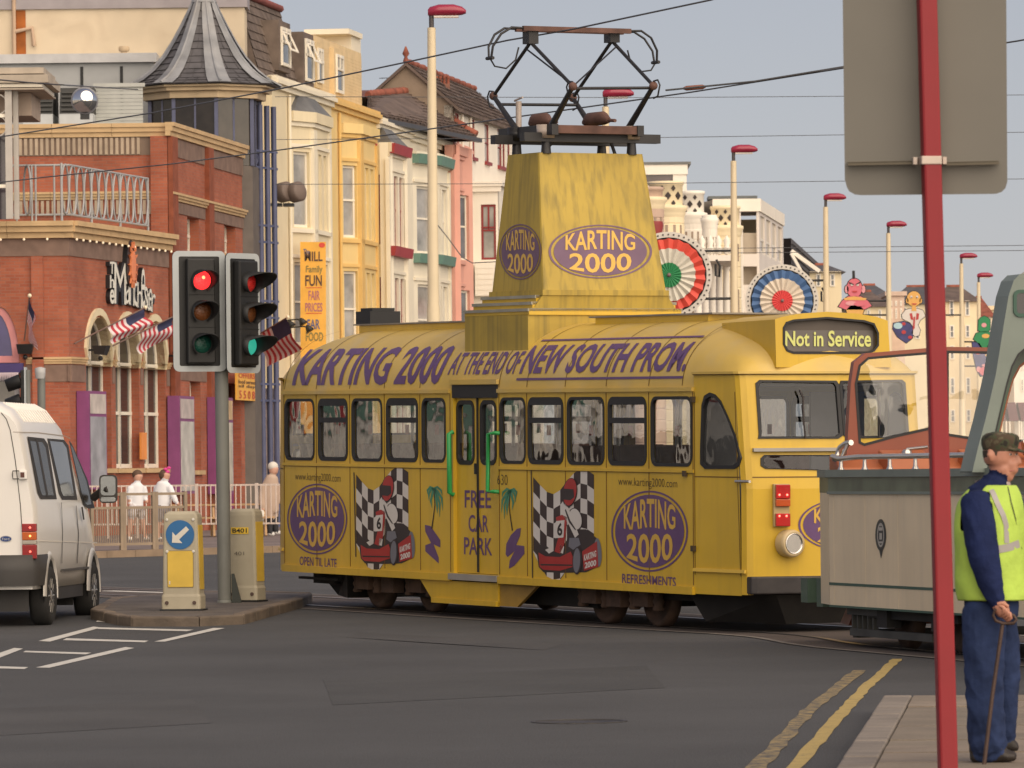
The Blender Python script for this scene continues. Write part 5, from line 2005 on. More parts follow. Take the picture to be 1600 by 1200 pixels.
# the terrace round the corner, left of the picture: it shows in the tram's windows
lt = thing('side_street_terrace','cream side street terrace with shop windows mirrored in the tram panes','building',(-46,60,.16))
Fl = Facade((-46,150),(-46,66),lt)
Fl.n = -Fl.n if Fl.n.x < 0 else Fl.n
rs5 = random.Random(12)
q = MB()
q.add([Fl(0,-.2,0),Fl(Fl.L,-.2,0),Fl(Fl.L,9.5,0),Fl(0,9.5,0),Fl(0,9.5,-8),Fl(Fl.L,9.5,-8),Fl(0,-.2,-8),Fl(Fl.L,-.2,-8)],[(0,1,2,3),(3,2,5,4),(0,3,4,6),(1,7,5,2)])
q.obj('wall',HOT,lt)
for i in range(14):
 u0 = i * 6 + .4
 q = MB()
 Fl.box(q,u0,u0 + 5.2,.5,2.9,.0,.12)
 q.obj('shop_window',(DGLASS,mat('shop_cream',(.55,.5,.42),.3,var=.5,scale=.8),mat('shop_white',(.65,.62,.56),.5,var=.2))[rs5.randrange(3)],lt)  # plain panel colours picked for the pattern they make in the tram panes
 q = MB()
 Fl.box(q,u0,u0 + 5.2,2.95,3.6,.0,.3)
 q.obj('shop_fascia',(RDT,GRT,WPT,mat('navy_fascia',(.04,.05,.12),.5))[rs5.randrange(4)],lt)
 for z in (4.6,7.2):
  q = MB()
  Fl.box(q,u0 + .6,u0 + 2.0,z,z + 1.6,0,.08)
  Fl.box(q,u0 + 3.2,u0 + 4.6,z,z + 1.6,0,.08)
  q.obj('windows',DGLASS,lt)['kind'] = 'stuff'
# lamp posts and the illuminations hung on them
LPOST = mat('lamp_post_cream',(0.66,0.55,0.37),.55,var=.06,scale=1.2,streak=.15,streak_col=(.4,.32,.2))
LRED = mat('lamp_head_red',(0.30,0.02,0.05),.35,var=.08,coat=.3)
LAMPS = [(674,18,'tallest cream lamp post with a red head in front of the pale boarding house'),
         (946,145,'cream lamp post with a red head directly behind the pantograph'),
         (1146,232,'cream lamp post beside the red and green rosette'),
         (1290,306,'cream lamp post between the blue rosette and the pink figure'),
         (1388,348,'cream lamp post right of the pink figure'),
         (1502,397,'cream lamp post right of the red sign pole'),
         (1529,427,'smallest cream lamp post behind the green figure')]
LH = 9.3
LD = []
lamp0 = None
for i,(px_,py_,lab) in enumerate(LAMPS):
 yh = YH + 0.011 * (800 - px_)
 D = FPX * LH / (yh - py_)
 top = at(px_,py_ + 6,D)
 base = Vector((at(px_ + (yh - py_) * .006,740,D).x,D,0.15 if D < 140 else FPZ))
 t = thing('street_lamp',lab,'street lamp',tuple(base),0,'street lamps along the promenade')
 H = top.z - base.z
 dx = top.x - base.x
 q = MB()
 q.tube([(dx * z / H,0,z) for z in (0,1.2,1.25,H * .45,H * .46,H - .25)],[.17,.17,.15,.135,.12,.085],12)
 q.obj('post',LPOST,t)
 q = MB()
 q.tube([(dx,0,H - .25),(dx,0,H)],.05,8)
 q.obj('spigot',mat('dark_spigot',(.06,.05,.05),.5),t)
 q = MB()
 rings = []
 for (x,hw,z0,z1) in ((-.07,.06,.0,.12),(-.03,.11,-.02,.17),(.15,.15,-.02,.22),(.45,.16,-.02,.22),(.62,.13,.0,.17),(.70,.05,.03,.10)):
  rings.append([Vector((dx + x,hw * cos(a) ,H + (z0 + z1) / 2 + (z1 - z0) / 2 * sin(a))) for a in [2 * pi * k / 12 for k in range(12)]])
 q.loft(rings)
 hd = q.obj('lamp_head',LRED,t)
 q = MB()
 q.box(dx + .05,dx + .55,-.1,.1,H - .05,H - .015)
 q.obj('lens',mat('lamp_lens',(.55,.5,.45),.2),hd)
 LD.append((D,base,dx,H))
RBLK = mat('rosette_black',(.015,.014,.014),.6,var=0)
RWHT = mat('rosette_rim',(.60,.56,.50),.6,var=.06)
def pleat(mb,c,r0,r1,n,amp,mi=0):
 """ring of radial folds"""
 vs4,fs = [],[]
 m = 2 * n
 for k in range(m):
  t = pi * k / n
  d = amp if k % 2 else -amp
  for r in (r0,r1):
   e = 1 + (.035 if (k % 2 and r == r1) else 0)
   vs4.append((c[0] + r * e * cos(t),c[1] - d * (r / r1) - amp,c[2] + r * e * sin(t)))
 for k in range(m):
  j = (k + 1) % m
  fs.append((2 * k,2 * k + 1,2 * j + 1,2 * j))
 mb.add(vs4,fs,mi=mi)
def rosette(px_,py_,R,D,cols,label,post_px):
 c = at(px_,py_,D)
 t = thing('rosette',label,'illumination',tuple(c),0,'pleated rosettes hung on the lamp posts')
 k = D / FPX
 r = R * k
 q = MB()
 q.lathe([(r,.12),(r,-.02),(r * .87,-.02),(r * .87,.12)],48,ax=(0,1,0),smooth=False)
 q.obj('rim',RWHT,t)
 q = MB()
 q.sheet(ell(0,0,r * .875,r * .875,48),(),lambda a,b,cc: Vector((a,.05 - cc,b)),.05)
 q.obj('backing_disc',RBLK,t)
 for j,(r0,r1,n,m,y) in enumerate(((.52,.82,22,cols[0],-.05),(.22,.60,22,cols[1],-.12),(.03,.28,22,cols[2],-.19))):
  q = MB()
  pleat(q,(0,y,0),r * r0,r * r1,n,.045 if j < 2 else .02)
  q.obj('pleated_ring',m,t)
 q = MB()
 q.ball((0,-.24,0),.06,10,6)
 q.obj('hub',mat('rosette_hub',(.18,.12,.12),.5),t)
 q = MB()
 for j in range(48):
  a = 2 * pi * j / 48
  q.ball((r * .935 * cos(a),-.03,r * .935 * sin(a)),.028,6,4)
 o = q.obj('bulbs',mat('dark_bulb',(.05,.045,.045),.3,var=0),t)
 o['kind'] = 'stuff'
 dxp = (post_px - px_) * k
 for dz in (.55,-.55):
  q = MB()
  q.tube([(r * .8,.06,dz * r),(dxp,.06,dz * r)],.04,6)
  q.obj('bracket_arm',BLACKM,t)
 q = MB()
 q.tube([(r + .12,.02,.35 * r),(r + .22,.02,.2 * r),(r + .2,.02,-.05 * r),(r + .1,.02,-.02 * r),(r + .1,.02,.25 * r)],.035,6)
 q.obj('cable_loop',BLACKM,t)
rosette(1045,430,68,LD[2][0],(mat('pleat_red',(.62,.07,.045),.6,var=.05),mat('pleat_white',(.58,.55,.47),.6,var=.05),mat('pleat_green',(.02,.20,.07),.6,var=.05)),'large round rosette with red outer pleats and a green centre',1146)
rosette(1222,470,57,LD[3][0],(mat('pleat_blue',(.06,.13,.28),.6,var=.1),mat('pleat_ivory',(.62,.54,.44),.6,var=.05),mat('pleat_centre_red',(.62,.06,.06),.6,var=.05)),'round rosette with blue outer pleats and a red centre',1290)
# flat painted board figures (plain made-up characters) on the next posts
def board_figure(D,label,plates,outline_w,post_px,arms_y,group='painted board figures on the lamp posts'):
 """plates: (pixel polygon, material, layer)"""
 ox = sum(p[0] for p in plates[0][0]) / len(plates[0][0])
 oy = sum(p[1] for p in plates[0][0]) / len(plates[0][0])
 t = thing('board_figure',label,'illumination',tuple(at(ox,oy,D)),0,group)
 o = Vector(t.location)
 for poly,m,layer,nm in plates:
  P = ccw([(x,-y) for x,y in poly])
  if layer == 0:
   g = MB()
   g.sheet(grow(P,outline_w),(),lambda a,b,c: at(a,-b,D) - o + Vector((0,-c * 1.0,0)) * 1.0,.10)
   g.obj('backing_board',RBLK,t)
  g = MB()
  g.sheet(P,(),lambda a,b,c,layer=layer: at(a,-b,D) - o + Vector((0,-.02 - .012 * layer - c * .0,0)))
  g.obj(nm,m,t)
 for y in arms_y:
  g = MB()
  g.tube([at(ox,y,D) - o + Vector((0,.14,0)),at(post_px,y,D) - o + Vector((0,.14,0))],.035,6)
  g.obj('bracket_arm',BLACKM,t)
 return t
def e_(cx,cy,rx,ry,n=18):
 return [(cx + rx * cos(2 * pi * k / n),cy + ry * sin(2 * pi * k / n)) for k in range(n)]
PK = mat('figure_pink',(.62,.14,.18),.6,var=.04)
PK2 = mat('figure_pale_pink',(.68,.30,.32),.6,var=.04)
GO = mat('figure_gold',(.70,.38,.10),.6,var=.04)
GR = mat('figure_green',(.02,.22,.08),.6,var=.08)
NV = mat('figure_navy',(.05,.05,.16),.6,var=.3,scale=3)
WH_ = mat('figure_white',(.66,.60,.54),.6,var=.04)
RDf = mat('figure_red',(.45,.04,.04),.6,var=.04)
BLf = mat('figure_pale_blue',(.40,.58,.62),.6,var=.08)
D5 = LD[4][0]
board_figure(D5,'pink bald board figure with folded arms and a gold belt',[
 (e_(1335,450,12,15),PK,0,'head'),(e_(1323,452,3,6),PK2,0,'ear'),(e_(1349,452,3,6),PK2,0,'ear'),
 ([(1316,470),(1325,463),(1345,463),(1356,470),(1362,478),(1350,484),(1322,484),(1310,479)],PK,0,'chest'),
 ([(1318,466),(1334,463),(1354,466),(1352,469),(1320,469)],GO,1,'collar'),
 ([(1322,484),(1329,477),(1343,477),(1350,484),(1345,500),(1327,500)],GO,0,'belt'),
 (e_(1330,474,9,3.5),PK2,2,'arm'),(e_(1343,475,9,3.5),PK,3,'arm'),
 ([(1326,500),(1346,500),(1352,520),(1338,530),(1322,520)],NV,0,'trousers'),
 (e_(1331,445,2.2,1.8,10),WH_,2,'eye'),(e_(1340,445,2.2,1.8,10),WH_,2,'eye'),
 ([(1326,440),(1334,444),(1334,445.5),(1327,443)],RBLK,3,'eyebrow'),([(1337,444),(1345,439),(1344.5,442),(1337,445.5)],RBLK,3,'eyebrow'),
 ([(1331,454.5),(1340,454.5),(1338,457),(1333,457)],RDf,3,'mouth'),
 ([(1333,424),(1334.5,424),(1335,436),(1333,436)],RBLK,0,'top_knot')],1.2,1388,(470,492))
D6 = LD[5][0]
board_figure(D6 - .6,'gold headed board figure in a white and red waistcoat',[
 (e_(1428,467,11,12),GO,0,'head'),(e_(1417.5,470,2,4),GO,0,'ear'),(e_(1438.5,470,2,4),GO,0,'ear'),
 ([(1425,478),(1431,478),(1432,486),(1424,486)],GO,1,'neck'),
 ([(1415,484),(1424,482),(1433,482),(1442,485),(1446,494),(1438,500),(1434,508),(1438,516),(1436,524),(1430,526),(1424,520),(1428,512),(1422,504),(1410,498),(1409,492)],WH_,0,'waistcoat'),
 ([(1421,490),(1425,489),(1427,500),(1423,499)],RDf,1,'lapel'),([(1432,489),(1436,490),(1435,499),(1431,500)],RDf,1,'lapel'),
 ([(1427.5,495),(1430,495),(1429,513),(1426,516)],RDf,2,'sash'),
 ([(1396,505),(1412,502),(1422,506),(1427,514),(1426,528),(1416,536),(1402,526),(1395,514)],NV,0,'carpet'),
 (e_(1403,509,7,5),BLf,1,'cloud'),(e_(1412,506,3,2.5),RDf,2,'patch'),(e_(1412,519,3.5,3),RDf,2,'patch'),(e_(1422,527,3.5,2.5),RDf,2,'patch'),
 (e_(1424,464,1.8,2.2,10),WH_,2,'eye'),(e_(1433,464,1.8,2.2,10),WH_,2,'eye'),(e_(1424.5,465,.8,1,8),RBLK,3,'pupil'),(e_(1432.5,465,.8,1,8),RBLK,3,'pupil'),
 ([(1424,474),(1433,474),(1431,476),(1426,476)],RDf,3,'mouth')],1.0,1502,(492,))
board_figure(D6 + .3,'green hooded board figure above a pink teapot',[
 ([(1528,516),(1529,500),(1533,496),(1538,494),(1543,496),(1547,500),(1547,515),(1543,519),(1533,519)],GR,0,'hood'),
 (e_(1537.5,508,4,3.5),PK2,1,'face'),
 ([(1521,530),(1525,521),(1534,518),(1543,518),(1552,521),(1556,530),(1550,534),(1545,544),(1538,550),(1531,542),(1526,534)],GR,0,'cloak'),
 (e_(1540,525,6,3.5),GO,1,'clasp'),
 ([(1519,534),(1530,536),(1538,548),(1546,536),(1557,533),(1554,572),(1545,586),(1532,588),(1526,578),(1521,556)],NV,0,'robe'),
 (e_(1538,580,8,7),PK,2,'teapot'),(e_(1529,577,3.5,4.5),PK2,1,'teapot_handle'),(e_(1538,571,4,2),PK2,3,'teapot_lid'),
 (e_(1548,561,3,4),RDf,1,'patch'),(e_(1543,555,4,2),GO,1,'patch'),(e_(1528,552,3,2),RDf,1,'patch')],1.0,1502,(534,572))
# guard rails and the pub's white fence
GRAIL = mat('guard_rail_brown',(.26,.20,.14),.6,metal=.2,var=.15)
gr_ = None
kA = K1 + kk * .2
a3,b3 = on_ground(142,861,0.12),on_ground(292,858,0.12)
for s in range(3):
 A = a3.lerp(b3,s / 3)
 B = a3.lerp(b3,(s + 1) / 3)
 if gr_ is None:
  L = (B - A).length
  gr_ = thing('guard_rail','brown pedestrian guard rail panel','railing',(A.x,A.y,FPZ),atan2(B.y - A.y,B.x - A.x),'guard rail panels on the far kerb')
  for x in (0.03,L - .03):
   q = MB()
   q.box(x - .035,x + .035,-.03,.03,0,1.12)
   q.obj('post',GRAIL,gr_)
  for z in (1.08,.82,.12):
   q = MB()
   q.box(.066,L - .066,-.02,.02,z - .025,z + .025)
   q.obj('rail',GRAIL,gr_)
  first = gr_
  n = 12
  for j in range(1,n):
   q = MB()
   x = .066 + (L - .13) * j / n
   q.box(x - .008,x + .008,-.008,.008,.146,.794)
   q.obj('bar',GRAIL,gr_)
 else:
  r = dup(first,loc=(A.x,A.y,FPZ))
  r['label'] = ('','brown guard rail panel in front of the two walking youngsters','brown guard rail panel left behind the keep left bollard')[s]
first['label'] = 'brown guard rail panel half hidden by the van mirror'
WF = mat('white_fence_paint',(.62,.52,.45),.55,var=.08)
fA,fB = at(120,740,133),at(446,740,131)
nseg = 7
f0 = None
FL_ = ('behind the van','behind the van mirror','behind the two walking youngsters','left of the keep left bollard','behind the keep left bollard','between bollard and signal pole','beside the elderly walker')
for s in range(nseg):
 A,B = fA.lerp(fB,s / nseg),fA.lerp(fB,(s + 1) / nseg)
 L = (B - A).length
 if f0 is None:
  f0 = thing('bar_fence','x','fence',(A.x,A.y,FPZ),atan2(B.y - A.y,B.x - A.x),'white bar fence panels in front of the pub')
  for z in (1.2,.32):
   q = MB()
   q.box(0,L - .004,-.02,.02,z - .02,z + .02)
   q.obj('rail',WF,f0)
  q = MB()
  q.box(0,.06,-.03,.03,0,1.24)
  q.obj('post',WF,f0)
  for j in range(1,6):
   q = MB()
   x = L * j / 6 + .02
   q.tube([(x,-.024,.3),(x,-.024,1.22)],.014,6)
   q.obj('bar',WF,f0)
  r = f0
 else:
  r = dup(f0,loc=(A.x,A.y,FPZ))
 r['label'] = 'white bar fence panel ' + FL_[s]
# wooden picnic tables behind the fence
for i,x in enumerate((318,372)):
 p = at(x,740,134.2)
 t = thing('picnic_table',('wooden picnic table left of the signal pole behind the white fence','wooden picnic table right of the signal pole behind the white fence')[i],'table',(p.x,p.y,FPZ),.1,'picnic tables outside the pub')
 wd = mat('picnic_wood',(.40,.25,.13),.75,var=.2)
 for k in range(4):
  q = MB()
  q.box(-.8,.8,-.36 + k * .18,-.36 + k * .18 + .165,.72,.76)
  q.obj('plank',wd,t)
 for y in (-.72,.62):
  q = MB()
  q.box(-.8,.8,y,y + .2,.42,.46)
  q.obj('bench',wd,t)
 for xx in (-.6,.6):
  for sy in (-1,1):
   q = MB()
   q.bar((xx,sy * .68,0),(xx,sy * .25,.72),.09,.05,up=(1,0,0))
   q.obj('leg',wd,t)
# traffic signals on the island
def island_pt(px_,py_):
 p = on_ground(px_,py_,IH)
 return Vector((p.x,p.y,ground_z(p.y) + IH - .006))
SGREY = mat('signal_pole_grey',(0.16,0.165,0.15),.55,var=.12,scale=2,streak=.2)
SBLK = mat('signal_black',(0.010,0.010,0.010),.55,var=.15)
SWHT = mat('signal_border_white',(0.40,0.43,0.44),.5,var=.05)
pb = island_pt(351,941)
DS = pb.y
ks = DS / FPX
tl = thing('traffic_light','traffic light on a grey pole with its red lamp lit','traffic light',tuple(pb))
topz = at(350,405,DS).z - pb.z
q = MB()
q.tube([(0,0,0),(-.012,0,topz)],.080,14)
q.lathe([(.09,0),(.09,.02),(.08,.03)],14)
q.obj('pole',SGREY,tl)
q = MB()
q.hexa([(.09,-.05,0),(.20,-.05,0),(.20,.05,0),(.09,.05,0),(.085,-.04,.34),(.115,-.04,.34),(.115,.04,.34),(.085,.04,.34)])
q.obj('base_guard',mat('dark_green_guard',(.02,.025,.02),.6),tl)
def signal_head(cx,ytop,ybot,wpx,yaw,dy,lit,zoff=0):
 """backing board with white border, three lamps under cut-away hoods"""
 zc0 = at(cx,(ytop + ybot) / 2,DS).z - pb.z
 xx = (cx - 351) * ks
 Mx = Matrix.Translation((xx,dy,zc0)) @ Matrix.Rotation(yaw,4,'Z')
 hw,hh = wpx * ks / 2,(ybot - ytop) * ks / 2
 q = MB(Mx)
 q.sheet(rrect(-hw,-hh,hw,hh,.07),(),lambda a,b,c: Vector((a,-c,b)),.015)
 bd = q.obj('backing_board',SBLK,tl)
 q = MB(Mx)
 q.sheet(rrect(-hw,-hh,hw,hh,.07),[rrect(-hw + .075,-hh + .065,hw - .075,hh - .065,.02)],lambda a,b,c: Vector((a,-.004 - c,b)),.003)
 q.obj('white_border',SWHT,bd)
 q = MB(Mx)
 q.box(-.17,.17,-.10,-.002,-hh + .09,hh - .09)
 q.obj('lamp_housing',SBLK,tl,bevel=.02)
 q = MB(Mx)
 q.box(-.15,.15,.0,.16,-hh + .12,hh - .12)
 q.obj('rear_housing',SBLK,tl,bevel=.03)
 for i,dz in enumerate((.36,0,-.38)):
  colr = ((.55,.02,.02),(.14,.045,.012),(.008,.07,.05))[i]
  q = MB(Mx)
  prof = [(.001,.040),(.06,.034),(.10,.015),(.112,0)]
  q.lathe(prof,20,o=(0,-.105,dz),ax=(0,-1,0))
  on = lit == i
  m = mat('lens_%d_%s' % (i,'lit' if on else 'dark'),colr,.25,var=.15,scale=25,bump=.5,bscale=60,emit=((1.0,.03,.03),(1,.5,.1),(.05,.55,.38))[i] if on else None,emit_s=(1.6 if i == 0 else .6) if on else 0)
  q.obj('lens',m,tl)
  if on and i == 0:
   q = MB(Mx)
   q.ball((.012,-.135,dz + .03),.022,10,8)
   q.obj('lamp_filament_glow',mat('red_hot_spot',(.9,.3,.15),.3,emit=(1,.35,.15),emit_s=2.2),tl)
  # hood: a tube cut away below
  q = MB(Mx)
  n = 22
  fr,bk = [],[]
  for k in range(n + 1):
   a = radians(-60 + 300 * k / n)
   depth = .36 * (.22 + .78 * max(0,cos(a - radians(55))))
   for rr_,lst in ((.128,fr),):
    lst.append((Vector((rr_ * cos(a),-.10,dz + rr_ * sin(a))),Vector((rr_ * cos(a),-.10 - depth,dz + rr_ * sin(a) - .02))))
  vs5 = [p for ab in fr for p in ab]
  inn5 = [Vector((p.x * .94,p.y,dz + (p.z - dz) * .94)) for p in vs5]
  fs = []
  N = len(vs5)
  for k in range(n):
   fs.append((2 * k,2 * k + 1,2 * k + 3,2 * k + 2))
   fs.append((N + 2 * k + 2,N + 2 * k + 3,N + 2 * k + 1,N + 2 * k))
   fs.append((2 * k + 1,N + 2 * k + 1,N + 2 * k + 3,2 * k + 3))
  q.add(vs5 + inn5,fs,smooth=True)
  q.obj('hood',SBLK,tl)
 for dz in (.19,-.19):
  q = MB(Mx)
  q.box(-.172,.172,-.103,-.101,dz - .004,dz + .004)
  q.obj('housing_seam',mat('seam_black',(.004,.004,.004),.8,var=0),tl)
 for dz in (hh - .12,-hh + .12):
  q = MB()
  q.tube([Mx @ Vector((0,.1,dz)),Vector((0,0,zc0 + dz))],.025,6)
  q.obj('bracket',SGREY,tl)
signal_head(318,393,581,86,radians(20),-.20,0)
signal_head(385,396,583,80,radians(52),-.06,2)
# the second signal, seen sideways beyond the van
p = on_ground(37,866,.12)
p = Vector((p.x,p.y,FPZ))
t2 = thing('traffic_light','black traffic light seen edge on above the van roof','traffic light',tuple(p))
k2 = p.y / FPX
z0,z1 = at(40,640,p.y).z - p.z,at(40,578,p.y).z - p.z
q = MB()
q.tube([(.1,0,0),(.1,0,z1)],.06,10)
q.obj('pole',SGREY,t2)
q = MB()
q.box(-.02,.06,-.1,.12,z0 - .5,z1)
q.obj('lamp_housing',SBLK,t2,bevel=.02)
q = MB()
q.box(.06,.085,-.2,.22,z0 - .55,z1 + .05)
q.obj('backing_board',SWHT,t2)
for i in range(3):
 q = MB()
 zc1 = z1 - .2 - i * .36
 q.lathe([(.13,0),(.12,.28),(.11,.28),(.12,0)],14,o=(-.02,0,zc1),ax=(-1,0,-.35))
 q.obj('hood',SBLK,t2)
p = on_ground(66,864,.12)
t3 = thing('post','plain grey post topped with a pale cap behind the van','post',(p.x,p.y,FPZ))
q = MB()
zt = at(68,575,p.y).z - FPZ
q.tube([(0,0,0),(.02,0,zt)],.075,10)
q.obj('shaft',SGREY,t3)
q = MB()
q.lathe([(.09,zt - .2),(.10,zt - .1),(.10,zt),(.02,zt + .02)],12)
q.obj('cap',GREYM,t3)
# bollards
BOL = mat('bollard_cream',(0.38,0.34,0.25),.6,var=.1,scale=3,grime=.45,streak_col=(.17,.13,.08))
BYEL = mat('bollard_yellow',(0.62,0.42,0.06),.5,var=.10,scale=4,grime=.2,streak_col=(.35,.25,.08))
def bollard(px_,py_,rot,wpx,hpx,label):
 b = island_pt(px_,py_)
 k = b.y / FPX
 t = thing('bollard',label,'bollard',tuple(b),rot,'bollards on the traffic island')
 W,H = wpx * k / 2,hpx * k
 dpt = W * .62
 q = MB()
 def ring(w,d,z,r=.03):
  return [Vector((x,y,z)) for x,y in rrect(-w,-d,w,d,r,3)]
 q.loft([ring(W * 1.03,dpt * 1.05,.02),ring(W * 1.03,dpt * 1.05,.16),ring(W * .97,dpt,.19),ring(W * .90,dpt * .95,H * .93),ring(W * .86,dpt * .9,H * .97),ring(W * .70,dpt * .7,H)],smooth=False)
 q.obj('shell',BOL,t,bevel=.012)
 q = MB()
 q.box(-W * 1.1,W * 1.1,-dpt * 1.12,dpt * 1.12,0,.02)
 q.obj('base_plate',BLACKM,t)
 for x in (-W * .72,W * .72):
  q = MB()
  q.lathe([(.022,0),(.022,.012)],10,o=(x,-dpt * 1.05,.09),ax=(0,-1,0))
  q.obj('fixing_bolt',mat('rust_bolt',(.08,.05,.04),.7),t)
 q = MB()                                                            # yellow side faces
 q.hexa([(W * .975,-dpt * .8,.24),(W * .985,-dpt * .8,.24),(W * .985,dpt * .8,.24),(W * .975,dpt * .8,.24),(W * .90,-dpt * .76,H * .86),(W * .93,-dpt * .76,H * .86),(W * .93,dpt * .76,H * .86),(W * .90,dpt * .76,H * .86)])
 q.obj('side_panel',BYEL,t)
 return t,W,H,dpt,k
t,W,H,dp_,k = bollard(287,953,radians(-10),61,155,'cream and yellow keep left bollard with a blue arrow disc')
yf = lambda z: -(dp_ * (1.0 - .05 * (z - .19) / (H * .93 - .19)))
def face(a,b,c=0):
 return Vector((a,yf(b) - .004 + c * 0 - c,b))
zc_ = H * .765
q = MB()
q.sheet(ell(0,zc_,.165,.165,36),(),lambda a,b,c: face(a,b,.004))
q.obj('arrow_disc',mat('sign_blue',(.02,.12,.30),.4,var=.06,scale=5),t)
def rot2(pts,an,cx,cz):
 return [(cx + x * cos(an) - z * sin(an),cz + x * sin(an) + z * cos(an)) for x,z in pts]
arrow = [(-.125,0),(-.045,.08),(-.045,.030),(.125,.026),(.125,-.026),(-.045,-.030),(-.045,-.08)]
arrow = [(-.125,0),(-.04,-.085),(-.04,-.03),(.12,-.026),(.12,.026),(-.04,.03),(-.04,.085)]
q = MB()
q.sheet(ccw(rot2(arrow,radians(42),0,zc_ - .005)),(),lambda a,b,c: face(a,b,.008))
q.obj('arrow',mat('sign_pale',(.60,.57,.50),.5,var=.05),t)
q = MB()
q.sheet(rrect(-W * .66,H * .24,W * .66,H * .60,.012),(),lambda a,b,c: face(a,b,.004))
q.obj('yellow_panel',BYEL,t)
q = MB()
q.sheet(grow(rrect(-W * .66,H * .24,W * .66,H * .60,.012),.007),(),lambda a,b,c: face(a,b,.002))
q.obj('panel_edge',mat('panel_edge',(.25,.18,.06),.6),t)
for x,z in ((-.16,zc_ + .17),(.16,zc_ + .17),(-.16,zc_ - .19),(.16,zc_ - .19)):
 q = MB()
 q.lathe([(.018,0),(.012,.008)],10,o=face(x * .95,z,.002),ax=(0,-1,0))
 q.obj('rivet',mat('pale_rivet',(.6,.58,.52),.4),t)
q = MB()
q.sheet(rrect(-W * .60,H * .265,-W * .53,H * .30,.004),(),lambda a,b,c: face(a,b,.007))
q.obj('keyhole_label',MATS['sign_pale'],t)
t,W,H,dp_,k = bollard(385,939,radians(-24),52,145,'plain bollard behind the signal pole with a yellow B401 label')
yf = lambda z: -(dp_ * (1.0 - .05 * (z - .19) / (H * .93 - .19)))
q = MB()
q.sheet(rect(-.13,H * .73,.10,H * .80),(),lambda a,b,c: face(a,b,.004))
q.obj('number_label',mat('label_yellow',(.72,.48,.05),.5,var=0),t)
q = MB()
put_text(q,'B401',lambda a,b: face(-.11 + .19 * a,H * .742 + H * .048 * b,.008),.02)
q.obj('lettering',mat('label_black',(.02,.02,.02),.6,var=0),t)
q = MB()
put_text(q,'401',lambda a,b: face(-.09 + .13 * a,H * .50 + H * .04 * b,.005),-.01)
q.obj('lettering',mat('marker_ink',(.07,.06,.05),.7,var=0),t)
# sign pole in the foreground
DP = 29.0
pa,pt_ = at(1481.5,1222,DP),at(1447,-40,DP)
pa = Vector((pa.x,DP,.12))
sp_ = thing('sign_post','red square sign post with the grey back of a large traffic sign','sign',tuple(pa))
q = MB()
up_ = (pt_ - pa).normalized()
rx = Vector((cos(.12),sin(.12),0))
ry = Vector((-sin(.12),cos(.12),0))
r_ = .046
P = []
for base_ in (Vector(),up_ * 4.9):
 for sx,sy in ((-1,-1),(1,-1),(1,1),(-1,1)):
  P.append(base_ + rx * sx * r_ + ry * sy * r_)
q.hexa(P)
q.obj('post',mat('post_red',(.235,.006,.012),.55,var=.08,grime=.2,streak_col=(.16,.012,.014)),sp_,bevel=.012)
q = MB()
q.box(-.09,.09,-.09,.09,0,.012)
q.obj('foot_plate',BLACKM,sp_)
def SPp(x,y,d=.0):
 return at(x,y,DP + d) - pa
q = MB()
q.sheet(ccw([(x,-y) for x,y in [(1323,292),(1327,299),(1336,304),(1345,305),(1556,303),(1565,300),(1571,294),(1574,284),(1572,-60),(1316,-60),(1320,280)]]),(),lambda a,b,c: SPp(a,-b,.11 - c * 1.0),.004)
q.obj('sign_plate',mat('sign_back_grey',(.150,.142,.122),.6,metal=.1,var=.06,scale=1.5),sp_)
for x0,x1 in ((1325,1428),(1478,1561)):
 q = MB()
 a,b = SPp(x0,257,.06),SPp(x1,255,.06)
 q.bar(a,b,.022,.012)
 q.bar(a + Vector((0,.03,.012)),b + Vector((0,.03,.012)),.03,.004)
 q.obj('channel',mat('channel_dark',(.10,.085,.06),.5,metal=.4),sp_)
q = MB()
c_ = SPp(1453,251,0)
for dz in (0,):
 P = []
 for z in (c_.z - .021,c_.z + .021):
  for sx,sy in ((-1,-1),(1,-1),(1,1),(-1,1)):
   P.append(Vector((c_.x,0,z)) + rx * sx * (r_ + .006) + ry * sy * (r_ + .006))
 q.hexa(P)
q.obj('post_clip',mat('clip_pale',(.50,.42,.36),.5,metal=.2),sp_,bevel=.004)
for x in (1430,1476):
 q = MB()
 q.box(SPp(x - 3,250).x,SPp(x + 3,250).x,-.01,.09,c_.z - .018,c_.z + .018)
 q.obj('clamp_block',MATS['clip_pale'],sp_)
# overhead wires
WIRE = mat('overhead_wire',(.075,.075,.08),.5,var=0)
def wire(pts,r,label,cat='overhead wire',grp=None):
 P = [at(*p) for p in pts]
 o = Vector(P[0])
 dense = []
 for i in range(len(P) - 1):
  dense += [P[i].lerp(P[i + 1],j / 6) for j in range(6)]
 dense.append(P[-1])
 q = MB()
 q.tube([p - o for p in dense],r,5)
 ob = q.obj('overhead_wire',WIRE)
 ob.location = o
 tag(ob,label,cat,grp)
 return ob
GW = 'overhead wires above the junction'
wire([(-60,226,88),(0,214,85),(240,176,79),(440,138,73),(640,96,68.5),(793,63,65.6),(893,46,64.2),(1110,0,60),(1330,-60,56)],.010,'contact wire rising over the turret to the top of the pantograph',grp=GW)
wire([(-60,292,98),(69,277,94),(270,256,89),(440,234,84),(640,206,79),(840,178,75),(1080,144,72),(1320,106,70),(1590,64,66),(1700,44,65)],.010,'contact wire crossing the front of the pub and passing below the pantograph',grp=GW)
wire([(1040,141,71),(1180,127,70.6),(1320,104,70.2),(1420,88,70)],.012,'short second wire running into the back of the large sign',grp=GW)
wire([(-20,123,120),(45,129,119),(100,133,118),(215,140,150)],.016,'thin span wire from the pavilion eave to the turret roof',grp=GW)
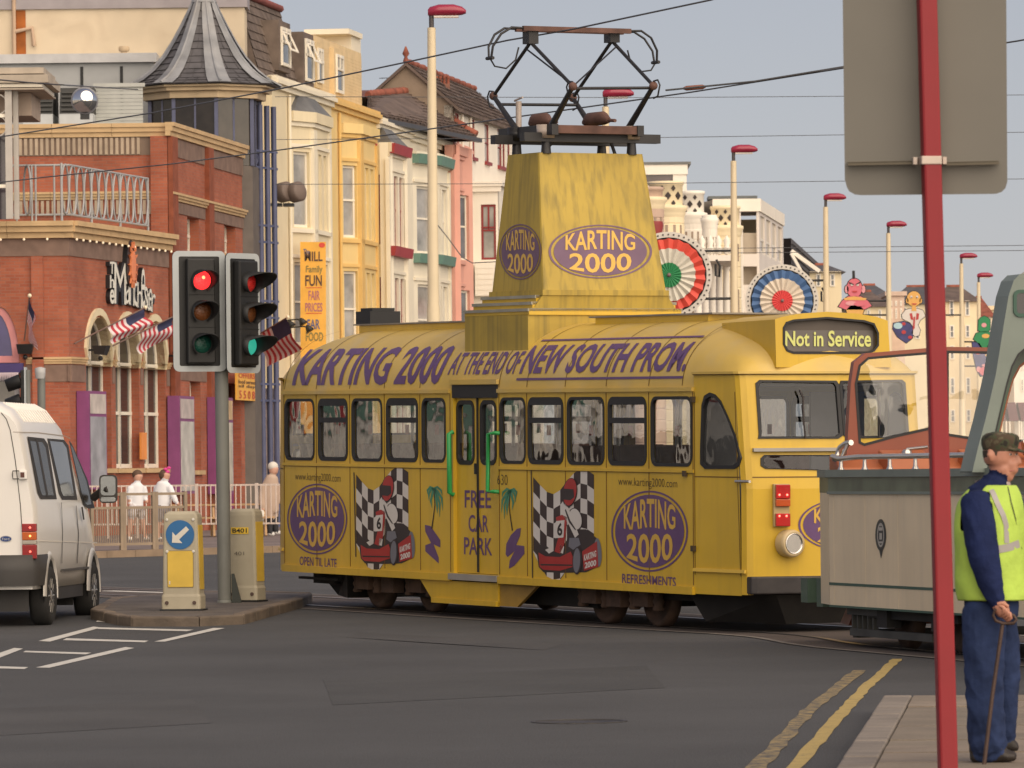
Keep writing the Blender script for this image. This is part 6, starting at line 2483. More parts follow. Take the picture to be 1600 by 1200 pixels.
for y0,y1,D,lab in ((151,148,135,'thin span wire just above the white guest house windows'),(218,206,140,'thin span wire level with the tower top'),(288,279,140,'thin span wire level with the sign bracket'),(389,383,240,'higher of the two thin span wires below the lamp heads'),(395.5,391,200,'lower of the two thin span wires below the lamp heads'),):
 wire([(430 if D < 180 else 1000,y0,D),(1020,(y0 + y1) / 2 + 3,D),(1640,y1,D)],.008 * D / 140,lab,grp='span wires across the street')
# turnbuckle on the double wire
q = MB()
o = at(1085,137,71)
q.tube([Vector((-.14,0,-.008)),Vector((-.1,0,-.006)),Vector((.1,0,.008)),Vector((.14,0,.01))],[.012,.03,.03,.012],8)
ob = q.obj('turnbuckle',mat('rust_turnbuckle',(.22,.08,.05),.7))
ob.location = o
tag(ob,'rusty turnbuckle on the doubled wire right of the pantograph','turnbuckle')
# a string of small lamps from the pale house
wire([(684,352,168),(700,372,168),(722,402,168),(738,411,168),(775,409,168)],.016,'drooping string of lamps in front of the pink house','festoon')
# the yellow tram
ty = Vector((-TN.x,-TN.y,0))
tx = Vector((TD.x * cos(TALPHA),TD.y * cos(TALPHA),-sin(TALPHA)))
tz_ = tx.cross(ty)
TM = Matrix(((tx.x,ty.x,tz_.x,TC.x),(tx.y,ty.y,tz_.y,TC.y),(tx.z,ty.z,tz_.z,0.085),(0,0,0,1)))
TMI = TM.inverted()
TE = TMI @ EYE
TYEL = mat('tram_yellow',(0.60,0.385,0.025),.45,var=.09,scale=1.3,streak=.22,streak_col=(.30,.18,.03),coat=.10,grime=.16)
TROOF = mat('tram_roof_yellow',(0.57,0.39,0.08),.5,var=.10,scale=1.4,grime=.5,streak_col=(.42,.36,.25),coat=.08)
TTOW = mat('tower_yellow',(0.42,0.295,0.045),.6,var=.12,scale=1.2,streak=.62,streak_col=(.15,.12,.035),grime=.45,fine=True)
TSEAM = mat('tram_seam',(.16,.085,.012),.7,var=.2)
GASK = mat('window_gasket',(.015,.015,.016),.6,var=0)
TGL = glass_mat('tram_window_glass',(.80,.82,.80),.20)
TGF = glass_mat('windscreen_glass',(.62,.66,.70),.0)
PUR = mat('sign_purple',(.115,.055,.155),.5,var=.08,scale=4)
INK = mat('ink_black',(.03,.022,.02),.6,var=0)
CHW = mat('check_white',(.62,.58,.54),.5,var=.05)
CHB = mat('check_black',(.035,.02,.02),.5,var=0)
KRED = mat('kart_red',(.36,.02,.02),.45,var=.06)
KDRK = mat('kart_dark',(.03,.02,.022),.5,var=0)
KGRY = mat('kart_grey',(.16,.16,.19),.5,var=0)
LYEL = mat('letter_yellow',(.62,.38,.06),.45,var=.05)
UND = mat('underframe_dark',(.014,.012,.010),.8,var=.4,scale=4)
RUST = mat('underframe_rust',(.07,.04,.025),.85,var=.4,scale=5)
tram = thing('yellow_tram','yellow single deck tram with karting adverts and a tall roof tower','tram',M=TM)
XS,HW = 5.115,1.14
def SP(px_,py_,y=-HW):
 """where the pixel's line of sight meets the tram's long plane y"""
 d = TMI.to_3x3() @ ray(px_,py_)
 t = (y - TE.y) / d.y
 return TE + d * t
def TPL(p0,n):
 p0,n = Vector(p0),Vector(n).normalized()
 def f(px_,py_,lift=0.0):
  d = TMI.to_3x3() @ ray(px_,py_)
  t = ((p0 + n * lift) - TE).dot(n) / d.dot(n)
  return TE + d * t
 return f
ZB,ZG,ZT = 0.40,2.53,2.69
def Le(z):
 return 1.2 if z <= 1.50 else 1.2 - (z - 1.50) * .15
REAR = .26                                                            # the far end is blunt
def plan(fx,fy,z,s=1):
 return Vector((s * (XS + fx * Le(z) * (1 if s > 0 else REAR)),fy * HW,z))
CORN = [(0,1),(.74,.945),(.79,.92),(.82,.87),(1.0,0)]
# long sides with their windows
wz0,wz1 = SP(1049,727).z,SP(1049,621).z
WPX = [(446,491,0),(498,543,1),(550.5,597,0),(604.5,653,1),(660,696,0),(782,821,0),(826,880,1),(887,944,0),(951,1010,1),(1018,1081,0)]
WIN = [(SP(a,675).x,SP(b,675).x,k) for a,b,k in WPX]
dx0,dx1 = SP(708,700).x,SP(777,700).x
for sgn in (-1,1):
 def sf(a,b,c,sgn=sgn):
  return Vector((a,sgn * (HW + c),b))
 q = MB()
 holes = [rrect(a,wz0,b,wz1,.10) for a,b,k in WIN]
 if sgn < 0:
  holes.append(rect(dx0,ZB + .08,dx1,2.50))
 else:
  holes.append(rrect(dx0 + .1,wz0,dx1 - .1,wz1,.10))
 if sgn < 0:
  q.sheet(rect(-XS,ZB,XS,ZG),holes,sf,.05)
 else:
  q.sheet(rect(-XS,ZB,XS,ZG),holes,lambda a,b,c: Vector((a,HW - c * 0 + c,b)),0)
 q.obj('side_panel',TYEL,tram)
 for i,(a,b,k) in enumerate(WIN):
  o_ = rrect(a,wz0,b,wz1,.10)
  q = MB()
  q.sheet(grow(o_,.012),[grow(o_,-(.035 if k else .022))],lambda x,z,c: sf(x,z,.008 + c),.03)
  if k:
   zt = wz0 + (wz1 - wz0) * .66
   q.sheet(rect(a + .01,zt - .03,b - .01,zt + .03),(),lambda x,z,c: sf(x,z,.010 + c),.03)
   q.sheet(rect(a + .02,wz1 - .075,b - .02,wz1 - .02),(),lambda x,z,c: sf(x,z,.009 + c),.03)
  w_ = q.obj('window',GASK,tram)
  q = MB()
  q.sheet(grow(o_,-.01),(),lambda x,z,c: sf(x,z,-.02 + c))
  q.obj('pane',TGL,w_)
  q = MB()
  xm = (a + b) / 2 + (.05 if i % 2 else 0)
  zz = wz0 + (wz1 - wz0) * .50
  q.sheet(rect(xm - .045,zz - .05,xm + .055,zz + .06),(),lambda x,z,c: sf(x,z,-.035 + c))
  q.obj('red_sticker',mat('sticker_red',(.42,.03,.03),.5,var=0),w_)
 # seams between panels, waist and bottom mouldings
 xs_seam = [-XS + .03] + [(WIN[i][1] + WIN[i + 1][0]) / 2 for i in (0,1,2,3)] + [(WIN[i][1] + WIN[i + 1][0]) / 2 for i in (5,6,7,8)] + [dx0 - .07,dx1 + .05,XS - .02]
 for x in xs_seam:
  for z0,z1 in ((ZB + .09,wz0 - .07),(wz0 - .04,ZG - .03)):
   q = MB()
   q.hexa([sf(x - .006,z0,0),sf(x + .006,z0,0),sf(x + .006,z0,.005),sf(x - .006,z0,.005),sf(x - .006,z1,0),sf(x + .006,z1,0),sf(x + .006,z1,.005),sf(x - .006,z1,.005)])
   q.obj('panel_seam',TSEAM,tram)
 for x0,x1 in ((-XS,dx0 - .06),(dx1 + .04,XS)):
  for z0,z1,o_,nm,m in ((wz0 - .075,wz0 - .045,.014,'waist_moulding',TYEL),(ZB - .01,ZB + .07,.03,'bottom_rail',TYEL),(ZG - .02,ZG + .022,.03,'gutter',TROOF)):
   q = MB()
   P = [Vector((x,sgn * (HW + w),z)) for z in (z0,z1) for x,w in ((x0,-.01),(x1,-.01),(x1,o_),(x0,o_))]
   q.hexa(P)
   q.obj(nm,m,tram)
  q = MB()
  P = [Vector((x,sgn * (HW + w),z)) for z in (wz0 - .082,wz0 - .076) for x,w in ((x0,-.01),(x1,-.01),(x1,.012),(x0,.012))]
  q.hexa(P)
  q.obj('waist_dark_strip',TSEAM,tram)  # thin dark strip under the waist moulding
# doors
def DF(a,b,c=0):
 return Vector((a,-(HW - .045 + c),b))
dm = (dx0 + dx1) / 2 + .0
for i,(a,b,pa,pb) in enumerate(((dx0,dm,714,741),(dm,dx1,751,775.5))):
 xa,xb = SP(pa,675,-HW + .045).x,SP(pb,675,-HW + .045).x
 hol = rrect(xa,wz0 - .02,xb,wz1 - .03,.10)
 q = MB()
 q.sheet(rect(a + .006,ZB + .085,b - .006,2.45),[hol],DF,.03)
 dr_ = q.obj('door',TYEL,tram)
 q = MB()
 q.sheet(grow(hol,.012),[grow(hol,-.035)],lambda x,z,c: DF(x,z,.008 + c),.03)
 q.obj('window_gasket',GASK,dr_)
 q = MB()
 q.sheet(grow(hol,-.01),(),lambda x,z,c: DF(x,z,-.02 + c))
 q.obj('pane',TGL,dr_)
q = MB()
q.box(dx0 - .02,dx1 + .02,-HW - .004,-HW + .1,2.455,2.60)
q.obj('door_header',GASK,tram)
q = MB()
q.box(dx0 - .04,dx1 + .04,-HW - .03,-HW + .02,2.605,2.66)
q.obj('door_drip_rail',TROOF,tram)
q = MB()
q.box(dm - .006,dm + .006,-HW + .02,-HW + .052,ZB + .1,2.45)
q.obj('door_joint',GASK,tram)
q = MB()
q.box(dm - .03,dm - .005,-HW + .0,-HW + .046,1.60,1.72)
q.obj('door_handle',GASK,dr_)
q = MB()
q.box(dx0 - .08,dx1 + .02,-HW - .035,-HW + .03,ZB + .005,ZB + .075)
q.obj('step_edge',mat('step_grey',(.30,.28,.25),.6,var=.15),tram)
# step well below the doors
SW = [SP(x,y) for x,y in ((655,905),(676,940),(775,948),(775,908))]
q = MB()
q.sheet([(SW[0].x,ZB - .012),(SW[1].x,SW[1].z),(dx1 - .02,SP(776,947).z),(dx1 - .02,ZB - .012)],(),lambda a,b,c: Vector((a,-(HW - .01 + c),b)),.04)
q.obj('step_skirt',TYEL,tram)
a_ = SP(804,948)
q = MB()
q.sheet([(dx1 - .01,ZB - .012),(dx1 - .01,SP(778,947).z),(a_.x,SP(778,947).z),(SP(836,912).x,ZB - .012)],(),lambda a,b,c: Vector((a,-(HW - .03 + c),b)),.04)
q.obj('step_skirt',mat('dirty_skirt',(.36,.21,.03),.6,var=.2,grime=.6,streak_col=(.08,.06,.03)),tram)
q = MB()
q.box(SW[1].x,dx1 - .02,-HW - .02,-HW + .03,SP(776,947).z - .005,SP(776,947).z + .05)
q.obj('skirt_rail',TYEL,tram)
# cab ends
def patch(a,b,s,sy,z0,z1):
 """wall between two plan points of an end; u across, z up"""
 def f(u,z,c=0.0):
  A,B = plan(a[0],sy * a[1],z,s),plan(b[0],sy * b[1],z,s)
  d = (B - A)
  n = Vector((d.y,-d.x,0)).normalized()
  if n.dot(Vector((A.x - s * 2,A.y * 3,0))) < 0:
   n = -n
  return A.lerp(B,u) + n * c
 return f
def patch_px(f,px_,py_):
 z = 1.6
 for _ in range(8):
  A,B,T = f(0,z),f(1,z),f(0,z + .1)
  n = (B - A).cross(T - A).normalized()
  d = TMI.to_3x3() @ ray(px_,py_)
  P = TE + d * ((A - TE).dot(n) / d.dot(n))
  z = P.z
 A,B = f(0,z),f(1,z)
 return ((P - A).dot(B - A) / (B - A).length_squared,z)
fs_ = patch(CORN[0],CORN[1],1,-1,0,0)
ff_ = patch(CORN[3],CORN[4],1,-1,0,0)
fr_ = patch(CORN[3],CORN[4],1,1,0,0)
QW = [patch_px(fs_,x,y) for x,y in ((1103,731),(1148,731),(1155,726),(1157,714),(1150,682),(1138,652),(1127,628),(1118,618),(1110,615),(1102,620),(1098,634),(1096,700),(1096,724))]
WL = [patch_px(ff_,x,y) for x,y in ((1186,684),(1308,684),(1315,679),(1309,602),(1305,596),(1188,595),(1182,600),(1187,677))]
WR = [patch_px(fr_,x,y) for x,y in ((1348,697),(1416,690),(1420,684),(1412,596),(1408,592),(1342,595),(1338,600),(1343,690))]
SL = [patch_px(ff_,x,y) for x,y in ((1197,732),(1310,735),(1316,730),(1316,714),(1310,711),(1196,711),(1190,716),(1190,727))]
def inset_poly(P,k):
 cx = sum(p[0] for p in P) / len(P)
 cz = sum(p[1] for p in P) / len(P)
 return [(cx + (p[0] - cx) * (1 - k),cz + (p[1] - cz) * (1 - k)) for p in P]
WL,QW,SL = ccw(WL),ccw(QW),ccw(SL)
WRm = [(p[0],p[1]) for p in WL]
for s in (1,-1):
 for sy in (-1,1):
  flip = (s * sy) > 0
  def put(f,outer,holes,th=0.0,nm='cab_panel',m=TYEL,lift=0.0):
   g = MB()
   fn = lambda a,b,c: f(a,b,lift + c)
   g.sheet(outer,holes,fn,th)
   if flip:
    g.f = [list(reversed(x)) for x in g.f]
   return g.obj(nm,m,tram)
  f0 = patch(CORN[0],CORN[1],s,sy,0,0)
  put(f0,rect(0,ZB,1,ZT),[QW] if s > 0 else [],0,'cab_door')
  f1 = patch(CORN[3],CORN[4],s,sy,0,0)
  put(f1,rect(0,ZB + .02,1,1.50),(),0,'dash_panel')
  put(f1,rect(0,1.50,1,ZT),[WL,SL],0,'windscreen_surround')
  for (a,b) in ((CORN[1],CORN[2]),(CORN[2],CORN[3])):
   f2 = patch(a,b,s,sy,0,0)
   put(f2,rect(0,ZB + .01,1,1.50),(),0,'corner_panel')
   put(f2,rect(0,1.50,1,ZT),(),0,'corner_panel')
  for f,W,nm,kk_ in ((f0,QW,'quarter_window',.07),(f1,WL,'windscreen',.05),(f1,SL,'lower_window',.06)):
   if s < 0 and nm == 'quarter_window':
    continue
   g = MB()
   g.sheet([( (p[0]) ,p[1]) for p in inset_poly(W,-.03)],[inset_poly(W,kk_)],lambda a,b,c: f(a,b,.012 + c),.03)
   if flip:
    g.f = [list(reversed(x)) for x in g.f]
   w_ = g.obj(nm,GASK,tram)
   g = MB()
   g.sheet(inset_poly(W,.03),(),lambda a,b,c: f(a,b,-.015 + c))
   if flip:
    g.f = [list(reversed(x)) for x in g.f]
   g.obj('pane',TGF,w_)
  # door seam, sill strip
  g = MB()
  for u in (.015,.985):
   g.add([f0(u - .008,ZB + .2,.003),f0(u + .008,ZB + .2,.003),f0(u + .008,2.50,.003),f0(u - .008,2.50,.003)],[(0,1,2,3)])
  for z in (1.62,):
   g.add([f0(.0,z - .006,.003),f0(1,z - .006,.003),f0(1,z + .006,.003),f0(0,z + .006,.003)],[(0,1,2,3)])
   g.add([f1(.0,z - .006,.003),f1(1,z - .006,.003),f1(1,z + .006,.003),f1(0,z + .006,.003)],[(0,1,2,3)])
  g.obj('cab_seams',TSEAM,tram)['kind'] = 'stuff'
  g = MB()
  zz = patch_px(fs_,1120,894)[1]
  g.hexa([f0(0,zz,0),f0(1.1,zz,0),f0(1.1,zz,.03),f0(0,zz,.03),f0(0,zz + .035,0),f0(1.1,zz + .035,0),f0(1.1,zz + .035,.02),f0(0,zz + .035,.02)])
  g.obj('cab_door_sill',TYEL,tram)
  g = MB()                                                        # bright ledge under the windscreen
  zz = patch_px(ff_,1250,702)[1]
  g.hexa([f1(0.02,zz - .02,0),f1(1,zz - .02,0),f1(1,zz - .02,.05),f1(0.02,zz - .02,.05),f1(0.02,zz + .015,0),f1(1,zz + .015,0),f1(1,zz + .015,.05),f1(0.02,zz + .015,.05)])
  g.obj('windscreen_ledge',mat('ledge_grey',(.30,.28,.25),.5,var=.1),tram)
  g = MB()
  if s < 0:
   continue
  u_,z_ = patch_px(fs_,1153,752)
  g.tube([f0(u_,z_,.03),f0(min(1.25,u_ + .30),z_,.03)],.016,8)
  g.obj('cab_door_handle',mat('handle_chrome',(.55,.52,.48),.25,metal=.9),tram)
  # wiper
  g = MB()
  wx = .55 if s * sy < 0 else .50
  g.tube([f1(wx,2.52,.05),f1(wx + .03,2.44,.06),f1(wx + .02,2.15,.05)],.011,5)
  g.tube([f1(wx + .02,2.36,.04),f1(wx + .035,2.02,.035)],.009,5)
  g.obj('wiper',INK,tram)
# roof: one skin over the body with a dome at either end
NPHI = 13
def prof(ph):
 return HW * max(0.0,cos(ph)) ** .8,ZG + .76 * sin(ph)
FRONT = [(0,-1),(.37,-.975),(.74,-.945),(.79,-.92),(.82,-.87),(.88,-.58),(.94,-.29),(1,0),(.94,.29),(.88,.58),(.82,.87),(.79,.92),(.74,.945),(.37,.975),(0,1)]
PH0 = asin((ZT - ZG) / .76)
def roof_ring(ph):
 w,z = prof(ph)
 t = max(0.0,(ph - PH0) / (pi / 2 - PH0))
 xs = XS - 1.5 * t ** 1.4
 le = Le(min(z,ZT)) * (1 - t ** 2.2) + (XS - xs) * .55 * (1 - t) + .01
 ring = []
 n = len(FRONT)
 for s in (1,-1):
  for i in range(n):
   fx,fy = FRONT[i]
   a = -pi / 2 + pi * i / (n - 1)
   ex,ey = cos(a),sin(a)
   k = min(1,t * 2.2)
   x,y = fx + (ex - fx) * k,fy + (ey - fy) * k
   ring.append(Vector((s * (xs + x * (le if s > 0 else le * REAR + (XS - xs) * .3)),s * y * w,z)))
 return ring
q = MB()
PH0 = asin((ZT - ZG) / .76)
phs = [0.0,PH0 * .5,PH0] + [PH0 + (radians(90) - PH0) * (i / NPHI) for i in range(1,NPHI + 1)]
q.loft([roof_ring(p) for p in phs],caps=False)
nF = len(FRONT)
kp_ = []
for i,f in enumerate(q.f):                                              # the cab walls close the ends below the brow
 r_i,k = divmod(i,2 * nF)
 kp_.append(not (r_i < 2 and (k % nF) != nF - 1))
q.f = [f for f,k in zip(q.f,kp_) if k]
q.m = [f for f,k in zip(q.m,kp_) if k]
q.s = [f for f,k in zip(q.s,kp_) if k]
q.obj('roof',TROOF,tram)
def RM(x,ph,lift=.004):
 w,z = prof(ph)
 w2,z2 = prof(ph + .02)
 n = Vector((0,-(z2 - z),-(w2 - w))).normalized()
 if n.y > 0:
  n = -n
 return Vector((x,-w,z)) + Vector((0,-abs(n.y),abs(n.z))) * lift
R_ = radians
for x in [(WIN[i][1] + WIN[i + 1][0]) / 2 for i in (0,1,2,3,5,6,7,8)] + [dx1 + .05,-XS + .05,XS - .25]:
 q = MB()
 L = [RM(x - .008,R_(a),.004) for a in range(3,78,6)]
 R2 = [RM(x + .008,R_(a),.004) for a in range(3,78,6)]
 n = len(L)
 q.add(L + R2,[(i,n + i,n + i + 1,i + 1) for i in range(n - 1)])
 q.obj('roof_seam',TSEAM,tram)
def brow(z0,z1,out_,nm,m,s=1):
 g = MB()
 B,T = [],[]
 pts = [(fx,fy) for fx,fy in FRONT]
 for lst,z in ((B,z0),(T,z1)):
  for o_ in (0.0,out_):
   for fx,fy in pts:
    p = plan(fx,fy,min(z,2.70),s)
    d = Vector((s * (.3 + fx * .7) * 1.0,fy * 1.0,0)).normalized()
    lst.append(Vector((p.x,p.y,z)) + d * o_)
 n = len(pts)
 g.add(B + T,[(n + i,n + i + 1,3 * n + i + 1,3 * n + i) for i in range(n - 1)] + [(2 * n + i,2 * n + i + 1,3 * n + i + 1,3 * n + i) for i in range(n - 1)] + [(i,i + 1,n + i + 1,n + i) for i in range(n - 1)])
 return g.obj(nm,m,tram)
for s in (1,-1):
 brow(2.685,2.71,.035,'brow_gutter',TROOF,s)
 brow(2.676,2.684,.02,'brow_dark_strip',TSEAM,s)  # thin dark strip under the brow gutter
# roof walkway and the small roof lamp
for x0,x1 in ((SP(566,519,-.4).x,-1.0),(1.6,SP(1112,501,-.4).x)):
 q = MB()
 q.box(x0,x1,-.44,.44,3.16,3.325)
 b = q.obj('walkway',TYEL,tram)
 q = MB()
 q.box(x0 - .12,x1 + .12,-.46,.46,3.327,3.345)
 q.obj('walkway_top',mat('walkway_grey',(.22,.20,.17),.8,var=.25,scale=2),b)
p = SP(588,517,-.1)
q = MB()
q.box(p.x - .15,p.x + .25,-.3,.1,3.345,3.50)
q.box(p.x - .12,p.x + .2,-.25,.05,3.502,3.54)
q.obj('roof_lamp',GASK,tram)
# tower
T1,T2,B1,B2 = SP(842,238,-.66),SP(792,244,-.66),SP(849,457,-.78),SP(767,461,-.78)
ztop,zbt = T1.z,B1.z
top = [(T2.x,-.66),(T1.x,-.66),(T1.x,.66),(T2.x,.66)]
bot = [(B2.x,-.78),(B1.x,-.78),(B1.x,.78),(B2.x,.78)]
q = MB()
q.loft([[Vector((x,y,zbt)) for x,y in bot],[Vector((x,y,ztop)) for x,y in top]],smooth=False)
tow = q.obj('tower',TTOW,tram,bevel=.03)
q = MB()
q.loft([[Vector((x * 1.0 + (.015 if x > .3 else -.015),y * 1.02,zbt - .03)) for x,y in bot],[Vector((x + (.015 if x > .3 else -.015),y * 1.02,zbt + .03)) for x,y in bot]],smooth=False)
q.obj('tower_moulding',TTOW,tow)
F1 = SP(825,491,-.96)
zf1 = F1.z
fl = [(B2.x - .3,-.96),(F1.x,-.96),(F1.x,.96),(B2.x - .3,.96)]
q = MB()
mid = [(B2.x - .02,-.78),(B1.x,-.78),(B1.x,.78),(B2.x - .02,.78)]
low = [(B2.x - .02,-.80),(F1.x,-.94),(F1.x,.94),(B2.x - .02,.80)]
q.loft([[Vector((x,y,zf1)) for x,y in low],[Vector((x,y,zbt - .02)) for x,y in mid]],smooth=False)
q.obj('tower_flare',TTOW,tow)
for k in range(3):
 z1 = zbt - .03 - k * (zbt - zf1 - .02) / 3
 z0 = z1 - (zbt - zf1 - .02) / 3 + .004
 q = MB()
 o_ = .06 * (k + 1)
 q.box(B2.x - .10 * (k + 1),B1.x - .06 + .03 * k,-.78 - o_,.78 + o_,z0,z1)
 q.obj('tower_step',TYEL,tow)
 q = MB()
 q.box(B2.x - .10 * (k + 1) - .015,B1.x - .06 + .03 * k,-.78 - o_ - .015,.78 + o_ + .015,z1 - .03,z1 + .003)
 q.obj('step_nosing',mat('nosing_grey',(.28,.27,.22),.7,var=.25),tow)
q = MB()
q.loft([[Vector((x,y,2.95)) for x,y in fl],[Vector((x,y,zf1)) for x,y in fl]],smooth=False)
q.obj('tower_base',TTOW,tow)
def karting_logo(fn,cx,cy,rx,ry,lift=.004,bold=.035,parent=None,half=False):
 """ringed purple oval with the two arched words; fn(px, py, lift)"""
 q = MB()
 ang = [2 * pi * i / 48 for i in range(48)]
 O = lambda k: [(cx + rx * k * cos(t),-(cy + ry * k * sin(t))) for t in ang]
 o1,o2,N = O(1),O(.955),48
 q.add([fn(a,-b,lift) for a,b in o1 + o2],[(i,(i + 1) % N,N + (i + 1) % N,N + i) for i in range(N)])
 q.obj('logo_ring',PUR,parent)
 q = MB()
 for k in range(24):                                                 # filled in upright slices so that it follows a bent surface
  a0,a1 = -pi / 2 + pi * k / 24,-pi / 2 + pi * (k + 1) / 24
  x0,x1,h0,h1 = cx + rx * .9 * sin(a0),cx + rx * .9 * sin(a1),ry * .9 * cos(a0),ry * .9 * cos(a1)
  q.add([fn(x0,cy + h0,lift),fn(x1,cy + h1,lift),fn(x1,cy - h1,lift),fn(x0,cy - h0,lift)],[(0,1,2,3)])
 q.obj('logo_oval',PUR,parent)
 def env(u):
  return sqrt(max(0,1 - u * u))
 q = MB()
 def g1(u,v):
  x = -.70 + 1.40 * u
  t_ = .76 * env(x * .98) + .05
  b_ = .06 - .05 * sin(pi * u * 3) * .6
  return fn(cx + rx * x * .96,cy - ry * (b_ + (t_ - b_) * v),lift * 1.7)
 put_text(q,'KARTING',g1,bold)
 def g2(u,v):
  x = -.60 + 1.20 * u
  b_ = -.80 * env(x * .95)
  t_ = -.06
  return fn(cx + rx * x,cy - ry * (b_ + (t_ - b_) * v),lift * 1.7)
 put_text(q,'2000',g2,bold)
 q.obj('lettering',LYEL,parent)
nt_ = (Vector((B1.x,-.78,zbt)) - Vector((T1.x,-.66,ztop))).cross(Vector((0,1,0)))
nt_ = nt_ if nt_.x > 0 else -nt_
PUR_ = PUR
PUR = mat('faded_purple',(.15,.085,.14),.6,var=.12,scale=4)
karting_logo(TPL((B1.x,0,zbt),nt_),938,393,81,42,.006,.02,tow)
nl_ = Vector((0,-1,(.78 - .66) / (ztop - zbt)))
karting_logo(TPL((B1.x,-.78,zbt),nl_),813,393.5,33,43.5,.006,.02,tow)
PUR = PUR_
# pantograph
PBLK = mat('pantograph_black',(.018,.017,.018),.5,var=.3,scale=6)
PRST = mat('pantograph_rust',(.12,.06,.045),.8,var=.35,scale=5)
PORC = mat('insulator_pale',(.42,.35,.30),.4,var=.1)
pan = tow
def PP(px_,py_,y):
 return SP(px_,py_,y)
yl,yr = -.56,.52
Lt,Rt = PP(829,66,yl),PP(956,64,yr)
A_,B_,C_,D_ = PP(771,150,yl),PP(895,135,yl),PP(895,153,yr),PP(1021,134,yr)
a0_,b0_,c0_,d0_ = PP(807,203,yl),PP(861,198,yl),PP(919,190,yr),PP(982,200,yr)
for a,b,r in ((A_,a0_,.032),(B_,b0_,.034),(C_,c0_,.030),(D_,d0_,.032)):
 q = MB()
 q.tube([a,b],[r * .8,r * 1.15],8)
 q.obj('pantograph_lower_arm',PBLK,pan)
for a,b in ((A_,Lt),(B_,Lt),(C_,Rt),(D_,Rt)):
 q = MB()
 q.tube([a,b],.020,8)
 q.obj('pantograph_upper_arm',PBLK,pan)
for a,b in ((Lt.lerp(A_,.12),B_.lerp(Rt,.02)),(Rt.lerp(D_,.12),B_)):
 q = MB()
 q.tube([a,b],.010,6)
 q.obj('pantograph_brace',PBLK,pan)
for a,b in ((A_.lerp(a0_,.25),C_.lerp(c0_,.30)),(B_.lerp(b0_,.05),D_.lerp(d0_,.05))):
 q = MB()
 q.tube([a,b],.018,6)
 q.obj('pantograph_cross_tube',PBLK,pan)
for p in (A_,B_,C_,D_):
 q = MB()
 q.ball(p,.05,10,6)
 q.obj('pantograph_knuckle',PRST,pan)
 q = MB()
 v = Vector((.10,0,0)) if p in (C_,D_) else Vector((-.10,0,0))
 q.tube([p + Vector((0,0,.05)),p + v + Vector((0,0,.06)),p + v * 1.5,p + v + Vector((0,0,-.12)),p + Vector((0,0,-.14))],.010,5)
 q.obj('pantograph_cable',PBLK,pan)
for p in (Lt,Rt):
 q = MB()
 q.box(p.x - .08,p.x + .08,p.y - .06,p.y + .06,p.z - .02,p.z + .12)
 q.obj('pantograph_head_joint',PBLK,pan)
zt_h = Lt.z + .14
for dx in (-.09,.09):
 q = MB()
 q.box(Lt.x + dx - .025,Lt.x + dx + .025,yl - .14,yr + .14,zt_h - .02,zt_h + .035)
 q.obj('collector_strip',PRST,pan)
 for s,y in ((-1,yl - .14),(1,yr + .14)):
  q = MB()
  q.tube([(Lt.x + dx,y,zt_h + .01),(Lt.x + dx,y + s * .14,zt_h + .015),(Lt.x + dx * .9,y + s * .27,zt_h - .06),(Lt.x + dx * .6,y + s * .36,zt_h - .2),(Lt.x + dx * .3,y + s * .37,zt_h - .34)],.014,6)
  q.obj('collector_horn',PBLK,pan)
for s,y in ((-1,yl - .14),(1,yr + .14)):
 q = MB()
 y1 = y + s * .37
 q.tube([(Lt.x - .08,y1,zt_h - .33),(Lt.x + .08,y1,zt_h - .33)],.02,6)
 q.tube([(Lt.x,y1,zt_h - .33),(Lt.x,y1 - s * .06,zt_h - .42),(Lt.x,y1 - s * .2,zt_h - .44),(Lt.x,y1 - s * .32,zt_h - .34),(Lt.x,y1 - s * .36,zt_h - .2)],.010,5)
 q.obj('horn_tip',PBLK,pan)
zfr = (a0_.z + d0_.z) / 2
xa,xb = min(a0_.x,c0_.x) - .05,max(b0_.x,d0_.x) + .1
for y in (yl,yr):
 q = MB()
 q.box(xa,xb,y - .04,y + .04,zfr - .10,zfr + .02)
 q.obj('pantograph_frame_beam',PBLK,pan)
for x in (xa + .06,xb - .06,(xa + xb) / 2):
 q = MB()
 q.box(x - .045,x + .045,yl + .041,yr - .041,zfr - .08,zfr + .01)
 q.obj('pantograph_frame_beam',PRST,pan)
for i,(x,y,l) in enumerate((((xa + xb) / 2 - .3,-.25,.5),((xa + xb) / 2 + .2,.2,.6))):
 q = MB()
 q.tube([(x - l / 2,y,zfr + .08),(x - l / 4,y,zfr + .11),(x + l / 4,y,zfr + .11),(x + l / 2,y,zfr + .08)],[.03,.08,.08,.03],10)
 q.tube([(x + l / 2,y,zfr + .08),(x + l / 2 + .15,y,zfr + .07)],.02,6)
 q.obj('pantograph_spring',PRST,pan)
for x in (T2.x + .05,T1.x - .02):
 q = MB()
 q.box(x - .06,x + .06,-.86,.86,ztop + .12,ztop + .22)
 q.obj('pantograph_base_beam',PBLK,pan)
 for y in (yl,yr):
  q = MB()
  q.lathe([(.07,ztop + .22),(.10,ztop + .24),(.09,ztop + .28),(.11,ztop + .31),(.10,zfr - .13),(.07,zfr - .10)],12,o=(x,y,0))
  q.obj('insulator',PORC if x > .3 else PBLK,pan)
  q = MB()
  q.lathe([(.06,ztop - .01),(.05,ztop + .12)],10,o=(x,y,0))
  q.obj('pantograph_foot',PBLK,pan)
q = MB()
q.tube([(T2.x + .2,-.3,ztop + .03),(T2.x + .25,-.1,ztop + .25),(T2.x + .4,.2,ztop + .30),(T2.x + .55,.35,ztop + .2),(T2.x + .6,.4,ztop)],.02,6)
q.obj('pantograph_cable',PBLK,pan)
q = MB()
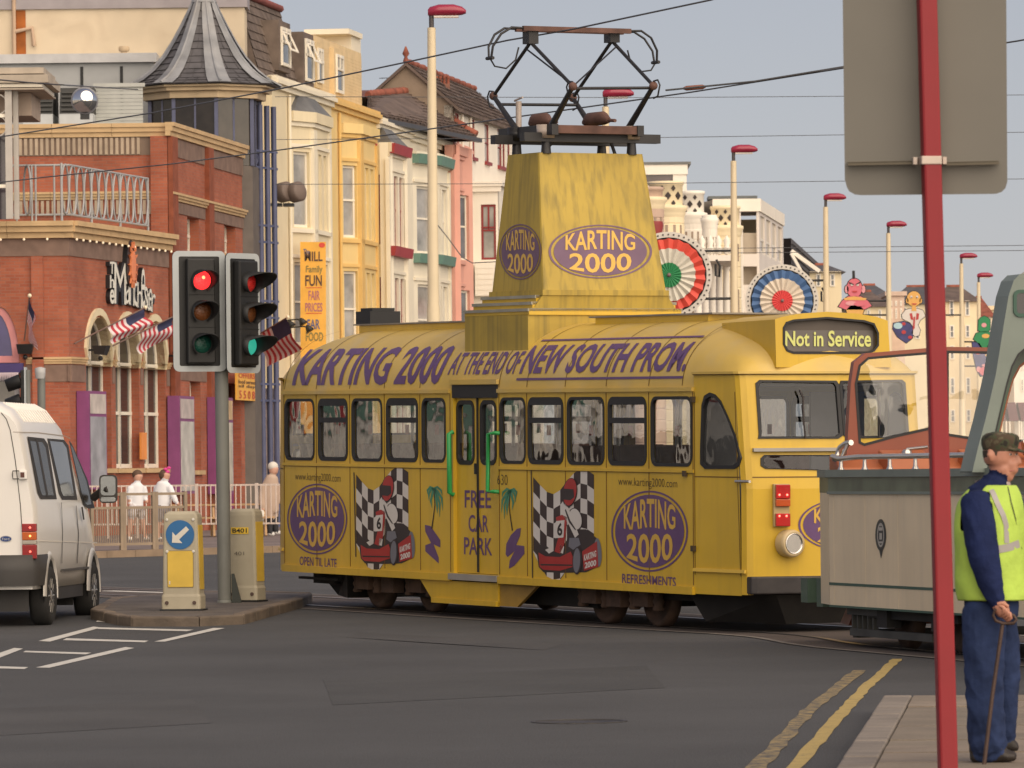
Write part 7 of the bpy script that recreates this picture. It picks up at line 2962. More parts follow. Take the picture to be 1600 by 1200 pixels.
q.tube([((xa + xb) / 2 - .35,-.5,zfr),((xa + xb) / 2 - .35,-.5,zfr + .32)],.035,8)
q.tube([((xa + xb) / 2 - .45,-.5,zfr + .33),((xa + xb) / 2 - .25,-.5,zfr + .36)],.012,5)
q.obj('pantograph_latch',PORC,pan)
# front end details
def FA(px_,py_,lift=0.0):
 u,z = patch_px(ff_,px_,py_)
 return ff_(u,z,lift)
ox,oy = 0,0
BX = 6.03
bf = TPL((BX,0,3),(1,0,0))
outl = [(1213,574),(1211,499),(1222,495),(1250,490),(1292,487),(1340,490),(1370,495),(1387,501),(1390,545),(1393,574)]
P = [bf(*p) for p in outl]
OP = ccw([(p.y,p.z) for p in P])
gl = [(1240,553),(1356,553),(1366,549),(1373,540),(1373,520),(1366,505),(1350,500),(1292,495),(1240,499),(1228,503),(1223,512),(1223,538),(1229,549)]
GP = ccw([(p.y,p.z) for p in [bf(*g) for g in gl]])
q = MB()
q.sheet(OP,[GP],lambda a,b,c: Vector((BX + c,a,b)),0)
N = len(OP)
fr5 = [Vector((BX,a,b)) for a,b in OP]
bk5 = [Vector((BX - 1.25,a * .9,b - .02)) for a,b in OP]
q.add(fr5 + bk5,[(i,i + N,(i + 1) % N + N,(i + 1) % N) for i in range(N)])
q.add([Vector((BX,a,b)) for a,b in GP] + [Vector((BX - .06,a,b)) for a,b in GP],[((i + 1) % len(GP),(i + 1) % len(GP) + len(GP),i + len(GP),i) for i in range(len(GP))])
dbx = q.obj('destination_box',TYEL,tram)
q = MB()
q.sheet(GP,[grow(GP,-.022)],lambda a,b,c: Vector((BX + .008 + c,a,b)),.02)
q.obj('box_gasket',GASK,dbx)
q = MB()
q.sheet(GP,(),lambda a,b,c: Vector((BX - .055,a,b)))
q.obj('blind',mat('blind_brown',(.085,.068,.055),.55,var=.08),dbx)
zmid = bf(1290,516).z
q = MB()
ys_ = [a for a,b in GP]
q.sheet(rect(min(ys_) + .04,bf(1290,549).z,max(ys_) - .04,zmid),(),lambda a,b,c: Vector((BX - .050,a,b)))
q.obj('blind_band',mat('blind_grey',(.125,.11,.10),.5,var=.06),dbx)
q = MB()
put_text(q,'Not in Service',quad_map([(1227,541),(1361,542),(1361,516),(1227,517)],lambda x,y: TPL((BX - .04,0,3),(1,0,0))(x,y)),.022)
q.obj('lettering',mat('blind_lettering',(.60,.62,.20),.5,var=0),dbx)
# tail lamps
def facet_box(x0,x1,y0,y1,w0,w1,nm,m,parent,bev=.006):
 q = MB()
 A = [FA(x0,y1,w0),FA(x1,y1,w0),FA(x1,y1,w1),FA(x0,y1,w1)]
 h_ = FA(x0,y0,0).z - FA(x0,y1,0).z
 q.hexa(A + [p + Vector((0,0,h_)) for p in A])
 return q.obj(nm,m,parent,bevel=bev)
lc = facet_box(1207,1232,756,823,0,.045,'tail_lamp_housing',mat('lamp_housing_buff',(.42,.32,.15),.5),tram)
TRD = mat('lamp_red',(.42,.012,.012),.18,var=.1,coat=.5)
facet_box(1209,1231.5,757,779,.046,.085,'tail_lamp',TRD,lc)
facet_box(1209,1231.5,780,791,.046,.085,'indicator_lamp',mat('lamp_orange',(.45,.07,.01),.2,var=.1,coat=.5),lc)
facet_box(1209,1231.5,802,822,.046,.085,'tail_lamp',TRD,lc)
for x,y in ((1214,773),(1226,773),(1214,806),(1225,806)):
 q = MB()
 q.ball(FA(x,y,.088),.011,8,6)
 q.obj('lit_bulb',mat('bulb_lit_red',(.8,.1,.08),.3,emit=(1,.12,.08),emit_s=5),lc)
# headlamp
hc = FA(1230,849,0)
hn = (FA(1230,849,1) - hc).normalized()
hx = Vector((1,.10,0)).normalized()
q = MB()
q.lathe([(.14,-.02),(.145,.08),(.135,.12),(.105,.125),(.10,.11)],28,o=hc,ax=hx)
hl_ = q.obj('headlamp',mat('headlamp_cream',(.50,.38,.20),.4,var=.05,coat=.3),tram)
q = MB()
q.lathe([(.103,.112),(.108,.128),(.100,.132),(.095,.118)],28,o=hc,ax=hx)
q.obj('headlamp_rim',mat('headlamp_chrome',(.75,.72,.68),.15,metal=1),hl_)
q = MB()
q.lathe([(.097,.10),(.06,.06),(.02,.04),(.001,.035)],24,o=hc,ax=hx)
q.obj('headlamp_reflector',mat('headlamp_mirror',(.8,.78,.74),.10,metal=1),hl_)
q = MB()
q.ball(hc + hx * .07,.022,10,8)
q.obj('headlamp_bulb',mat('warm_bulb',(.9,.75,.5),.3,emit=(1,.8,.5),emit_s=.5),hl_)
# bumper
q = MB()
pts = [(x,y) for x,y in FRONT if abs(y) < .935]
B,T = [],[]
for lst,z in ((B,.42),(T,.60)):
 for o_ in (-.02,.12):
  for fx,fy in pts:
   p = plan(fx,fy * 1.0,1.0)
   lst.append(Vector((p.x + o_ * .95,p.y * (1.0 + o_ * .15),z)))
n = len(pts)
q.add(B + T,[(n + i,n + i + 1,3 * n + i + 1,3 * n + i) for i in range(n - 1)] + [(2 * n + i,3 * n + i,3 * n + i + 1,2 * n + i + 1) for i in range(n - 1)] + [(i,i + 1,n + i + 1,n + i) for i in range(n - 1)] + [(0,n,3 * n,2 * n),(n - 1,3 * n - 1,4 * n - 1,2 * n - 1)])
q.obj('bumper',mat('bumper_dark',(.035,.03,.03),.55,var=.25,scale=6),tram,bevel=.015)
# oval on the dash: the half on each facet follows the vee
def dash(px_,py_,lift):
 u,z = patch_px(ff_,px_,py_)
 if u <= 1:
  return ff_(u,z,lift)
 return fr_(2 - u,z,lift)
karting_logo(dash,1322,820,75,41,.005,.02,tram)
# adverts on the side
def SD_(px_,py_,lift=.004):
 return SP(px_,py_,-HW - lift)
def SDD(px_,py_,lift=.004):
 return SP(px_,py_,-HW + .045 - lift)
karting_logo(SD_,495.5,811,47,55.5,.004,.02,tram)
karting_logo(SD_,1015,830,60,63.5,.004,.02,tram)
def side_text(s,quad,m,bold=.0,f=SD_,nm='lettering'):
 q = MB()
 put_text(q,s,quad_map(quad,lambda x,y: f(x,y)),bold)
 return q.obj(nm,m,tram)
side_text('www.karting2000.com',[(461,753),(532,757),(532,741),(461,738)],INK,-.01)
side_text('www.karting2000.com',[(966,762),(1058,766),(1058,749),(966,745)],INK,-.01)
side_text('OPEN TIL LATE',[(468,883),(526,888),(526,873),(468,869)],PUR,.015)
side_text('REFRESHMENTS',[(972,911),(1056,917),(1056,902),(972,896)],PUR,.015)
side_text('FREE',[(726,793),(767,794),(767,766),(726,766)],PUR,.012,SDD)
side_text('CAR',[(732,831),(763,832),(763,805),(732,804)],PUR,.012,SDD)
side_text('PARK',[(725,866),(769,868),(769,841),(725,839)],PUR,.012,SDD)
side_text('630',[(777,757),(793,758),(793,742),(777,741)],INK,-.01)
def roof_text(s,x0,x1,p0,p1,bold):
 q = MB()
 V,F,_ = text_shape(s,bold,8)
 q.add([RM(x0 + (x1 - x0) * u,R_(p0 + (p1 - p0) * v),.006) for u,v in V],F)
 q.obj('roof_lettering',PUR,tram)
roof_text('KARTING 2000',SP(456,605).x,SP(688,601).x,6,43,.03)
roof_text('AT THE END OF',SP(696,592).x,SP(803,590).x,14,35,.02)
roof_text('NEW SOUTH PROM.',SP(808,590).x,SP(1066,588).x,14,41,.03)
for p0,p1,x0,x1 in ((8.5,10.5,SP(806,596).x,SP(1066,592).x),(45.5,47.5,SP(810,590).x,SP(1062,588).x)):
 q = MB()
 V = [RM(x0,R_(p0),.006),RM(x1,R_(p0),.006),RM(x1,R_(p1),.006),RM(x0,R_(p1),.006)]
 q.add(V,[(0,1,2,3)])
 q.obj('roof_rule',PUR,tram)
def stroke(q,pts,w,f):
 P = [Vector(p) for p in pts]
 n = len(P)
 ws = w if isinstance(w,(list,tuple)) else [w] * n
 L,R = [],[]
 for i,p in enumerate(P):
  d = (P[min(i + 1,n - 1)] - P[max(i - 1,0)]).normalized()
  nn = Vector((-d.y,d.x)) * ws[i] / 2
  L.append(f(*(p + nn)))
  R.append(f(*(p - nn)))
 q.add(L + R,[(i,n + i,n + i + 1,i + 1) for i in range(n - 1)])
PGRN = mat('palm_green',(.05,.22,.13),.5,var=.1)
def palm(cx,cy,mir,zig):
 q = MB()
 for pts in (((0,0),(-6,-3),(-10,2),(-10,8)),((0,0),(-5,1),(-8,8),(-8,18)),((0,0),(-2,6),(-5,18),(-3,30)),((0,0),(5,-3),(11,2),(13,10)),((0,0),(5,3),(12,14),(14,34)),((0,0),(4,6),(9,22),(9,44)),((0,0),(3,10),(5,26),(5,38))):
  stroke(q,[(cx + mir * x,cy + y) for x,y in pts],[4.5,4.0,3.2,.4],SD_)
 q.obj('palm_fronds',PGRN,tram)
 q = MB()
 stroke(q,[(cx + mir * 0,cy + 2),(cx + mir * 1.5,cy + 25),(cx - mir * 1,cy + 45),(cx - mir * 3.5,cy + 62)],[1.2,1.3,1.6,2.0],lambda x,y: SD_(x,y,.005))
 q.obj('palm_trunk',INK,tram)
 q = MB()
 q.sheet(ccw([(x,-y) for x,y in zig]),(),lambda a,b,c: SD_(a,-b,.003))
 q.obj('zigzag',PUR,tram)
z5 = lambda x,y: (420 + x / 4,700 + y / 4)
z6 = lambda x,y: (780 + x / 4,700 + y / 4)
palm(678,764,1,[z5(*p) for p in ((975,480),(1010,487),(1072,575),(1072,622),(1030,602),(1062,685),(1062,722),(978,645),(978,607),(1014,594),(978,522))])
palm(797,767,-1,[z6(*p) for p in ((136,500),(130,550),(106,606),(156,612),(158,660),(95,735),(60,755),(65,705),(95,645),(52,682),(40,665),(44,600),(72,545),(112,505))])
def kart(mp):
 """chequered flag and kart; mp turns the left hand drawing's coordinates into pixels"""
 def f(x,y,l):
  p = mp(x,y)
  return SP(p[0],p[1],-HW - l)
 def lerp(t,tab):
  for i in range(len(tab) - 1):
   if t <= tab[i + 1][0]:
    k = (t - tab[i][0]) / (tab[i + 1][0] - tab[i][0])
    return tab[i][1] + (tab[i + 1][1] - tab[i][1]) * k
  return tab[-1][1]
 topc = [(0,165),(.12,215),(.27,268),(.4,262),(.5,215),(.62,160),(.75,114),(.86,118),(1,152)]
 botc = [(0,600),(.12,690),(.26,765),(.46,765),(.56,700),(.8,620),(1,508)]
 qs = [MB(),MB()]
 nc = 9
 for c in range(nc):
  u0,u1 = c / nc,(c + 1) / nc
  x0,x1 = 546 + 326 * u0,546 + 326 * u1
  r = 0
  while True:
   y00,y10 = lerp(u0,topc) + 86 * r,lerp(u1,topc) + 86 * r
   b0,b1 = lerp(u0,botc),lerp(u1,botc)
   if y00 >= b0 and y10 >= b1:
    break
   y01,y11 = min(y00 + 86,b0),min(y10 + 86,b1)
   y00,y10 = min(y00,b0),min(y10,b1)
   qs[(c + r + 1) % 2].add([f(x0,y01,.003),f(x1,y11,.003),f(x1,y10,.003),f(x0,y00,.003)],[(0,1,2,3)])
   r += 1
 qs[0].obj('flag_white_checks',CHW,tram)['kind'] = 'stuff'
 qs[1].obj('flag_black_checks',CHB,tram)['kind'] = 'stuff'
 def pl(pts,m,l,nm):
  q = MB()
  q.sheet(ccw([(x,-y) for x,y in pts]),(),lambda a,b,c: f(a,-b,l))
  q.obj(nm,m,tram)
 def el(cx,cy,rx,ry,rot=0,n=22):
  return [(cx + rx * cos(t) * cos(rot) - ry * sin(t) * sin(rot),cy + rx * cos(t) * sin(rot) + ry * sin(t) * cos(rot)) for t in [2 * pi * i / n for i in range(n)]]
 pl([(560,570),(600,550),(650,600),(720,560),(740,470),(830,470),(895,530),(890,690),(830,720),(700,725),(600,720),(575,690)],KDRK,.0045,'kart_shadow')
 pl(el(893,605,20,84,-.05),KGRY,.006,'kart_wheel')
 pl([(808,600),(888,540),(895,690),(818,712)],KRED,.0075,'kart_side_pod')
 pl([(574,605),(612,628),(690,632),(748,600),(762,640),(757,690),(690,712),(600,706),(580,690)],KRED,.0075,'kart_nose')
 pl([(584,672),(756,676),(754,684),(586,681)],KDRK,.009,'kart_nose_line')
 pl(el(782,652,26,82,.04),KDRK,.009,'kart_wheel')
 pl(el(779,652,19,72,.04),KGRY,.0105,'kart_wheel_hub')
 pl(el(771,412,38,68,-.15),KDRK,.006,'driver_outline')
 pl(el(772,410,33,62,-.15),CHW,.0075,'driver_torso')
 pl([(715,320),(735,345),(765,430),(790,500),(770,520),(740,450),(700,380)],CHW,.009,'driver_arm')
 pl([(720,350),(745,420),(775,470),(772,476),(738,430),(716,360)],KDRK,.0105,'driver_sleeve_line')
 pl(el(742,255,40,86,.12),KDRK,.009,'helmet_outline')
 pl(el(742,252,35,80,.12),KRED,.0105,'helmet')
 pl([(704,232),(762,236),(766,282),(745,300),(706,296)],KDRK,.012,'visor')
 pl([(668,400),(700,385),(728,400),(722,470),(712,560),(690,612),(660,600),(680,520)],KRED,.009,'steering_fairing')
 pl([(668,422),(714,416),(708,518),(662,522)],CHW,.0105,'number_plate')
 q = MB()
 put_text(q,'6',lambda u,v: f(674 + 28 * u,508 - 76 * v,.012),.03)
 q.obj('lettering',INK,tram)
 q = MB()
 put_text(q,'KARTING',lambda u,v: f(818 + 66 * u,656 - 26 * u - 38 * v,.009),.04)
 put_text(q,'2000',lambda u,v: f(822 + 62 * u,700 - 18 * u - 36 * v,.009),.04)
 q.obj('lettering',CHW,tram)
 pl([(610,590),(640,575),(650,600),(630,612)],CHW,.009,'kart_glove')
 pl([(690,560),(712,570),(706,612),(688,606)],CHW,.009,'kart_glove')
 pl([(740,520),(790,520),(800,560),(760,590),(735,570)],KGRY,.0075,'kart_engine')
kart(lambda x,y: (420 + x / 4,700 + y / 4))
kart(lambda x,y: (780 + (215 + (x - 548) * 1.165) / 4,700 + (125 + (y - 112) * 1.07) / 4))
for pts in (((553,738),(556,870)),((830,735),(832,905))):
 q = MB()
 stroke(q,pts,1.6,lambda x,y: SD_(x,y,.006))
 q.obj('flag_staff',KDRK,tram)
# green grab bars
GBAR = mat('grab_bar_green',(.03,.33,.08),.4,var=.1)
q = MB()
a,b = SP(701.5,678,-HW - .06),SP(702.5,770,-HW - .06)
q.tube([a + Vector((0,.05,.02)),a,b,b + Vector((0,.05,-.02))],.028,8)
q.obj('grab_bar',GBAR,tram)
q = MB()
a,b = SP(763,678,-HW - .06),SP(762,768,-HW - .06)
q.tube([a + Vector((.16,.05,.01)),a + Vector((.16,0,.01)),a,b,b + Vector((.16,0,0)),b + Vector((.16,.05,0))],.024,8)
q.obj('grab_bar',GBAR,tram)
# small fittings on the side
for x,y in ((1071,740),(1083,624),(1084,857)):
 q = MB()
 p = SP(x,y,-HW - .01)
 q.box(p.x - .03,p.x + .03,p.y - .025,p.y + .02,p.z - .03,p.z + .03)
 q.obj('hinge',mat('fitting_dark',(.06,.04,.02),.6),tram)
# inside
SEATM = mat('seat_moquette',(.16,.07,.055),.8,var=.2,scale=8)
q = MB()
q.box(-5.1,5.9,-1.02,1.02,.80,.86)
q.obj('floor',mat('tram_floor',(.09,.075,.06),.8),tram)
q = MB()
q.box(-5.2,5.2,-1.03,1.03,2.56,2.58)
q.obj('ceiling',mat('tram_ceiling',(.60,.55,.45),.6),tram)
q = MB()
for y in (-1.06,1.06):
 q.box(-XS,XS,y - .015,y + .015,.86,wz0 - .02)
q.obj('inner_lining',mat('tram_lining',(.30,.17,.09),.6,var=.1),tram)
for i in range(11):
 x = -4.6 + i * .9
 if abs(x - (dx0 + dx1) / 2) < .55:
  continue
 for y in (-.62,.62):
  q = MB()
  q.box(x - .22,x + .22,y - .40,y + .40,1.18,1.30)
  q.hexa([(x - .26,y - .40,1.28),(x - .18,y - .40,1.28),(x - .18,y + .40,1.28),(x - .26,y + .40,1.28),(x - .36,y - .38,1.92),(x - .30,y - .38,1.92),(x - .30,y + .38,1.92),(x - .36,y + .38,1.92)])
  q.box(x - .15,x + .15,y - .25,y + .25,.86,1.18)
  q.obj('seat',SEATM,tram)
for x in (dx0 - .15,dx1 + .15,3.2,-3.3):
 for y in (-.3,.3):
  q = MB()
  q.tube([(x,y,.86),(x,y,2.56)],.02,8)
  q.obj('hand_pole',mat('pole_white',(.65,.62,.55),.4),tram)
for x in (-4.3,4.95):
 q = MB()
 q.box(x - .02,x + .02,-1.0,-.35,.86,2.5)
 q.box(x - .02,x + .02,.35,1.0,.86,2.5)
 q.obj('cab_bulkhead',mat('bulkhead',(.22,.20,.19),.6,var=.2),tram)
 q = MB()
 q.box(x + (.5 if x > 0 else -.75),x + (.75 if x > 0 else -.5),-.75,.75,.86,1.55)
 q.obj('control_desk',mat('desk_grey',(.16,.16,.17),.5),tram)
# underneath
for px_ in (590,672,945,1026):
 x = SP(px_,955,-.80).x
 for y in (-.74,.74):
  q = MB()
  q.lathe([(.12,-.07),(.34,-.07),(.36,-.055),(.345,.05),(.30,.06),(.26,.02),(.12,.03)],24,o=(x,y,.345),ax=(0,-1 if y < 0 else 1,0))
  w_ = q.obj('wheel',RUST,tram)
  q = MB()
  q.lathe([(.10,0),(.10,.10),(.07,.13)],12,o=(x,y,.345),ax=(0,-1 if y < 0 else 1,0))
  q.obj('axle_box',UND,w_)
 q = MB()
 q.tube([(x,-.7,.345),(x,.7,.345)],.07,8)
 q.obj('axle',UND,tram)
for pa_,pb_ in ((590,672),(945,1026)):
 xa_,xb_ = SP(pa_,955,-.80).x,SP(pb_,955,-.80).x
 for y in (-.92,.92):
  q = MB()
  q.box(xa_ - .55,xb_ + .55,y - .05,y + .05,.40,.54)
  for x in (xa_,xb_):
   q.box(x - .17,x + .17,y - .08,y + .06,.22,.52)
   for dx in (-.27,.27):
    q.lathe([(.055,.18),(.07,.2),(.05,.24),(.07,.28),(.05,.32),(.07,.36),(.055,.40)],10,o=(x + dx,y,.0))
  q.box((xa_ + xb_) / 2 - .16,(xa_ + xb_) / 2 + .16,y - .09,y + .05,.20,.50)
  q.obj('bogie_frame',RUST,tram)
 q = MB()
 q.box(xa_ - .3,xb_ + .3,-.66,.66,.25,.6)
 q.obj('bogie_motor',UND,tram)
q = MB()
q.box(-5.2,5.6,-1.0,1.0,.52,.78)
q.obj('underframe',UND,tram)
for x0,x1,z in ((-2.6,2.4,.16),(-4.9,-4.3,.25),(2.6,4.8,.3),(-4.6,-2.7,.3)):  # the long middle box is deepened to keep light out underneath
 q = MB()
 q.box(x0,x1,-.85,.85,z,.52)
 q.obj('equipment_box',UND,tram)
for s in (1,-1):
 q = MB()
 x0,x1 = s * SP(1062,960,-.9).x if False else 4.75,6.0
 q.hexa([Vector((s * (a - (1.15 if s < 0 else 0)),b,c)) for a,b,c in ((4.95,-.92,.10),(6.0,-.55,.10),(6.0,.55,.10),(4.95,.92,.10),(4.75,-1.02,.41),(6.15,-.75,.41),(6.15,.75,.41),(4.75,1.02,.41))])
 if s < 0:
  q.f = [list(reversed(f)) for f in q.f]
 q.obj('lifeguard_apron',UND,tram)
 q = MB()
 cx_ = 6.0 if s > 0 else 5.2
 q.box(min(s * cx_,s * (cx_ + .32)),max(s * cx_,s * (cx_ + .32)),-.10,.10,.36,.50)
 q.obj('coupler',UND,tram)
for z in (.30,.38):
 q = MB()
 q.box(-5.0,-3.9,-1.0,-.93,z - .0,z + .03)
 q.obj('lifeguard_rail',UND,tram)
# the open boat tram at the right
by_ = Vector((-BN.x,-BN.y,0))
BM = Matrix(((BD.x,by_.x,0,BC.x),(BD.y,by_.y,0,BC.y),(0,0,1,0.015),(0,0,0,1)))
BMI = BM.inverted()
BE = BMI @ EYE
BHW = 1.08
BCRM = mat('boat_cream',(0.76,0.62,0.42),.5,var=.07,scale=1.3,streak=.22,streak_col=(.50,.43,.32),grime=.18,coat=.1)
BGRN = mat('boat_green',(0.085,0.115,0.07),.45,var=.35,scale=3,coat=.2)
BGRY = mat('boat_grey_green',(0.17,0.205,0.18),.5,var=.10,scale=2)
BLIN = mat('boat_line_green',(0.03,0.085,0.06),.5,var=0)
BORG = mat('boat_terracotta',(0.36,0.105,0.035),.5,var=.10,scale=2)
BBRN = mat('boat_frame_brown',(0.24,0.065,0.035),.45,var=.08)
CHR = mat('boat_chrome',(.55,.52,.48),.3,metal=.9,var=.1)
boat = thing('boat_tram','open topped cream and green boat tram with terracotta windscreen frame','tram',M=BM)
def BP(px_,py_,y=-BHW):
 d = BMI.to_3x3() @ ray(px_,py_)
 return BE + d * ((y - BE.y) / d.y)
def BX_(px_,py_,x):
 d = BMI.to_3x3() @ ray(px_,py_)
 return BE + d * ((x - BE.x) / d.x)
XB = -5.0
zb_,zc_,zg_,zl_ = BP(1300,945).z,BP(1300,770).z,BP(1300,746).z,BP(1300,734).z
seams = [BP(x,850).x for x in (1303,1352,1403)]
END_PTS = [(-5.0,-1.08),(-5.6,-.98),(-6.15,-.55),(-6.3,0),(-6.15,.55),(-5.6,.98),(-5.0,1.08)]
def wallstrip(pts,z0,z1,out_,nm,m,x0=None):
 q = MB()
 n = len(pts)
 P = []
 for z in (z0,z1):
  for x,y in pts:
   d = Vector((x * .15,y,0)).normalized()
   P.append(Vector((x,y,z)) + d * out_)
 q.add(P,[(i + 1,i,n + i,n + i + 1) for i in range(n - 1)])
 return q.obj(nm,m,boat)
for s in (-1,1):
 xs_ = [XB] + seams + [seams[-1] + (i + 1) * 1.15 for i in range(8)]
 xs_ = [x for x in xs_ if x < 4.9] + [5.0]
 for i in range(len(xs_) - 1):
  q = MB()
  a,b = xs_[i] + .004,xs_[i + 1] - .004
  y0,y1 = s * (BHW - .04),s * BHW
  q.box(a,b,min(y0,y1),max(y0,y1),zb_,zc_)
  q.obj('side_panel',BCRM,boat)
 for z0,z1,w,nm,m in ((zb_ - .02,zb_ + .0,.006,'bottom_edge',BLIN),(zc_ + .002,zg_,.004,'green_band',BGRN),(zg_ + .002,zl_,.03,'top_ledge',BGRY),(zc_ - .012,zc_ + .014,.018,'band_moulding',BGRY)):
  q = MB()
  y0,y1 = s * (BHW - .05),s * (BHW + w)
  q.box(XB,5.0,min(y0,y1),max(y0,y1),z0,z1)
  q.obj(nm,m,boat)
 q = MB()
 zz = BP(1300,912).z
 y0,y1 = s * (BHW - .01),s * (BHW + .004)
 q.box(XB,5.0,min(y0,y1),max(y0,y1),zz - .013,zz + .013)
 q.obj('lining_stripe',BLIN,boat)
 # rail on short posts
 zr = BP(1400,713).z
 q = MB()
 x1 = BP(1513,711).x
 q.tube([(XB - .05,s * 1.02,zr + .01),(XB + .2,s * 1.03,zr - .015),(XB + .8,s * 1.03,zr),(x1,s * 1.03,zr)],.026,8)
 q.tube([(x1,s * 1.03,zr),(x1 + .02,s * 1.03,zr - .03),(x1 + .02,s * 1.03,zl_)],.022,8)
 q.obj('hand_rail',CHR,boat)
 for px_ in (1306,1343,1382,1422,1462):
  q = MB()
  x = BP(px_,725).x
  q.lathe([(.035,zl_),(.02,zl_ + .03),(.016,zr)],8,o=(x,s * 1.03,0))
  q.obj('rail_post',CHR,boat)
 q = MB()
 q.tube([(XB - .05,s * 1.0,zr - .02),(XB - .12,s * .95,zr + .02),(XB - .1,s * .93,zr + .09),(XB - .02,s * .9,zr + .13),(XB + .1,s * .88,zr + .14)],.028,8)
 q.tube([(XB + .02,s * .95,zr - .0),(XB + .05,s * .90,zr + .12)],.02,6)
 q.obj('chrome_loop',CHR,boat)
# crest
q = MB()
P = [(1376 + 8.5 * cos(t),836 + 25 * sin(t)) for t in [2 * pi * i / 28 for i in range(28)]]
q.sheet(ccw([(x,-y) for x,y in P]),(),lambda a,b,c: BP(a,-b,-BHW - .004))
q.sheet(ccw([(x,-y) for x,y in ((1373.5,859),(1376.5,873),(1379.5,859))]),(),lambda a,b,c: BP(a,-b,-BHW - .004))
cr = q.obj('crest',mat('crest_dark',(.035,.035,.03),.5,var=0),boat)
q = MB()
for k,(rx_,ry_) in enumerate(((5.4,19),)):
 P1 = [(1376 + rx_ * cos(t),836 + ry_ * sin(t)) for t in [2 * pi * i / 28 for i in range(28)]]
 P2 = [(1376 + rx_ * .78 * cos(t),836 + ry_ * .82 * sin(t)) for t in [2 * pi * i / 28 for i in range(28)]]
 q.add([BP(x,y,-BHW - .006) for x,y in P1 + P2],[(i,(i + 1) % 28,28 + (i + 1) % 28,28 + i) for i in range(28)])
for x0,y0,x1,y1 in ((1373,824,1379,829),(1374,833,1378,843),(1372.5,846,1379,849),(1374.5,819,1377.5,822)):
 q.add([BP(x0,y1,-BHW - .006),BP(x1,y1,-BHW - .006),BP(x1,y0,-BHW - .006),BP(x0,y0,-BHW - .006)],[(0,1,2,3)])
q.obj('crest_device',mat('crest_silver',(.42,.40,.36),.4,var=0),cr)['kind'] = 'stuff'
for s in (1,-1):
 pts = [(s * -x * -1 if s < 0 else x,y) for x,y in END_PTS]
 pts = [((x if s > 0 else -x),y) for x,y in END_PTS]
 for z0,z1,o_,nm,m in ((zb_,zc_,0,'end_panel',BCRM),(zc_,zg_,.004,'end_band',BGRN),(zg_,zl_,.03,'end_ledge',BGRY)):
  w_ = wallstrip(pts,z0,z1,o_,nm,m)
 q = MB()
 x = s * -6.3
 q.box(min(x,x - s * .22),max(x,x - s * .22),-.9,.9,.38,.62)
 q.obj('end_fender',mat('fender_green',(.06,.10,.07),.5,var=.2),boat)
q = MB()
a,b = BX_(1281,948,-6.0),BX_(1296,903,-6.0)
q.box(-6.1,-5.9,a.y,b.y,a.z,b.z)
q.obj('corner_fender',MATS['fender_green'],boat)
q = MB()
q.hexa([Vector(p) for p in ((-6.2,-.6,.18),(-5.3,-.8,.18),(-5.3,.8,.18),(-6.2,.6,.18),(-6.1,-.55,.36),(-5.2,-.75,.36),(-5.2,.75,.36),(-6.1,.55,.36))])
q.obj('orange_apron',mat('apron_orange',(.13,.035,.015),.6,var=.25),boat)
# windscreen at the far end
XW = -5.35
def BW(px_,py_,d=0.0):
 return BX_(px_,py_,XW + d)
outer = [(1318,742),(1322,690),(1327,600),(1332,566),(1350,552),(1400,548),(1470,542),(1540,543),(1592,550),(1618,570),(1626,600),(1630,690),(1636,742)]
h1 = [(1340,692),(1334,600),(1340,571),(1354,559),(1400,555),(1463,550),(1463,664),(1448,671),(1400,682),(1348,696)]
h2 = [(1477,549),(1540,550),(1590,557),(1606,572),(1614,600),(1617,686),(1606,690),(1530,688),(1477,680)]
q = MB()
mp_ = lambda P: ccw([(p.y,p.z) for p in [BW(*x) for x in P]])
O_,H1,H2 = mp_(outer),mp_(h1),mp_(h2)
q.sheet(O_,[H1,H2],lambda a,b,c: Vector((XW + .05 + c,a,b)),.10)
q.obj('windscreen_frame',BBRN,boat,bevel=.01)
for H in (H1,H2):
 q = MB()
 q.sheet(grow(H,.006),[grow(H,-.018)],lambda a,b,c: Vector((XW + .055 + c,a,b)),.02)
 q.obj('windscreen_gasket',GASK,boat)
 q = MB()
 q.sheet(grow(H,-.004),(),lambda a,b,c: Vector((XW,a,b)))
 q.obj('windscreen_glass',glass_mat('boat_glass',(.9,.9,.88),.03),boat)
q = MB()                                                                # terracotta inner dash, tilted forward
zi = BW(1400,735).z
q.hexa([Vector(p) for p in ((-5.30,-.98,.8),(-4.7,-.98,.8),(-4.7,.98,.8),(-5.30,.98,.8),(-5.30,-.98,zi + .16),(-4.95,-.98,zi + .03),(-4.95,.98,zi + .03),(-5.30,.98,zi + .16))])
q.obj('inner_dash',BORG,boat,bevel=.02)
for y0,y1,nm in ((-.55,-.1,'control_box'),(.25,.7,'control_box')):
 q = MB()
 q.hexa([Vector(p) for p in ((-5.1,y0,zi),(-4.75,y0,zi - .02),(-4.75,y1,zi - .02),(-5.1,y1,zi),(-5.1,y0,zi + .20),(-4.8,y0,zi + .12),(-4.8,y1,zi + .12),(-5.1,y1,zi + .20))])
 cbx = q.obj(nm,BORG,boat,bevel=.015)
 q = MB()
 q.lathe([(.05,0),(.05,.03),(.03,.05)],10,o=(-4.9,(y0 + y1) / 2,zi + .15))
 q.tube([(-4.9,(y0 + y1) / 2,zi + .2),(-4.8,(y0 + y1) / 2 + .18,zi + .22)],.016,6)
 q.obj('control_handle',CHR,cbx)
q = MB()
q.box(-5.2,5.0,-1.0,1.0,.72,.78)
q.obj('floor',mat('boat_floor',(.12,.08,.05),.8),boat)
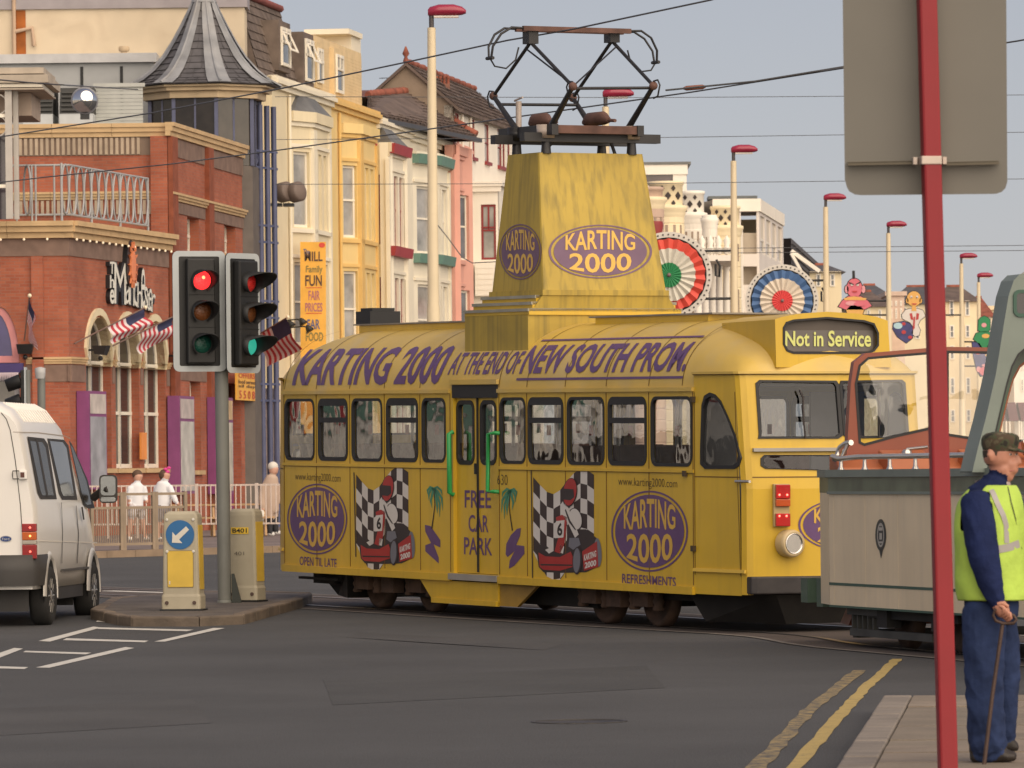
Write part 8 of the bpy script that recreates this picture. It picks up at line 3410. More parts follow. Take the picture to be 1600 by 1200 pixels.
for i in range(9):
 x = -4.0 + i * .9
 if abs(x) < .9:
  continue
 for y in (-.6,.6):
  q = MB()
  q.box(x - .2,x + .2,y - .38,y + .38,1.02,1.10)
  q.hexa([Vector(p) for p in ((x + .16,y - .38,1.1),(x + .22,y - .38,1.1),(x + .22,y + .38,1.1),(x + .16,y + .38,1.1),(x + .24,y - .38,1.66),(x + .30,y - .38,1.66),(x + .30,y + .38,1.66),(x + .24,y + .38,1.66))])
  q.obj('bench_seat',BORG,boat)
for s in (-1,1):
 q = MB()
 y0,y1 = s * (BHW - .08),s * (BHW - .05)
 q.box(XB,5,min(y0,y1),max(y0,y1),.78,zl_ - .02)
 q.obj('inner_lining',BORG,boat)
# the arch amidships
XA = BP(1528,720).x + .12
def BA(px_,py_):
 return BX_(px_,py_,XA + .15)
op = [BA(*p) for p in ((1519,738),(1528,700),(1540,655),(1556,585),(1568,510),(1576,462),(1584,438),(1594,428))]
ip = [BA(*p) for p in ((1541,738),(1549,700),(1559,655),(1572,600),(1580,572),(1590,553),(1604,541))]
zt = op[-1].z + .01
L = [(p.y,p.z) for p in op]
R = [(-y,z) for y,z in reversed(L)]
Li = [(p.y,p.z) for p in ip]
Ri = [(-y,z) for y,z in reversed(Li)]
poly = L + R + list(reversed(Ri)) + list(reversed(Li)) if False else L + R + [(y,z) for y,z in reversed(Ri)][::1][::1]
poly = L + R + list(reversed(Ri)) [::1]
ring_ = L + R + [(-y,z) for y,z in Li] + [(y,z) for y,z in reversed(Li)]
q = MB()
q.sheet(ccw(ring_),(),lambda a,b,c: Vector((XA + .15 + c,a,b)),.34)
ar_ = q.obj('arch',BGRY,boat,bevel=.012)
inn = Li + Ri
def narrower(P,d):
 return [(y + (d if y < 0 else -d),z - d * .7) for y,z in P]
for x0,d0,d1,th,m,nm in ((XA - .215,-.02,.14,.03,mat('arch_dark_green',(.02,.06,.025),.4,var=.15,coat=.3),'arch_lining'),(XA - .26,.10,.165,.02,BORG,'arch_inner_edge')):
 q = MB()
 A_i,B_i = narrower(inn,d0),narrower(inn,d1)
 n = len(inn)
 V = [Vector((x0,y,z)) for y,z in A_i] + [Vector((x0,y,z)) for y,z in B_i] + [Vector((x0 - th - .3,y,z)) for y,z in B_i]
 q.add(V,[(i,i + 1,n + i + 1,n + i) for i in range(n - 1)] + [(n + i,n + i + 1,2 * n + i + 1,2 * n + i) for i in range(n - 1)])
 q.obj(nm,m,ar_)
q = MB()
n = len(inn)
A_i,B_i = narrower(inn,.0),narrower(inn,.012)
q.add([Vector((XA + .156,y,z)) for y,z in A_i] + [Vector((XA + .156,y,z)) for y,z in B_i],[(i,i + 1,n + i + 1,n + i) for i in range(n - 1)])
q.obj('arch_black_edge',GASK,ar_)
q = MB()
dw = rrect(-.34,BA(1594,489).z,.34,BA(1594,462).z,.03)
yb0 = BA(1588,480).y
dw = rrect(yb0,BA(1594,490).z,-yb0,BA(1594,458).z,.03)
q.sheet(dw,(),lambda a,b,c: Vector((XA + .155,a,b)))
q.obj('destination_glass',mat('boat_blind',(.03,.03,.035),.15,var=.1),ar_)
q = MB()
q.sheet(grow(dw,.03),[dw],lambda a,b,c: Vector((XA + .165 + c,a,b)),.02)
q.obj('destination_rim',BLIN,ar_)
q = MB()
q.loft([[Vector((XA + x,y,zt + .0)) for x,y in ((-.25,-.62),(.22,-.62),(.22,.62),(-.25,.62))],[Vector((XA + x,y,zt + .10)) for x,y in ((-.2,-.5),(.17,-.5),(.17,.5),(-.2,.5))]],smooth=False)
q.obj('arch_roof',mat('arch_roof_cream',(.42,.40,.33),.6,var=.1),ar_)
for px_ in (1529,):
 q = MB()
 p0,p1 = BP(1530,735,-.98),BP(1532,660,-.98)
 q.tube([p0,p1],.018,8)
 q.tube([BP(1524,672,-.98),BP(1545,672,-.98)],.022,8)
 q.obj('entrance_pole',CHR,boat)
for x in (.9,2.6):
 q = MB()
 q.tube([(x,-1.0,zl_),(x,-1.0,zl_ + .45),(x + 1.4,-1.0,zl_ + .45),(x + 1.4,-1.0,zl_)],.02,8)
 q.obj('entrance_pole',CHR,boat)
# underneath
for x in (-3.6,-2.0,2.0,3.6):
 for y in (-.74,.74):
  q = MB()
  q.lathe([(.12,-.06),(.33,-.06),(.35,-.05),(.335,.05),(.28,.06),(.12,.03)],22,o=(x,y,.345),ax=(0,-1 if y < 0 else 1,0))
  q.obj('wheel',RUST,boat)
for xc in (-2.8,2.8):
 for y in (-.92,.92):
  q = MB()
  q.box(xc - 1.3,xc + 1.3,y - .05,y + .05,.28,.42)
  for x in (xc - .8,xc + .8):
   q.box(x - .15,x + .15,y - .09,y + .05,.2,.40)
  q.obj('bogie_frame',UND,boat)
q = MB()
q.box(-5.4,5.4,-.95,.95,.40,.70)
q.obj('underframe',UND,boat)
x0_,x1_ = BP(1312,980).x,BP(1440,1000).x
q = MB()
q.box(x0_,x0_ + .12,-.95,.95,.08,.16)
q.box(x0_,x1_,-.98,-.90,.10,.17)
q.box(x0_,x1_,.90,.98,.10,.17)
for k in range(5):
 x = x0_ + .05 + k * .16
 q.box(x - .02,x + .02,-.97,-.92,.16,.40)
q.box(x0_ - .05,x0_ + .9,-.99,-.9,.30,.36)
q.obj('lifeguard_tray',mat('lifeguard_grey',(.05,.05,.045),.7,var=.3),boat)
# the white van
vp0 = at(57,985,63.4)
VD = Vector((sin(radians(5.2)),cos(radians(5.2)),0))
VL = Vector((-VD.y,VD.x,0))
VO = Vector((vp0.x,vp0.y,ground_z(63.4) - .0)) + VL * .97
VM = Matrix(((VD.x,VL.x,0,VO.x),(VD.y,VL.y,0,VO.y),(0,0,1,VO.z),(0,0,0,1)))
VMI = VM.inverted()
VE = VMI @ EYE
VW = mat('van_white',(0.74,0.71,0.66),.32,var=.03,scale=1.2,coat=.4,grime=.10,streak_col=(.5,.44,.36))
VBLK = mat('van_black_plastic',(0.035,0.032,0.03),.6,var=.15)
VGL = glass_mat('van_window_glass',(.30,.31,.31),.12,dim=1.0)
van = thing('white_van','white high roofed passenger van seen from its rear corner','van',M=VM)
def sect(x,zt,wtop,waist=.975,low=.955,zb=.42,zw=1.32):
 """half outline of the body from sill to roof at station x"""
 h = [(low,zb),(waist,.80),(waist + .005,1.05),(waist - .01,zw)]
 zs = min(zt - .10,2.10)
 h += [(waist - .01 + (wtop - waist + .01) * t,zw + (zs - zw) * t) for t in (.33,.66,1)]
 r = zt - zs
 for a in (25,50,75,90):
  t = radians(a)
  h.append((wtop - min(.36,.9 * r) * (1 - cos(t)) * 1.0 - .02 * sin(t),zs + r * sin(t)))
 h.append((0,zt + .02))
 return [Vector((x,-y,z)) for y,z in h] + [Vector((x,y,z)) for y,z in reversed(h[:-1])]
st = [(0.0,2.40,.80,.95,.93),(.05,2.46,.815,.965,.95),(.25,2.50,.825,.975,.955),(1.2,2.50,.83,.98,.96),(2.35,2.48,.83,.98,.96),(2.75,2.34,.825,.98,.96),(3.02,2.10,.82,.98,.96),(3.25,2.02,.81,.98,.96)]
rings = [sect(x,zt,wt,wa,lo) for x,zt,wt,wa,lo in st]
def nose(x,zt,w,zw):
 h = [(w - .03,.42),(w,.70),(w,.85),(w - .01,min(zw,zt - .08))]
 n = len(rings[0]) // 2 + 1 - len(h)
 zs = min(zw,zt - .08)
 for i in range(n):
  t = (i + 1) / n
  a = t * pi / 2
  h.append(((w - .01) * cos(a) ** .5 if i < n - 1 else 0,zs + (zt - zs) * sin(a) ** .7))
 return [Vector((x,-y,z)) for y,z in h] + [Vector((x,y,z)) for y,z in reversed(h[:-1])]
rings += [nose(3.62,1.62,.96,1.25),nose(3.95,1.24,.95,1.05),nose(4.4,1.05,.90,.85),nose(4.60,.85,.82,.75)]
q = MB()
q.loft(rings)
body = q.obj('body',VW,van)
# plane of the glazed upper side
def VUP(px_,py_,lift=.004,side=-1):
 a,b,c = Vector((1.2,-.97,1.32)),Vector((2.3,-.97,1.32)),Vector((1.2,-.83,2.10))
 n = (b - a).cross(c - a).normalized()
 n = n if n.y < 0 else -n
 d = VMI.to_3x3() @ ray(px_,py_)
 return VE + d * ((a + n * lift - VE).dot(n) / d.dot(n))
def VS(px_,py_,lift=.004):
 d = VMI.to_3x3() @ ray(px_,py_)
 return VE + d * ((-.985 - lift - VE.y) / d.y)
def VR(px_,py_,lift=.004):
 d = VMI.to_3x3() @ ray(px_,py_)
 return VE + d * ((-lift - VE.x) / d.x)
def vplate(pts,f,l,nm,m,parent=van,th=0.0):
 q = MB()
 P = ccw([(x,-y) for x,y in pts])
 q.sheet(P,(),lambda a,b,c: f(a,-b,l + c),th)
 return q.obj(nm,m,parent)
SG = mat('van_window_dark',(.030,.028,.024),.25,var=.6,scale=2.2,spec=.25)
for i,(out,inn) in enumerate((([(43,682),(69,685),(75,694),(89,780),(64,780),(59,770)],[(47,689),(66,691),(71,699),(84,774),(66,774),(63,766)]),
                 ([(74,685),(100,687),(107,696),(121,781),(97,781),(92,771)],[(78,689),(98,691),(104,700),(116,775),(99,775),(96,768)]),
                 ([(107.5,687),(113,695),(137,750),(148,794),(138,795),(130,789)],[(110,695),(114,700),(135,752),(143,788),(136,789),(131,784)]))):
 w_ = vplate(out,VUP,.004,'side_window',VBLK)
 vplate(inn,VUP,.008,'pane',SG if i != 1 else mat('van_window_painted_sky',(.10,.105,.11),.12,var=.35,scale=1.2,spec=.4),w_)  # middle pane has a grey sky reflection painted into its colour
vplate([(56,686),(59,686),(76,776),(73,776)],VUP,.010,'window_divider',VBLK)
# same glass on the hidden side
for pts in ((0.35,1.15),(1.35,2.15),(2.4,3.1)):
 q = MB()
 q.add([(pts[0],.965,1.38),(pts[1],.965,1.38),(pts[1],.845,2.02),(pts[0],.845,2.02)],[(1,0,3,2)])
 q.obj('side_window',SG,van)
# rear doors
for s in (-1,1):
 q = MB()
 q.sheet(ccw(rrect(min(s * .03,s * .55),1.40,max(s * .03,s * .55),2.02,.10)),(),lambda a,b,c: Vector((-.012 + .0 * c,a,b)))
 q.f = [list(reversed(f)) for f in q.f]
 w_ = q.obj('rear_window',SG,van)
 q = MB()
 q.sheet(ccw(grow(rrect(min(s * .03,s * .55),1.40,max(s * .03,s * .55),2.02,.10),.02)),(),lambda a,b,c: Vector((-.008,a,b)))
 q.f = [list(reversed(f)) for f in q.f]
 q.obj('window_rubber',VBLK,w_)
gapm = mat('van_panel_gap',(.06,.055,.05),.8,var=0)
def vline(pts,f,w,m=gapm,nm='panel_gap',l=.004):
 q = MB()
 stroke(q,pts,w,lambda x,y: f(x,y,l))
 return q.obj(nm,m,van)
vline([(2,645),(10,655),(16,672),(24,720),(32,790),(36,850),(36,903),(0,905),(-60,908)],VR,1.3)
vline([(20,675),(60,676),(100,681),(110,685)],VUP,1.1,mat('van_roof_joint',(.30,.25,.20),.7,var=0))
vline([(59,845),(100,846),(152,848)],VS,1.6,mat('van_swage',(.75,.70,.62),.4,var=0),'swage_line')
vline([(119,790),(123,835),(121,880)],VS,.9)
vline([(96,785),(98,830),(97,880)],VS,.7)
vline([(128,792),(131,812)],VS,2.6,VBLK,'door_handle',.02)
for (x0,x1,y0,y1) in ((17,43,735,749),(26,43,874,890)):
 q = MB()
 a,b = VR(x0 + 14,y1,.0),VR(x1,y0,0)
 q.box(-.05,.0,min(a.y,b.y),max(a.y,b.y),a.z,b.z)
 q.obj('hinge',VW,van,bevel=.01)
 q = MB()
 c0 = VR(x0 + 8,(y0 + y1) / 2,.03)
 w2,h2 = .035,(b.z - a.z) * .45
 q.tube([c0 + Vector((0,-w2,h2)),c0 + Vector((0,w2,h2)),c0 + Vector((0,w2 * 1.2,0)),c0 + Vector((0,w2,-h2)),c0 + Vector((0,-w2,-h2))],.006,6)
 q.obj('hinge_strap',VBLK,van)
 q = MB()
 c1 = VR(x1 - 8,(y0 + y1) / 2,.052)
 q.box(c1.x - .004,c1.x,c1.y - .022,c1.y + .022,c1.z - .028,c1.z + .028)
 q.obj('hinge_pin',mat('hinge_rust',(.10,.04,.03),.7),van)
# lamp cluster on the corner
a,b = VR(35.5,873,0),VR(57.5,818,0)
z0,z1 = a.z,b.z
ya,yb = min(a.y,b.y),max(a.y,b.y)
for i,(t0,t1,m) in enumerate(((0,.40,mat('van_lamp_red',(.28,.012,.012),.15,var=.15,coat=.6)),(.41,.52,mat('van_lamp_clear',(.38,.34,.28),.15,coat=.6)),(.53,.76,mat('van_lamp_orange',(.50,.10,.01),.15,var=.15,coat=.6)),(.77,1.0,MATS['van_lamp_red']))):
 q = MB()
 q.box(-.035,.02,ya,yb,z0 + (z1 - z0) * t0,z0 + (z1 - z0) * t1)
 q.obj('tail_lamp',m,van,bevel=.006)
 if i in (0,2,3):
  q = MB()
  q.ball((-.037,(ya + yb) / 2 - .01,z0 + (z1 - z0) * (t0 + t1) / 2),.013,8,6)
  q.obj('lamp_bulb',mat('van_bulb_%d' % i,(.8,.2,.1),.3,emit=((1,.15,.12),0,(1,.6,.15),(1,.15,.12))[i] or (1,1,1),emit_s=1.6),van)
# badge on the rear door
bc = VR(9,842,.008)
q = MB()
q.sheet(ell(0,0,.062,.03,24),(),lambda a,b,c: Vector((bc.x,bc.y - a,bc.z + b)))
bd = q.obj('badge',mat('badge_blue',(.02,.05,.18),.25,var=0),van)
q = MB()
q.sheet(ell(0,0,.068,.036,24),(),lambda a,b,c: Vector((bc.x + .003,bc.y - a,bc.z + b)))
q.obj('badge_rim',CHR,bd)
q = MB()
put_text(q,'Ford',lambda u,v: Vector((bc.x - .003,bc.y + .04 - .08 * u,bc.z - .014 + .028 * v)),.0)
q.obj('lettering',CHR,bd)
# bumper, flaps, strip, arches and wheels
q = MB()
pl_ = [(.62,-1.0),(.1,-1.0),(-.06,-.93),(-.10,-.6),(-.10,.6),(-.06,.93),(.1,1.0),(.62,1.0)]
n = len(pl_)
B_r = [Vector((x,y,.46)) for x,y in pl_]
M_r = [Vector((x - .01,y * 1.008,.62)) for x,y in pl_]
T_r = [Vector((x,y,.80)) for x,y in pl_]
ii_ = [Vector((max(x,.06),y * .94,.80)) for x,y in pl_]
q.loft([B_r,M_r,T_r,ii_],closed=False,caps=False)
q.obj('rear_bumper',VBLK,van)
RW,FW_ = .78,3.72
for x in (RW,FW_):
 for s in (-1,1):
  q = MB()
  ax = (0,s,0)
  q.lathe([(.20,.10),(.29,.115),(.325,.09),(.335,.03),(.335,-.06),(.31,-.10),(.2,-.1)],28,o=(x,s * .905,.335),ax=ax)
  w_ = q.obj('wheel',mat('tyre_rubber',(.02,.019,.018),.85,var=.15),van)
  q = MB()
  q.lathe([(.215,.10),(.20,.085),(.10,.07),(.06,.10),(.02,.105)],28,o=(x,s * .905,.335),ax=ax)
  q.obj('rim',mat('wheel_silver',(.55,.53,.50),.35,metal=.7),w_)
  for k in range(10):
   t = 2 * pi * k / 10
   q = MB()
   c = Vector((x,s * (.905 + .092),.335))
   q.tube([c + Vector((cos(t) * .09,0,sin(t) * .09)),c + Vector((cos(t) * .195,0,sin(t) * .195))],.014,6)
   q.obj('spoke',MATS['wheel_silver'],w_)
  # dark well and white lip round the wheel
  q = MB()
  arc = [radians(a) for a in range(-8,189,12)]
  V0 = [Vector((x + .43 * cos(t),s * .988,.37 + .46 * sin(t))) for t in arc]
  V1 = [Vector((x + .37 * cos(t),s * 1.02,.36 + .40 * sin(t))) for t in arc]
  V2 = [Vector((x + .36 * cos(t),s * .98,.36 + .39 * sin(t))) for t in arc]
  N = len(arc)
  F = []
  for i in range(N - 1):
   for a_,b_ in ((0,N),(N,2 * N)):
    f = (a_ + i,a_ + i + 1,b_ + i + 1,b_ + i)
    F.append(f if s < 0 else f[::-1])
  q.add(V0 + V1 + V2,F,smooth=True)
  q.obj('wheel_arch',VW,van)
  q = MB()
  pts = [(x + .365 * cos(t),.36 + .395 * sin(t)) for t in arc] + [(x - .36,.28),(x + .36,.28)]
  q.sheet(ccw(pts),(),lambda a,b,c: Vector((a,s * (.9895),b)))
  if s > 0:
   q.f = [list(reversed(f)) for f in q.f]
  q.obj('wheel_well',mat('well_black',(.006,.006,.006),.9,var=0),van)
  q = MB()
  q.box(x - .46,x - .44,s * .70 - .13,s * .70 + .2,.17,.52)
  q.obj('mud_flap',VBLK,van)
q = MB()
a,b = VS(97,893),VS(148,884)
q.box(a.x,b.x,-1.005,-.97,a.z,b.z)
q.obj('rub_strip',mat('van_strip',(.075,.07,.065),.6),van)
q = MB()
q.box(1.3,3.25,-.95,.95,.28,.44)
q.obj('sill',VBLK,van)
# roof ribs
for k in range(13):
 x = .45 + k * .16
 q = MB()
 yy = [sect(x,2.50,.83,.98,.96)[i] for i in (7,8,9)]
 q.tube([p + Vector((0,-.004,.002)) for p in yy],.009,5)
 q.obj('roof_rib',VW,van)
# door mirror
q = MB()
m0 = VS(146,778,.02)
mc = VS(169,764,.22)
q.tube([m0,m0.lerp(mc,.5) + Vector((0,0,.02)),mc],[.05,.045,.04],8)
q.obj('mirror_arm',VBLK,van)
q = MB()
rx_,rz_ = .105,.165
rg = []
for dx,k in ((.0,1.0),(.05,.97),(.10,.8),(.13,.4)):
 rg.append([mc + Vector((dx,x * k,z * k)) for x,z in rrect(-rx_,-rz_,rx_,rz_,.05)])
q.loft(rg)
mh = q.obj('door_mirror',VBLK,van)
q = MB()
q.sheet(rrect(-rx_ + .018,-rz_ + .09,rx_ - .018,rz_ - .018,.04),(),lambda a,b,c: mc + Vector((-.006,-a,b)))
q.obj('mirror_glass',mat('mirror_silver',(.30,.32,.33),.2,metal=.6,var=.05),mh)
q = MB()
q.sheet(rrect(-rx_ + .018,-rz_ + .018,rx_ - .018,-rz_ + .07,.02),(),lambda a,b,c: mc + Vector((-.006,-a,b)))
q.obj('wide_angle_glass',MATS['mirror_silver'],mh)
q = MB()
q.box(-.10,-.02,-.03,.03,.30,.38)
q.obj('tow_ball',VBLK,van)
# people
from mathutils.kdtree import KDTree
from mathutils.bvhtree import BVHTree
def solid(parts,voxel,f,k):
 """one skin over tapered limbs; a limb is (material, [(px, py, depth, half width px, half depth px)])"""
 q = MB()
 marks = []
 for mi,path in parts:
  P,R = [],[]
  n = len(path)
  for i in range(n - 1):
   a,b = path[i],path[i + 1]
   st_ = max(1,int(hypot(b[0] - a[0],b[1] - a[1]) * k / (voxel * 4)))
   for j in range(st_ + (1 if i == n - 2 else 0)):
    t = j / st_
    t2 = t * t * (3 - 2 * t) * .5 + t * .5
    P.append(f(a[0] + (b[0] - a[0]) * t,a[1] + (b[1] - a[1]) * t) + Vector((0,a[2] + (b[2] - a[2]) * t,0)))
    R.append((k * (a[3] + (b[3] - a[3]) * t2),k * (a[4] + (b[4] - a[4]) * t2)))
  rings = []
  for i,p in enumerate(P):
   d = (P[min(i + 1,len(P) - 1)] - P[max(i - 1,0)]).normalized()
   ux = d.cross(Vector((0,1,0)))
   ux = ux.normalized() if ux.length > .2 else Vector((1,0,0))
   uy = ux.cross(d).normalized()
   if uy.y < 0:
    uy,ux = -uy,ux
   rings.append([p + ux * R[i][0] * cos(t) + uy * R[i][1] * sin(t) for t in [2 * pi * j / 18 for j in range(18)]])
   marks.append((p,max(R[i]),mi))
  for e,s in ((0,-1),(-1,1)):                                 # rounded ends
   p,r = P[e],R[e]
   d = (P[0] - P[1]).normalized() if e == 0 else (P[-1] - P[-2]).normalized()
   cap = []
   for a in (30,60,85):
    t = radians(a)
    cap.append([p + (v - p) * cos(t) + d * min(r) * .6 * sin(t) for v in rings[e]])
   rings = (cap[::-1] + rings) if e == 0 else (rings + cap)
   if e == 0:
    pass
  q.loft(rings)
 return q,marks
def person(label,base,parts,mats,voxel,f,k,smooth=4):
 t = thing('person',label,'person',tuple(base))
 q,marks = solid(parts,voxel,f,k)
 q.v = [p - base for p in q.v]
 tmp = q.obj('person_shape',mats[0])
 rm = tmp.modifiers.new('r','REMESH')
 rm.mode,rm.voxel_size,rm.use_smooth_shade = 'VOXEL',voxel,True
 sm = tmp.modifiers.new('s','SMOOTH')
 sm.factor,sm.iterations = .5,smooth
 dg = bpy.context.evaluated_depsgraph_get()
 me = bpy.data.meshes.new_from_object(tmp.evaluated_get(dg))
 bpy.data.objects.remove(tmp)
 me.name = 'body'
 if voxel < .01:                                                     # creases in the cloth below the collar
  for v,n in [(v,v.normal.copy()) for v in me.vertices]:
   z = v.co.z
   if z < 1.42 and not (v.co.y < -.17 and .74 < z < .87):
    amp = .006 if z < .95 else .0045
    a = mnoise.noise(Vector((v.co.x * 9,v.co.y * 9,z * 7 + v.co.x * 10)))
    b = mnoise.noise(Vector((v.co.x * 16 + 5,v.co.y * 16,z * 22 - v.co.x * 14)))
    hem = math.exp(-((z - .10) / .12) ** 2) + math.exp(-((z - .5) / .14) ** 2) * .5
    v.co += n * amp * ((1 - abs(a) * 2.6) * .8 + b * (.5 + hem))
 me.materials.clear()
 for m in mats:
  me.materials.append(m)
 kd = KDTree(len(marks))
 for i,(p,r,mi) in enumerate(marks):
  kd.insert(p - base,i)
 kd.balance()
 idx = []
 for p in me.polygons:
  best,bm = 1e9,0
  for co,i,dist in kd.find_n(p.center,14):
   s = dist / marks[i][1]
   if s < best:
    best,bm = s,marks[i][2]
  idx.append(bm)
 me.polygons.foreach_set('material_index',idx)
 me.polygons.foreach_set('use_smooth',[True] * len(me.polygons))
 o = bpy.data.objects.new('body',me)
 C.objects.link(o)
 o.parent = t
 return t,o
SKIN = mat('skin',(.46,.21,.14),.5,var=.08,scale=14)
NAVY = mat('navy_cloth',(.012,.020,.070),.9,var=.35,scale=5,bump=1.0,bscale=9,spec=.2)
TROU = mat('work_trousers',(.022,.036,.092),.9,var=.35,scale=6,bump=1.0,bscale=8,spec=.2)
BOOT = mat('boot_leather',(.022,.017,.014),.6,var=.3,scale=12)
HIV = mat('hi_vis_lime',(.42,.60,.09),.75,var=.14,scale=6,bump=.5,bscale=12)
STRP = mat('reflective_strip',(.33,.31,.30),.45,var=.08)
DW = 30.9
kW = DW / FPX
wb = at(1546,1192,DW)
wb = Vector((wb.x,DW,.12))
dzw = .12 - at(1546,1192,DW).z
def fW(x,y):
 return at(x,y,DW) + Vector((0,0,dzw))
hx_,hy_ = 1566,716
parts = [
 (0,[(1549,945,.02,42,40),(1548,900,0,44,42),(1547,850,0,46,46),(1547,800,0,45,46),(1550,772,0,38,40),(1555,756,0,22,28)]),
 (2,[(1552,925,.02,42,38),(1549,960,.02,42,38)]),
 (2,[(1537,955,-.06,35,33),(1536,1010,-.07,33,33),(1536,1060,-.07,30,31),(1538,1110,-.06,29,30),(1541,1150,-.05,30,31),(1541,1168,-.05,30,31)]),
 (2,[(1564,955,.10,26,30),(1570,1010,.13,26,28),(1575,1060,.14,22,25),(1574,1110,.15,19,22),(1572,1152,.16,19,22)]),
 (3,[(1524,1172,-.05,15,17),(1540,1170,-.05,17,17)]),(3,[(1522,1182,-.05,11,15),(1550,1181,-.06,12,16),(1572,1182,-.07,10,15),(1582,1184,-.07,7,12)]),
 (3,[(1562,1168,.16,12,15),(1580,1168,.15,11,15),(1592,1172,.15,7,11)]),
 (0,[(1524,785,-.10,26,27),(1528,830,-.17,26,25),(1532,872,-.20,24,23),(1542,910,-.21,20,20),(1552,938,-.21,14,14)]),
 (0,[(1582,785,.12,20,24),(1600,825,.16,18,18),(1612,862,.14,16,16),(1606,890,.05,14,14),(1596,905,-.02,12,12)]),
 (1,[(1590,912,-.05,9,9),(1582,922,-.07,8,9)]),
 (1,[(1553,940,-.21,11,11),(1558,950,-.215,12,13),(1563,958,-.22,11,12)]),
 (1,[(1557,762,0,19,20),(1561,744,.0,16,17),(1563,728,.0,17,18)]),
 (1,[(1561,722,.0,25,22),(1563,708,.0,27,23),(1563,694,.0,25,22)]),
 (1,[(1566,735,-.01,19,18),(1573,745,-.01,13,15),(1577,749,-.01,9,11)]),
 (1,[(1578,726,-.015,13,15),(1580,738,-.015,11,13)]),
 (1,[(1585,710,-.03,4.5,5),(1590,719,-.035,4.2,4.5),(1592,724,-.035,4.8,5),(1586,727,-.03,4,5)]),
 (1,[(1572,708,-.062,7,3),(1586,706,-.045,5,3)]),
 (1,[(1581,736,-.04,5,4),(1587,736,-.035,3,3)]),
 (1,[(1546,706,-.062,4,2.5),(1545,713,-.07,5.5,2.5),(1547,721,-.064,3,2.2)]),
]
wk,wbody = person('man in a lime hi-vis waistcoat and camouflage cap beside the red sign post',wb,parts,[NAVY,SKIN,TROU,BOOT],.0075,fW,kW,3)
def WL_(x,y,d=0.0):
 return fW(x,y) + Vector((0,d,0)) - wb
# fingers closed on the handle, thumb along the side
for i in range(4):
 q = MB()
 x0,y0 = 1557 + i * 3.4,950 + i * 3.2
 q.tube([WL_(x0 - 1,y0 - 3,-.255),WL_(x0 + 4,y0 - 1,-.268),WL_(x0 + 5.5,y0 + 6,-.264),WL_(x0 + 2,y0 + 10,-.245),WL_(x0 - 2,y0 + 9,-.225)],[.0095,.0105,.010,.009,.007],8)
 q.obj('finger',SKIN,wk)
q = MB()
q.tube([WL_(1553,944,-.245),WL_(1561,943,-.255),WL_(1569,948,-.25)],[.012,.012,.009],8)
q.obj('thumb',SKIN,wk)
# waistcoat: a shell round the chest, open at the arm
vs_ = [(1552,941,51,47),(1549,920,52,48),(1547,890,52,49),(1546,860,52,50),(1546,830,52,51),(1546,806,51,51),(1547,788,48,49),(1550,772,41,42),(1554,760,29,32)]
rg = []
for cx,y,hw,hd in vs_:
 rg.append([WL_(cx + hw * cos(t),y + 3.5 * sin(t * 2) * 0,hd * kW * sin(t)) for t in [2 * pi * j / 48 for j in range(48)]])
q = MB()
q.loft(rg,caps=False)
hole_c,keep = WL_(1527,808,-.15),[]
for f in q.f:
 c = sum((q.v[i] for i in f),Vector()) / len(f)
 px_c = 1546 + (c.x - WL_(1546,800).x) / kW
 pz = (c.z - WL_(1546,941).z) / kW
 inhole = c.y < .02 and ((px_c - 1526) / 23) ** 2 + ((pz - 126) / 52) ** 2 < 1
 keep.append(not inhole)
q.f = [f for f,k_ in zip(q.f,keep) if k_]
q.m = [f for f,k_ in zip(q.m,keep) if k_]
q.s = [f for f,k_ in zip(q.s,keep) if k_]
for i,v in enumerate(q.v):
 a = mnoise.noise(Vector((v.x * 8,v.y * 8,v.z * 5 + v.x * 6)))
 b = mnoise.noise(Vector((v.x * 15,v.y * 15 + 3,v.z * 12 - v.x * 9)))
 r_v = Vector((v.x - WL_(1548,850).x,v.y,0)).normalized()
 q.v[i] = v + r_v * (.011 * (1 - abs(a) * 2.4) + .006 * b)
vest = q.obj('waistcoat',HIV,wk)
so = vest.modifiers.new('th','SOLIDIFY')
so.thickness,so.offset = .008,1
ss = vest.modifiers.new('ss','SUBSURF')
ss.levels = ss.render_levels = 1
dg = bpy.context.evaluated_depsgraph_get()
bpy.context.view_layer.update()
bv = BVHTree.FromPolygons(q.v,q.f)
def drape(pts,w,nm,m,lift=.011):
 """tape laid along a line of points on the waistcoat"""
 g = MB()
 P = []
 for i in range(len(pts) - 1):
  a,b = pts[i],pts[i + 1]
  n = max(2,int(hypot(b[0] - a[0],b[1] - a[1]) / 4))
  P += [(a[0] + (b[0] - a[0]) * j / n,a[1] + (b[1] - a[1]) * j / n) for j in range(n)]
 P.append(pts[-1])
 L,R = [],[]
 for i,p in enumerate(P):
  a,b = Vector(P[max(i - 1,0)]),Vector(P[min(i + 1,len(P) - 1)])
  d = (b - a).normalized()
  nn = Vector((-d.y,d.x)) * w / 2
  for s_,lst in ((1,L),(-1,R)):
   o_ = WL_(p[0] + nn.x * s_,p[1] + nn.y * s_,-.6)
   h = bv.ray_cast(o_,Vector((0,1,0)),2.0)
   y_ = h[0].y if h[0] is not None and h[0].y < .1 else (lst[-1].y + .02 if lst else 0)
   lst.append(Vector((o_.x,y_ - lift,o_.z)))
 n = len(L)
 g.add(L + R,[(i,n + i,n + i + 1,i + 1) for i in range(n - 1)],smooth=True)
 o = g.obj(nm,m,wk)
 return o
drape([(1550,860),(1560,859),(1575,856),(1586,852),(1593,850)],12,'reflective_band',STRP)
drape([(1496,848),(1499,851),(1504,855)],12,'reflective_band',STRP)
drape([(1524,757),(1533,754),(1541,758),(1548,772),(1555,790),(1563,806),(1568,822),(1569,850)],8,'reflective_band',STRP)
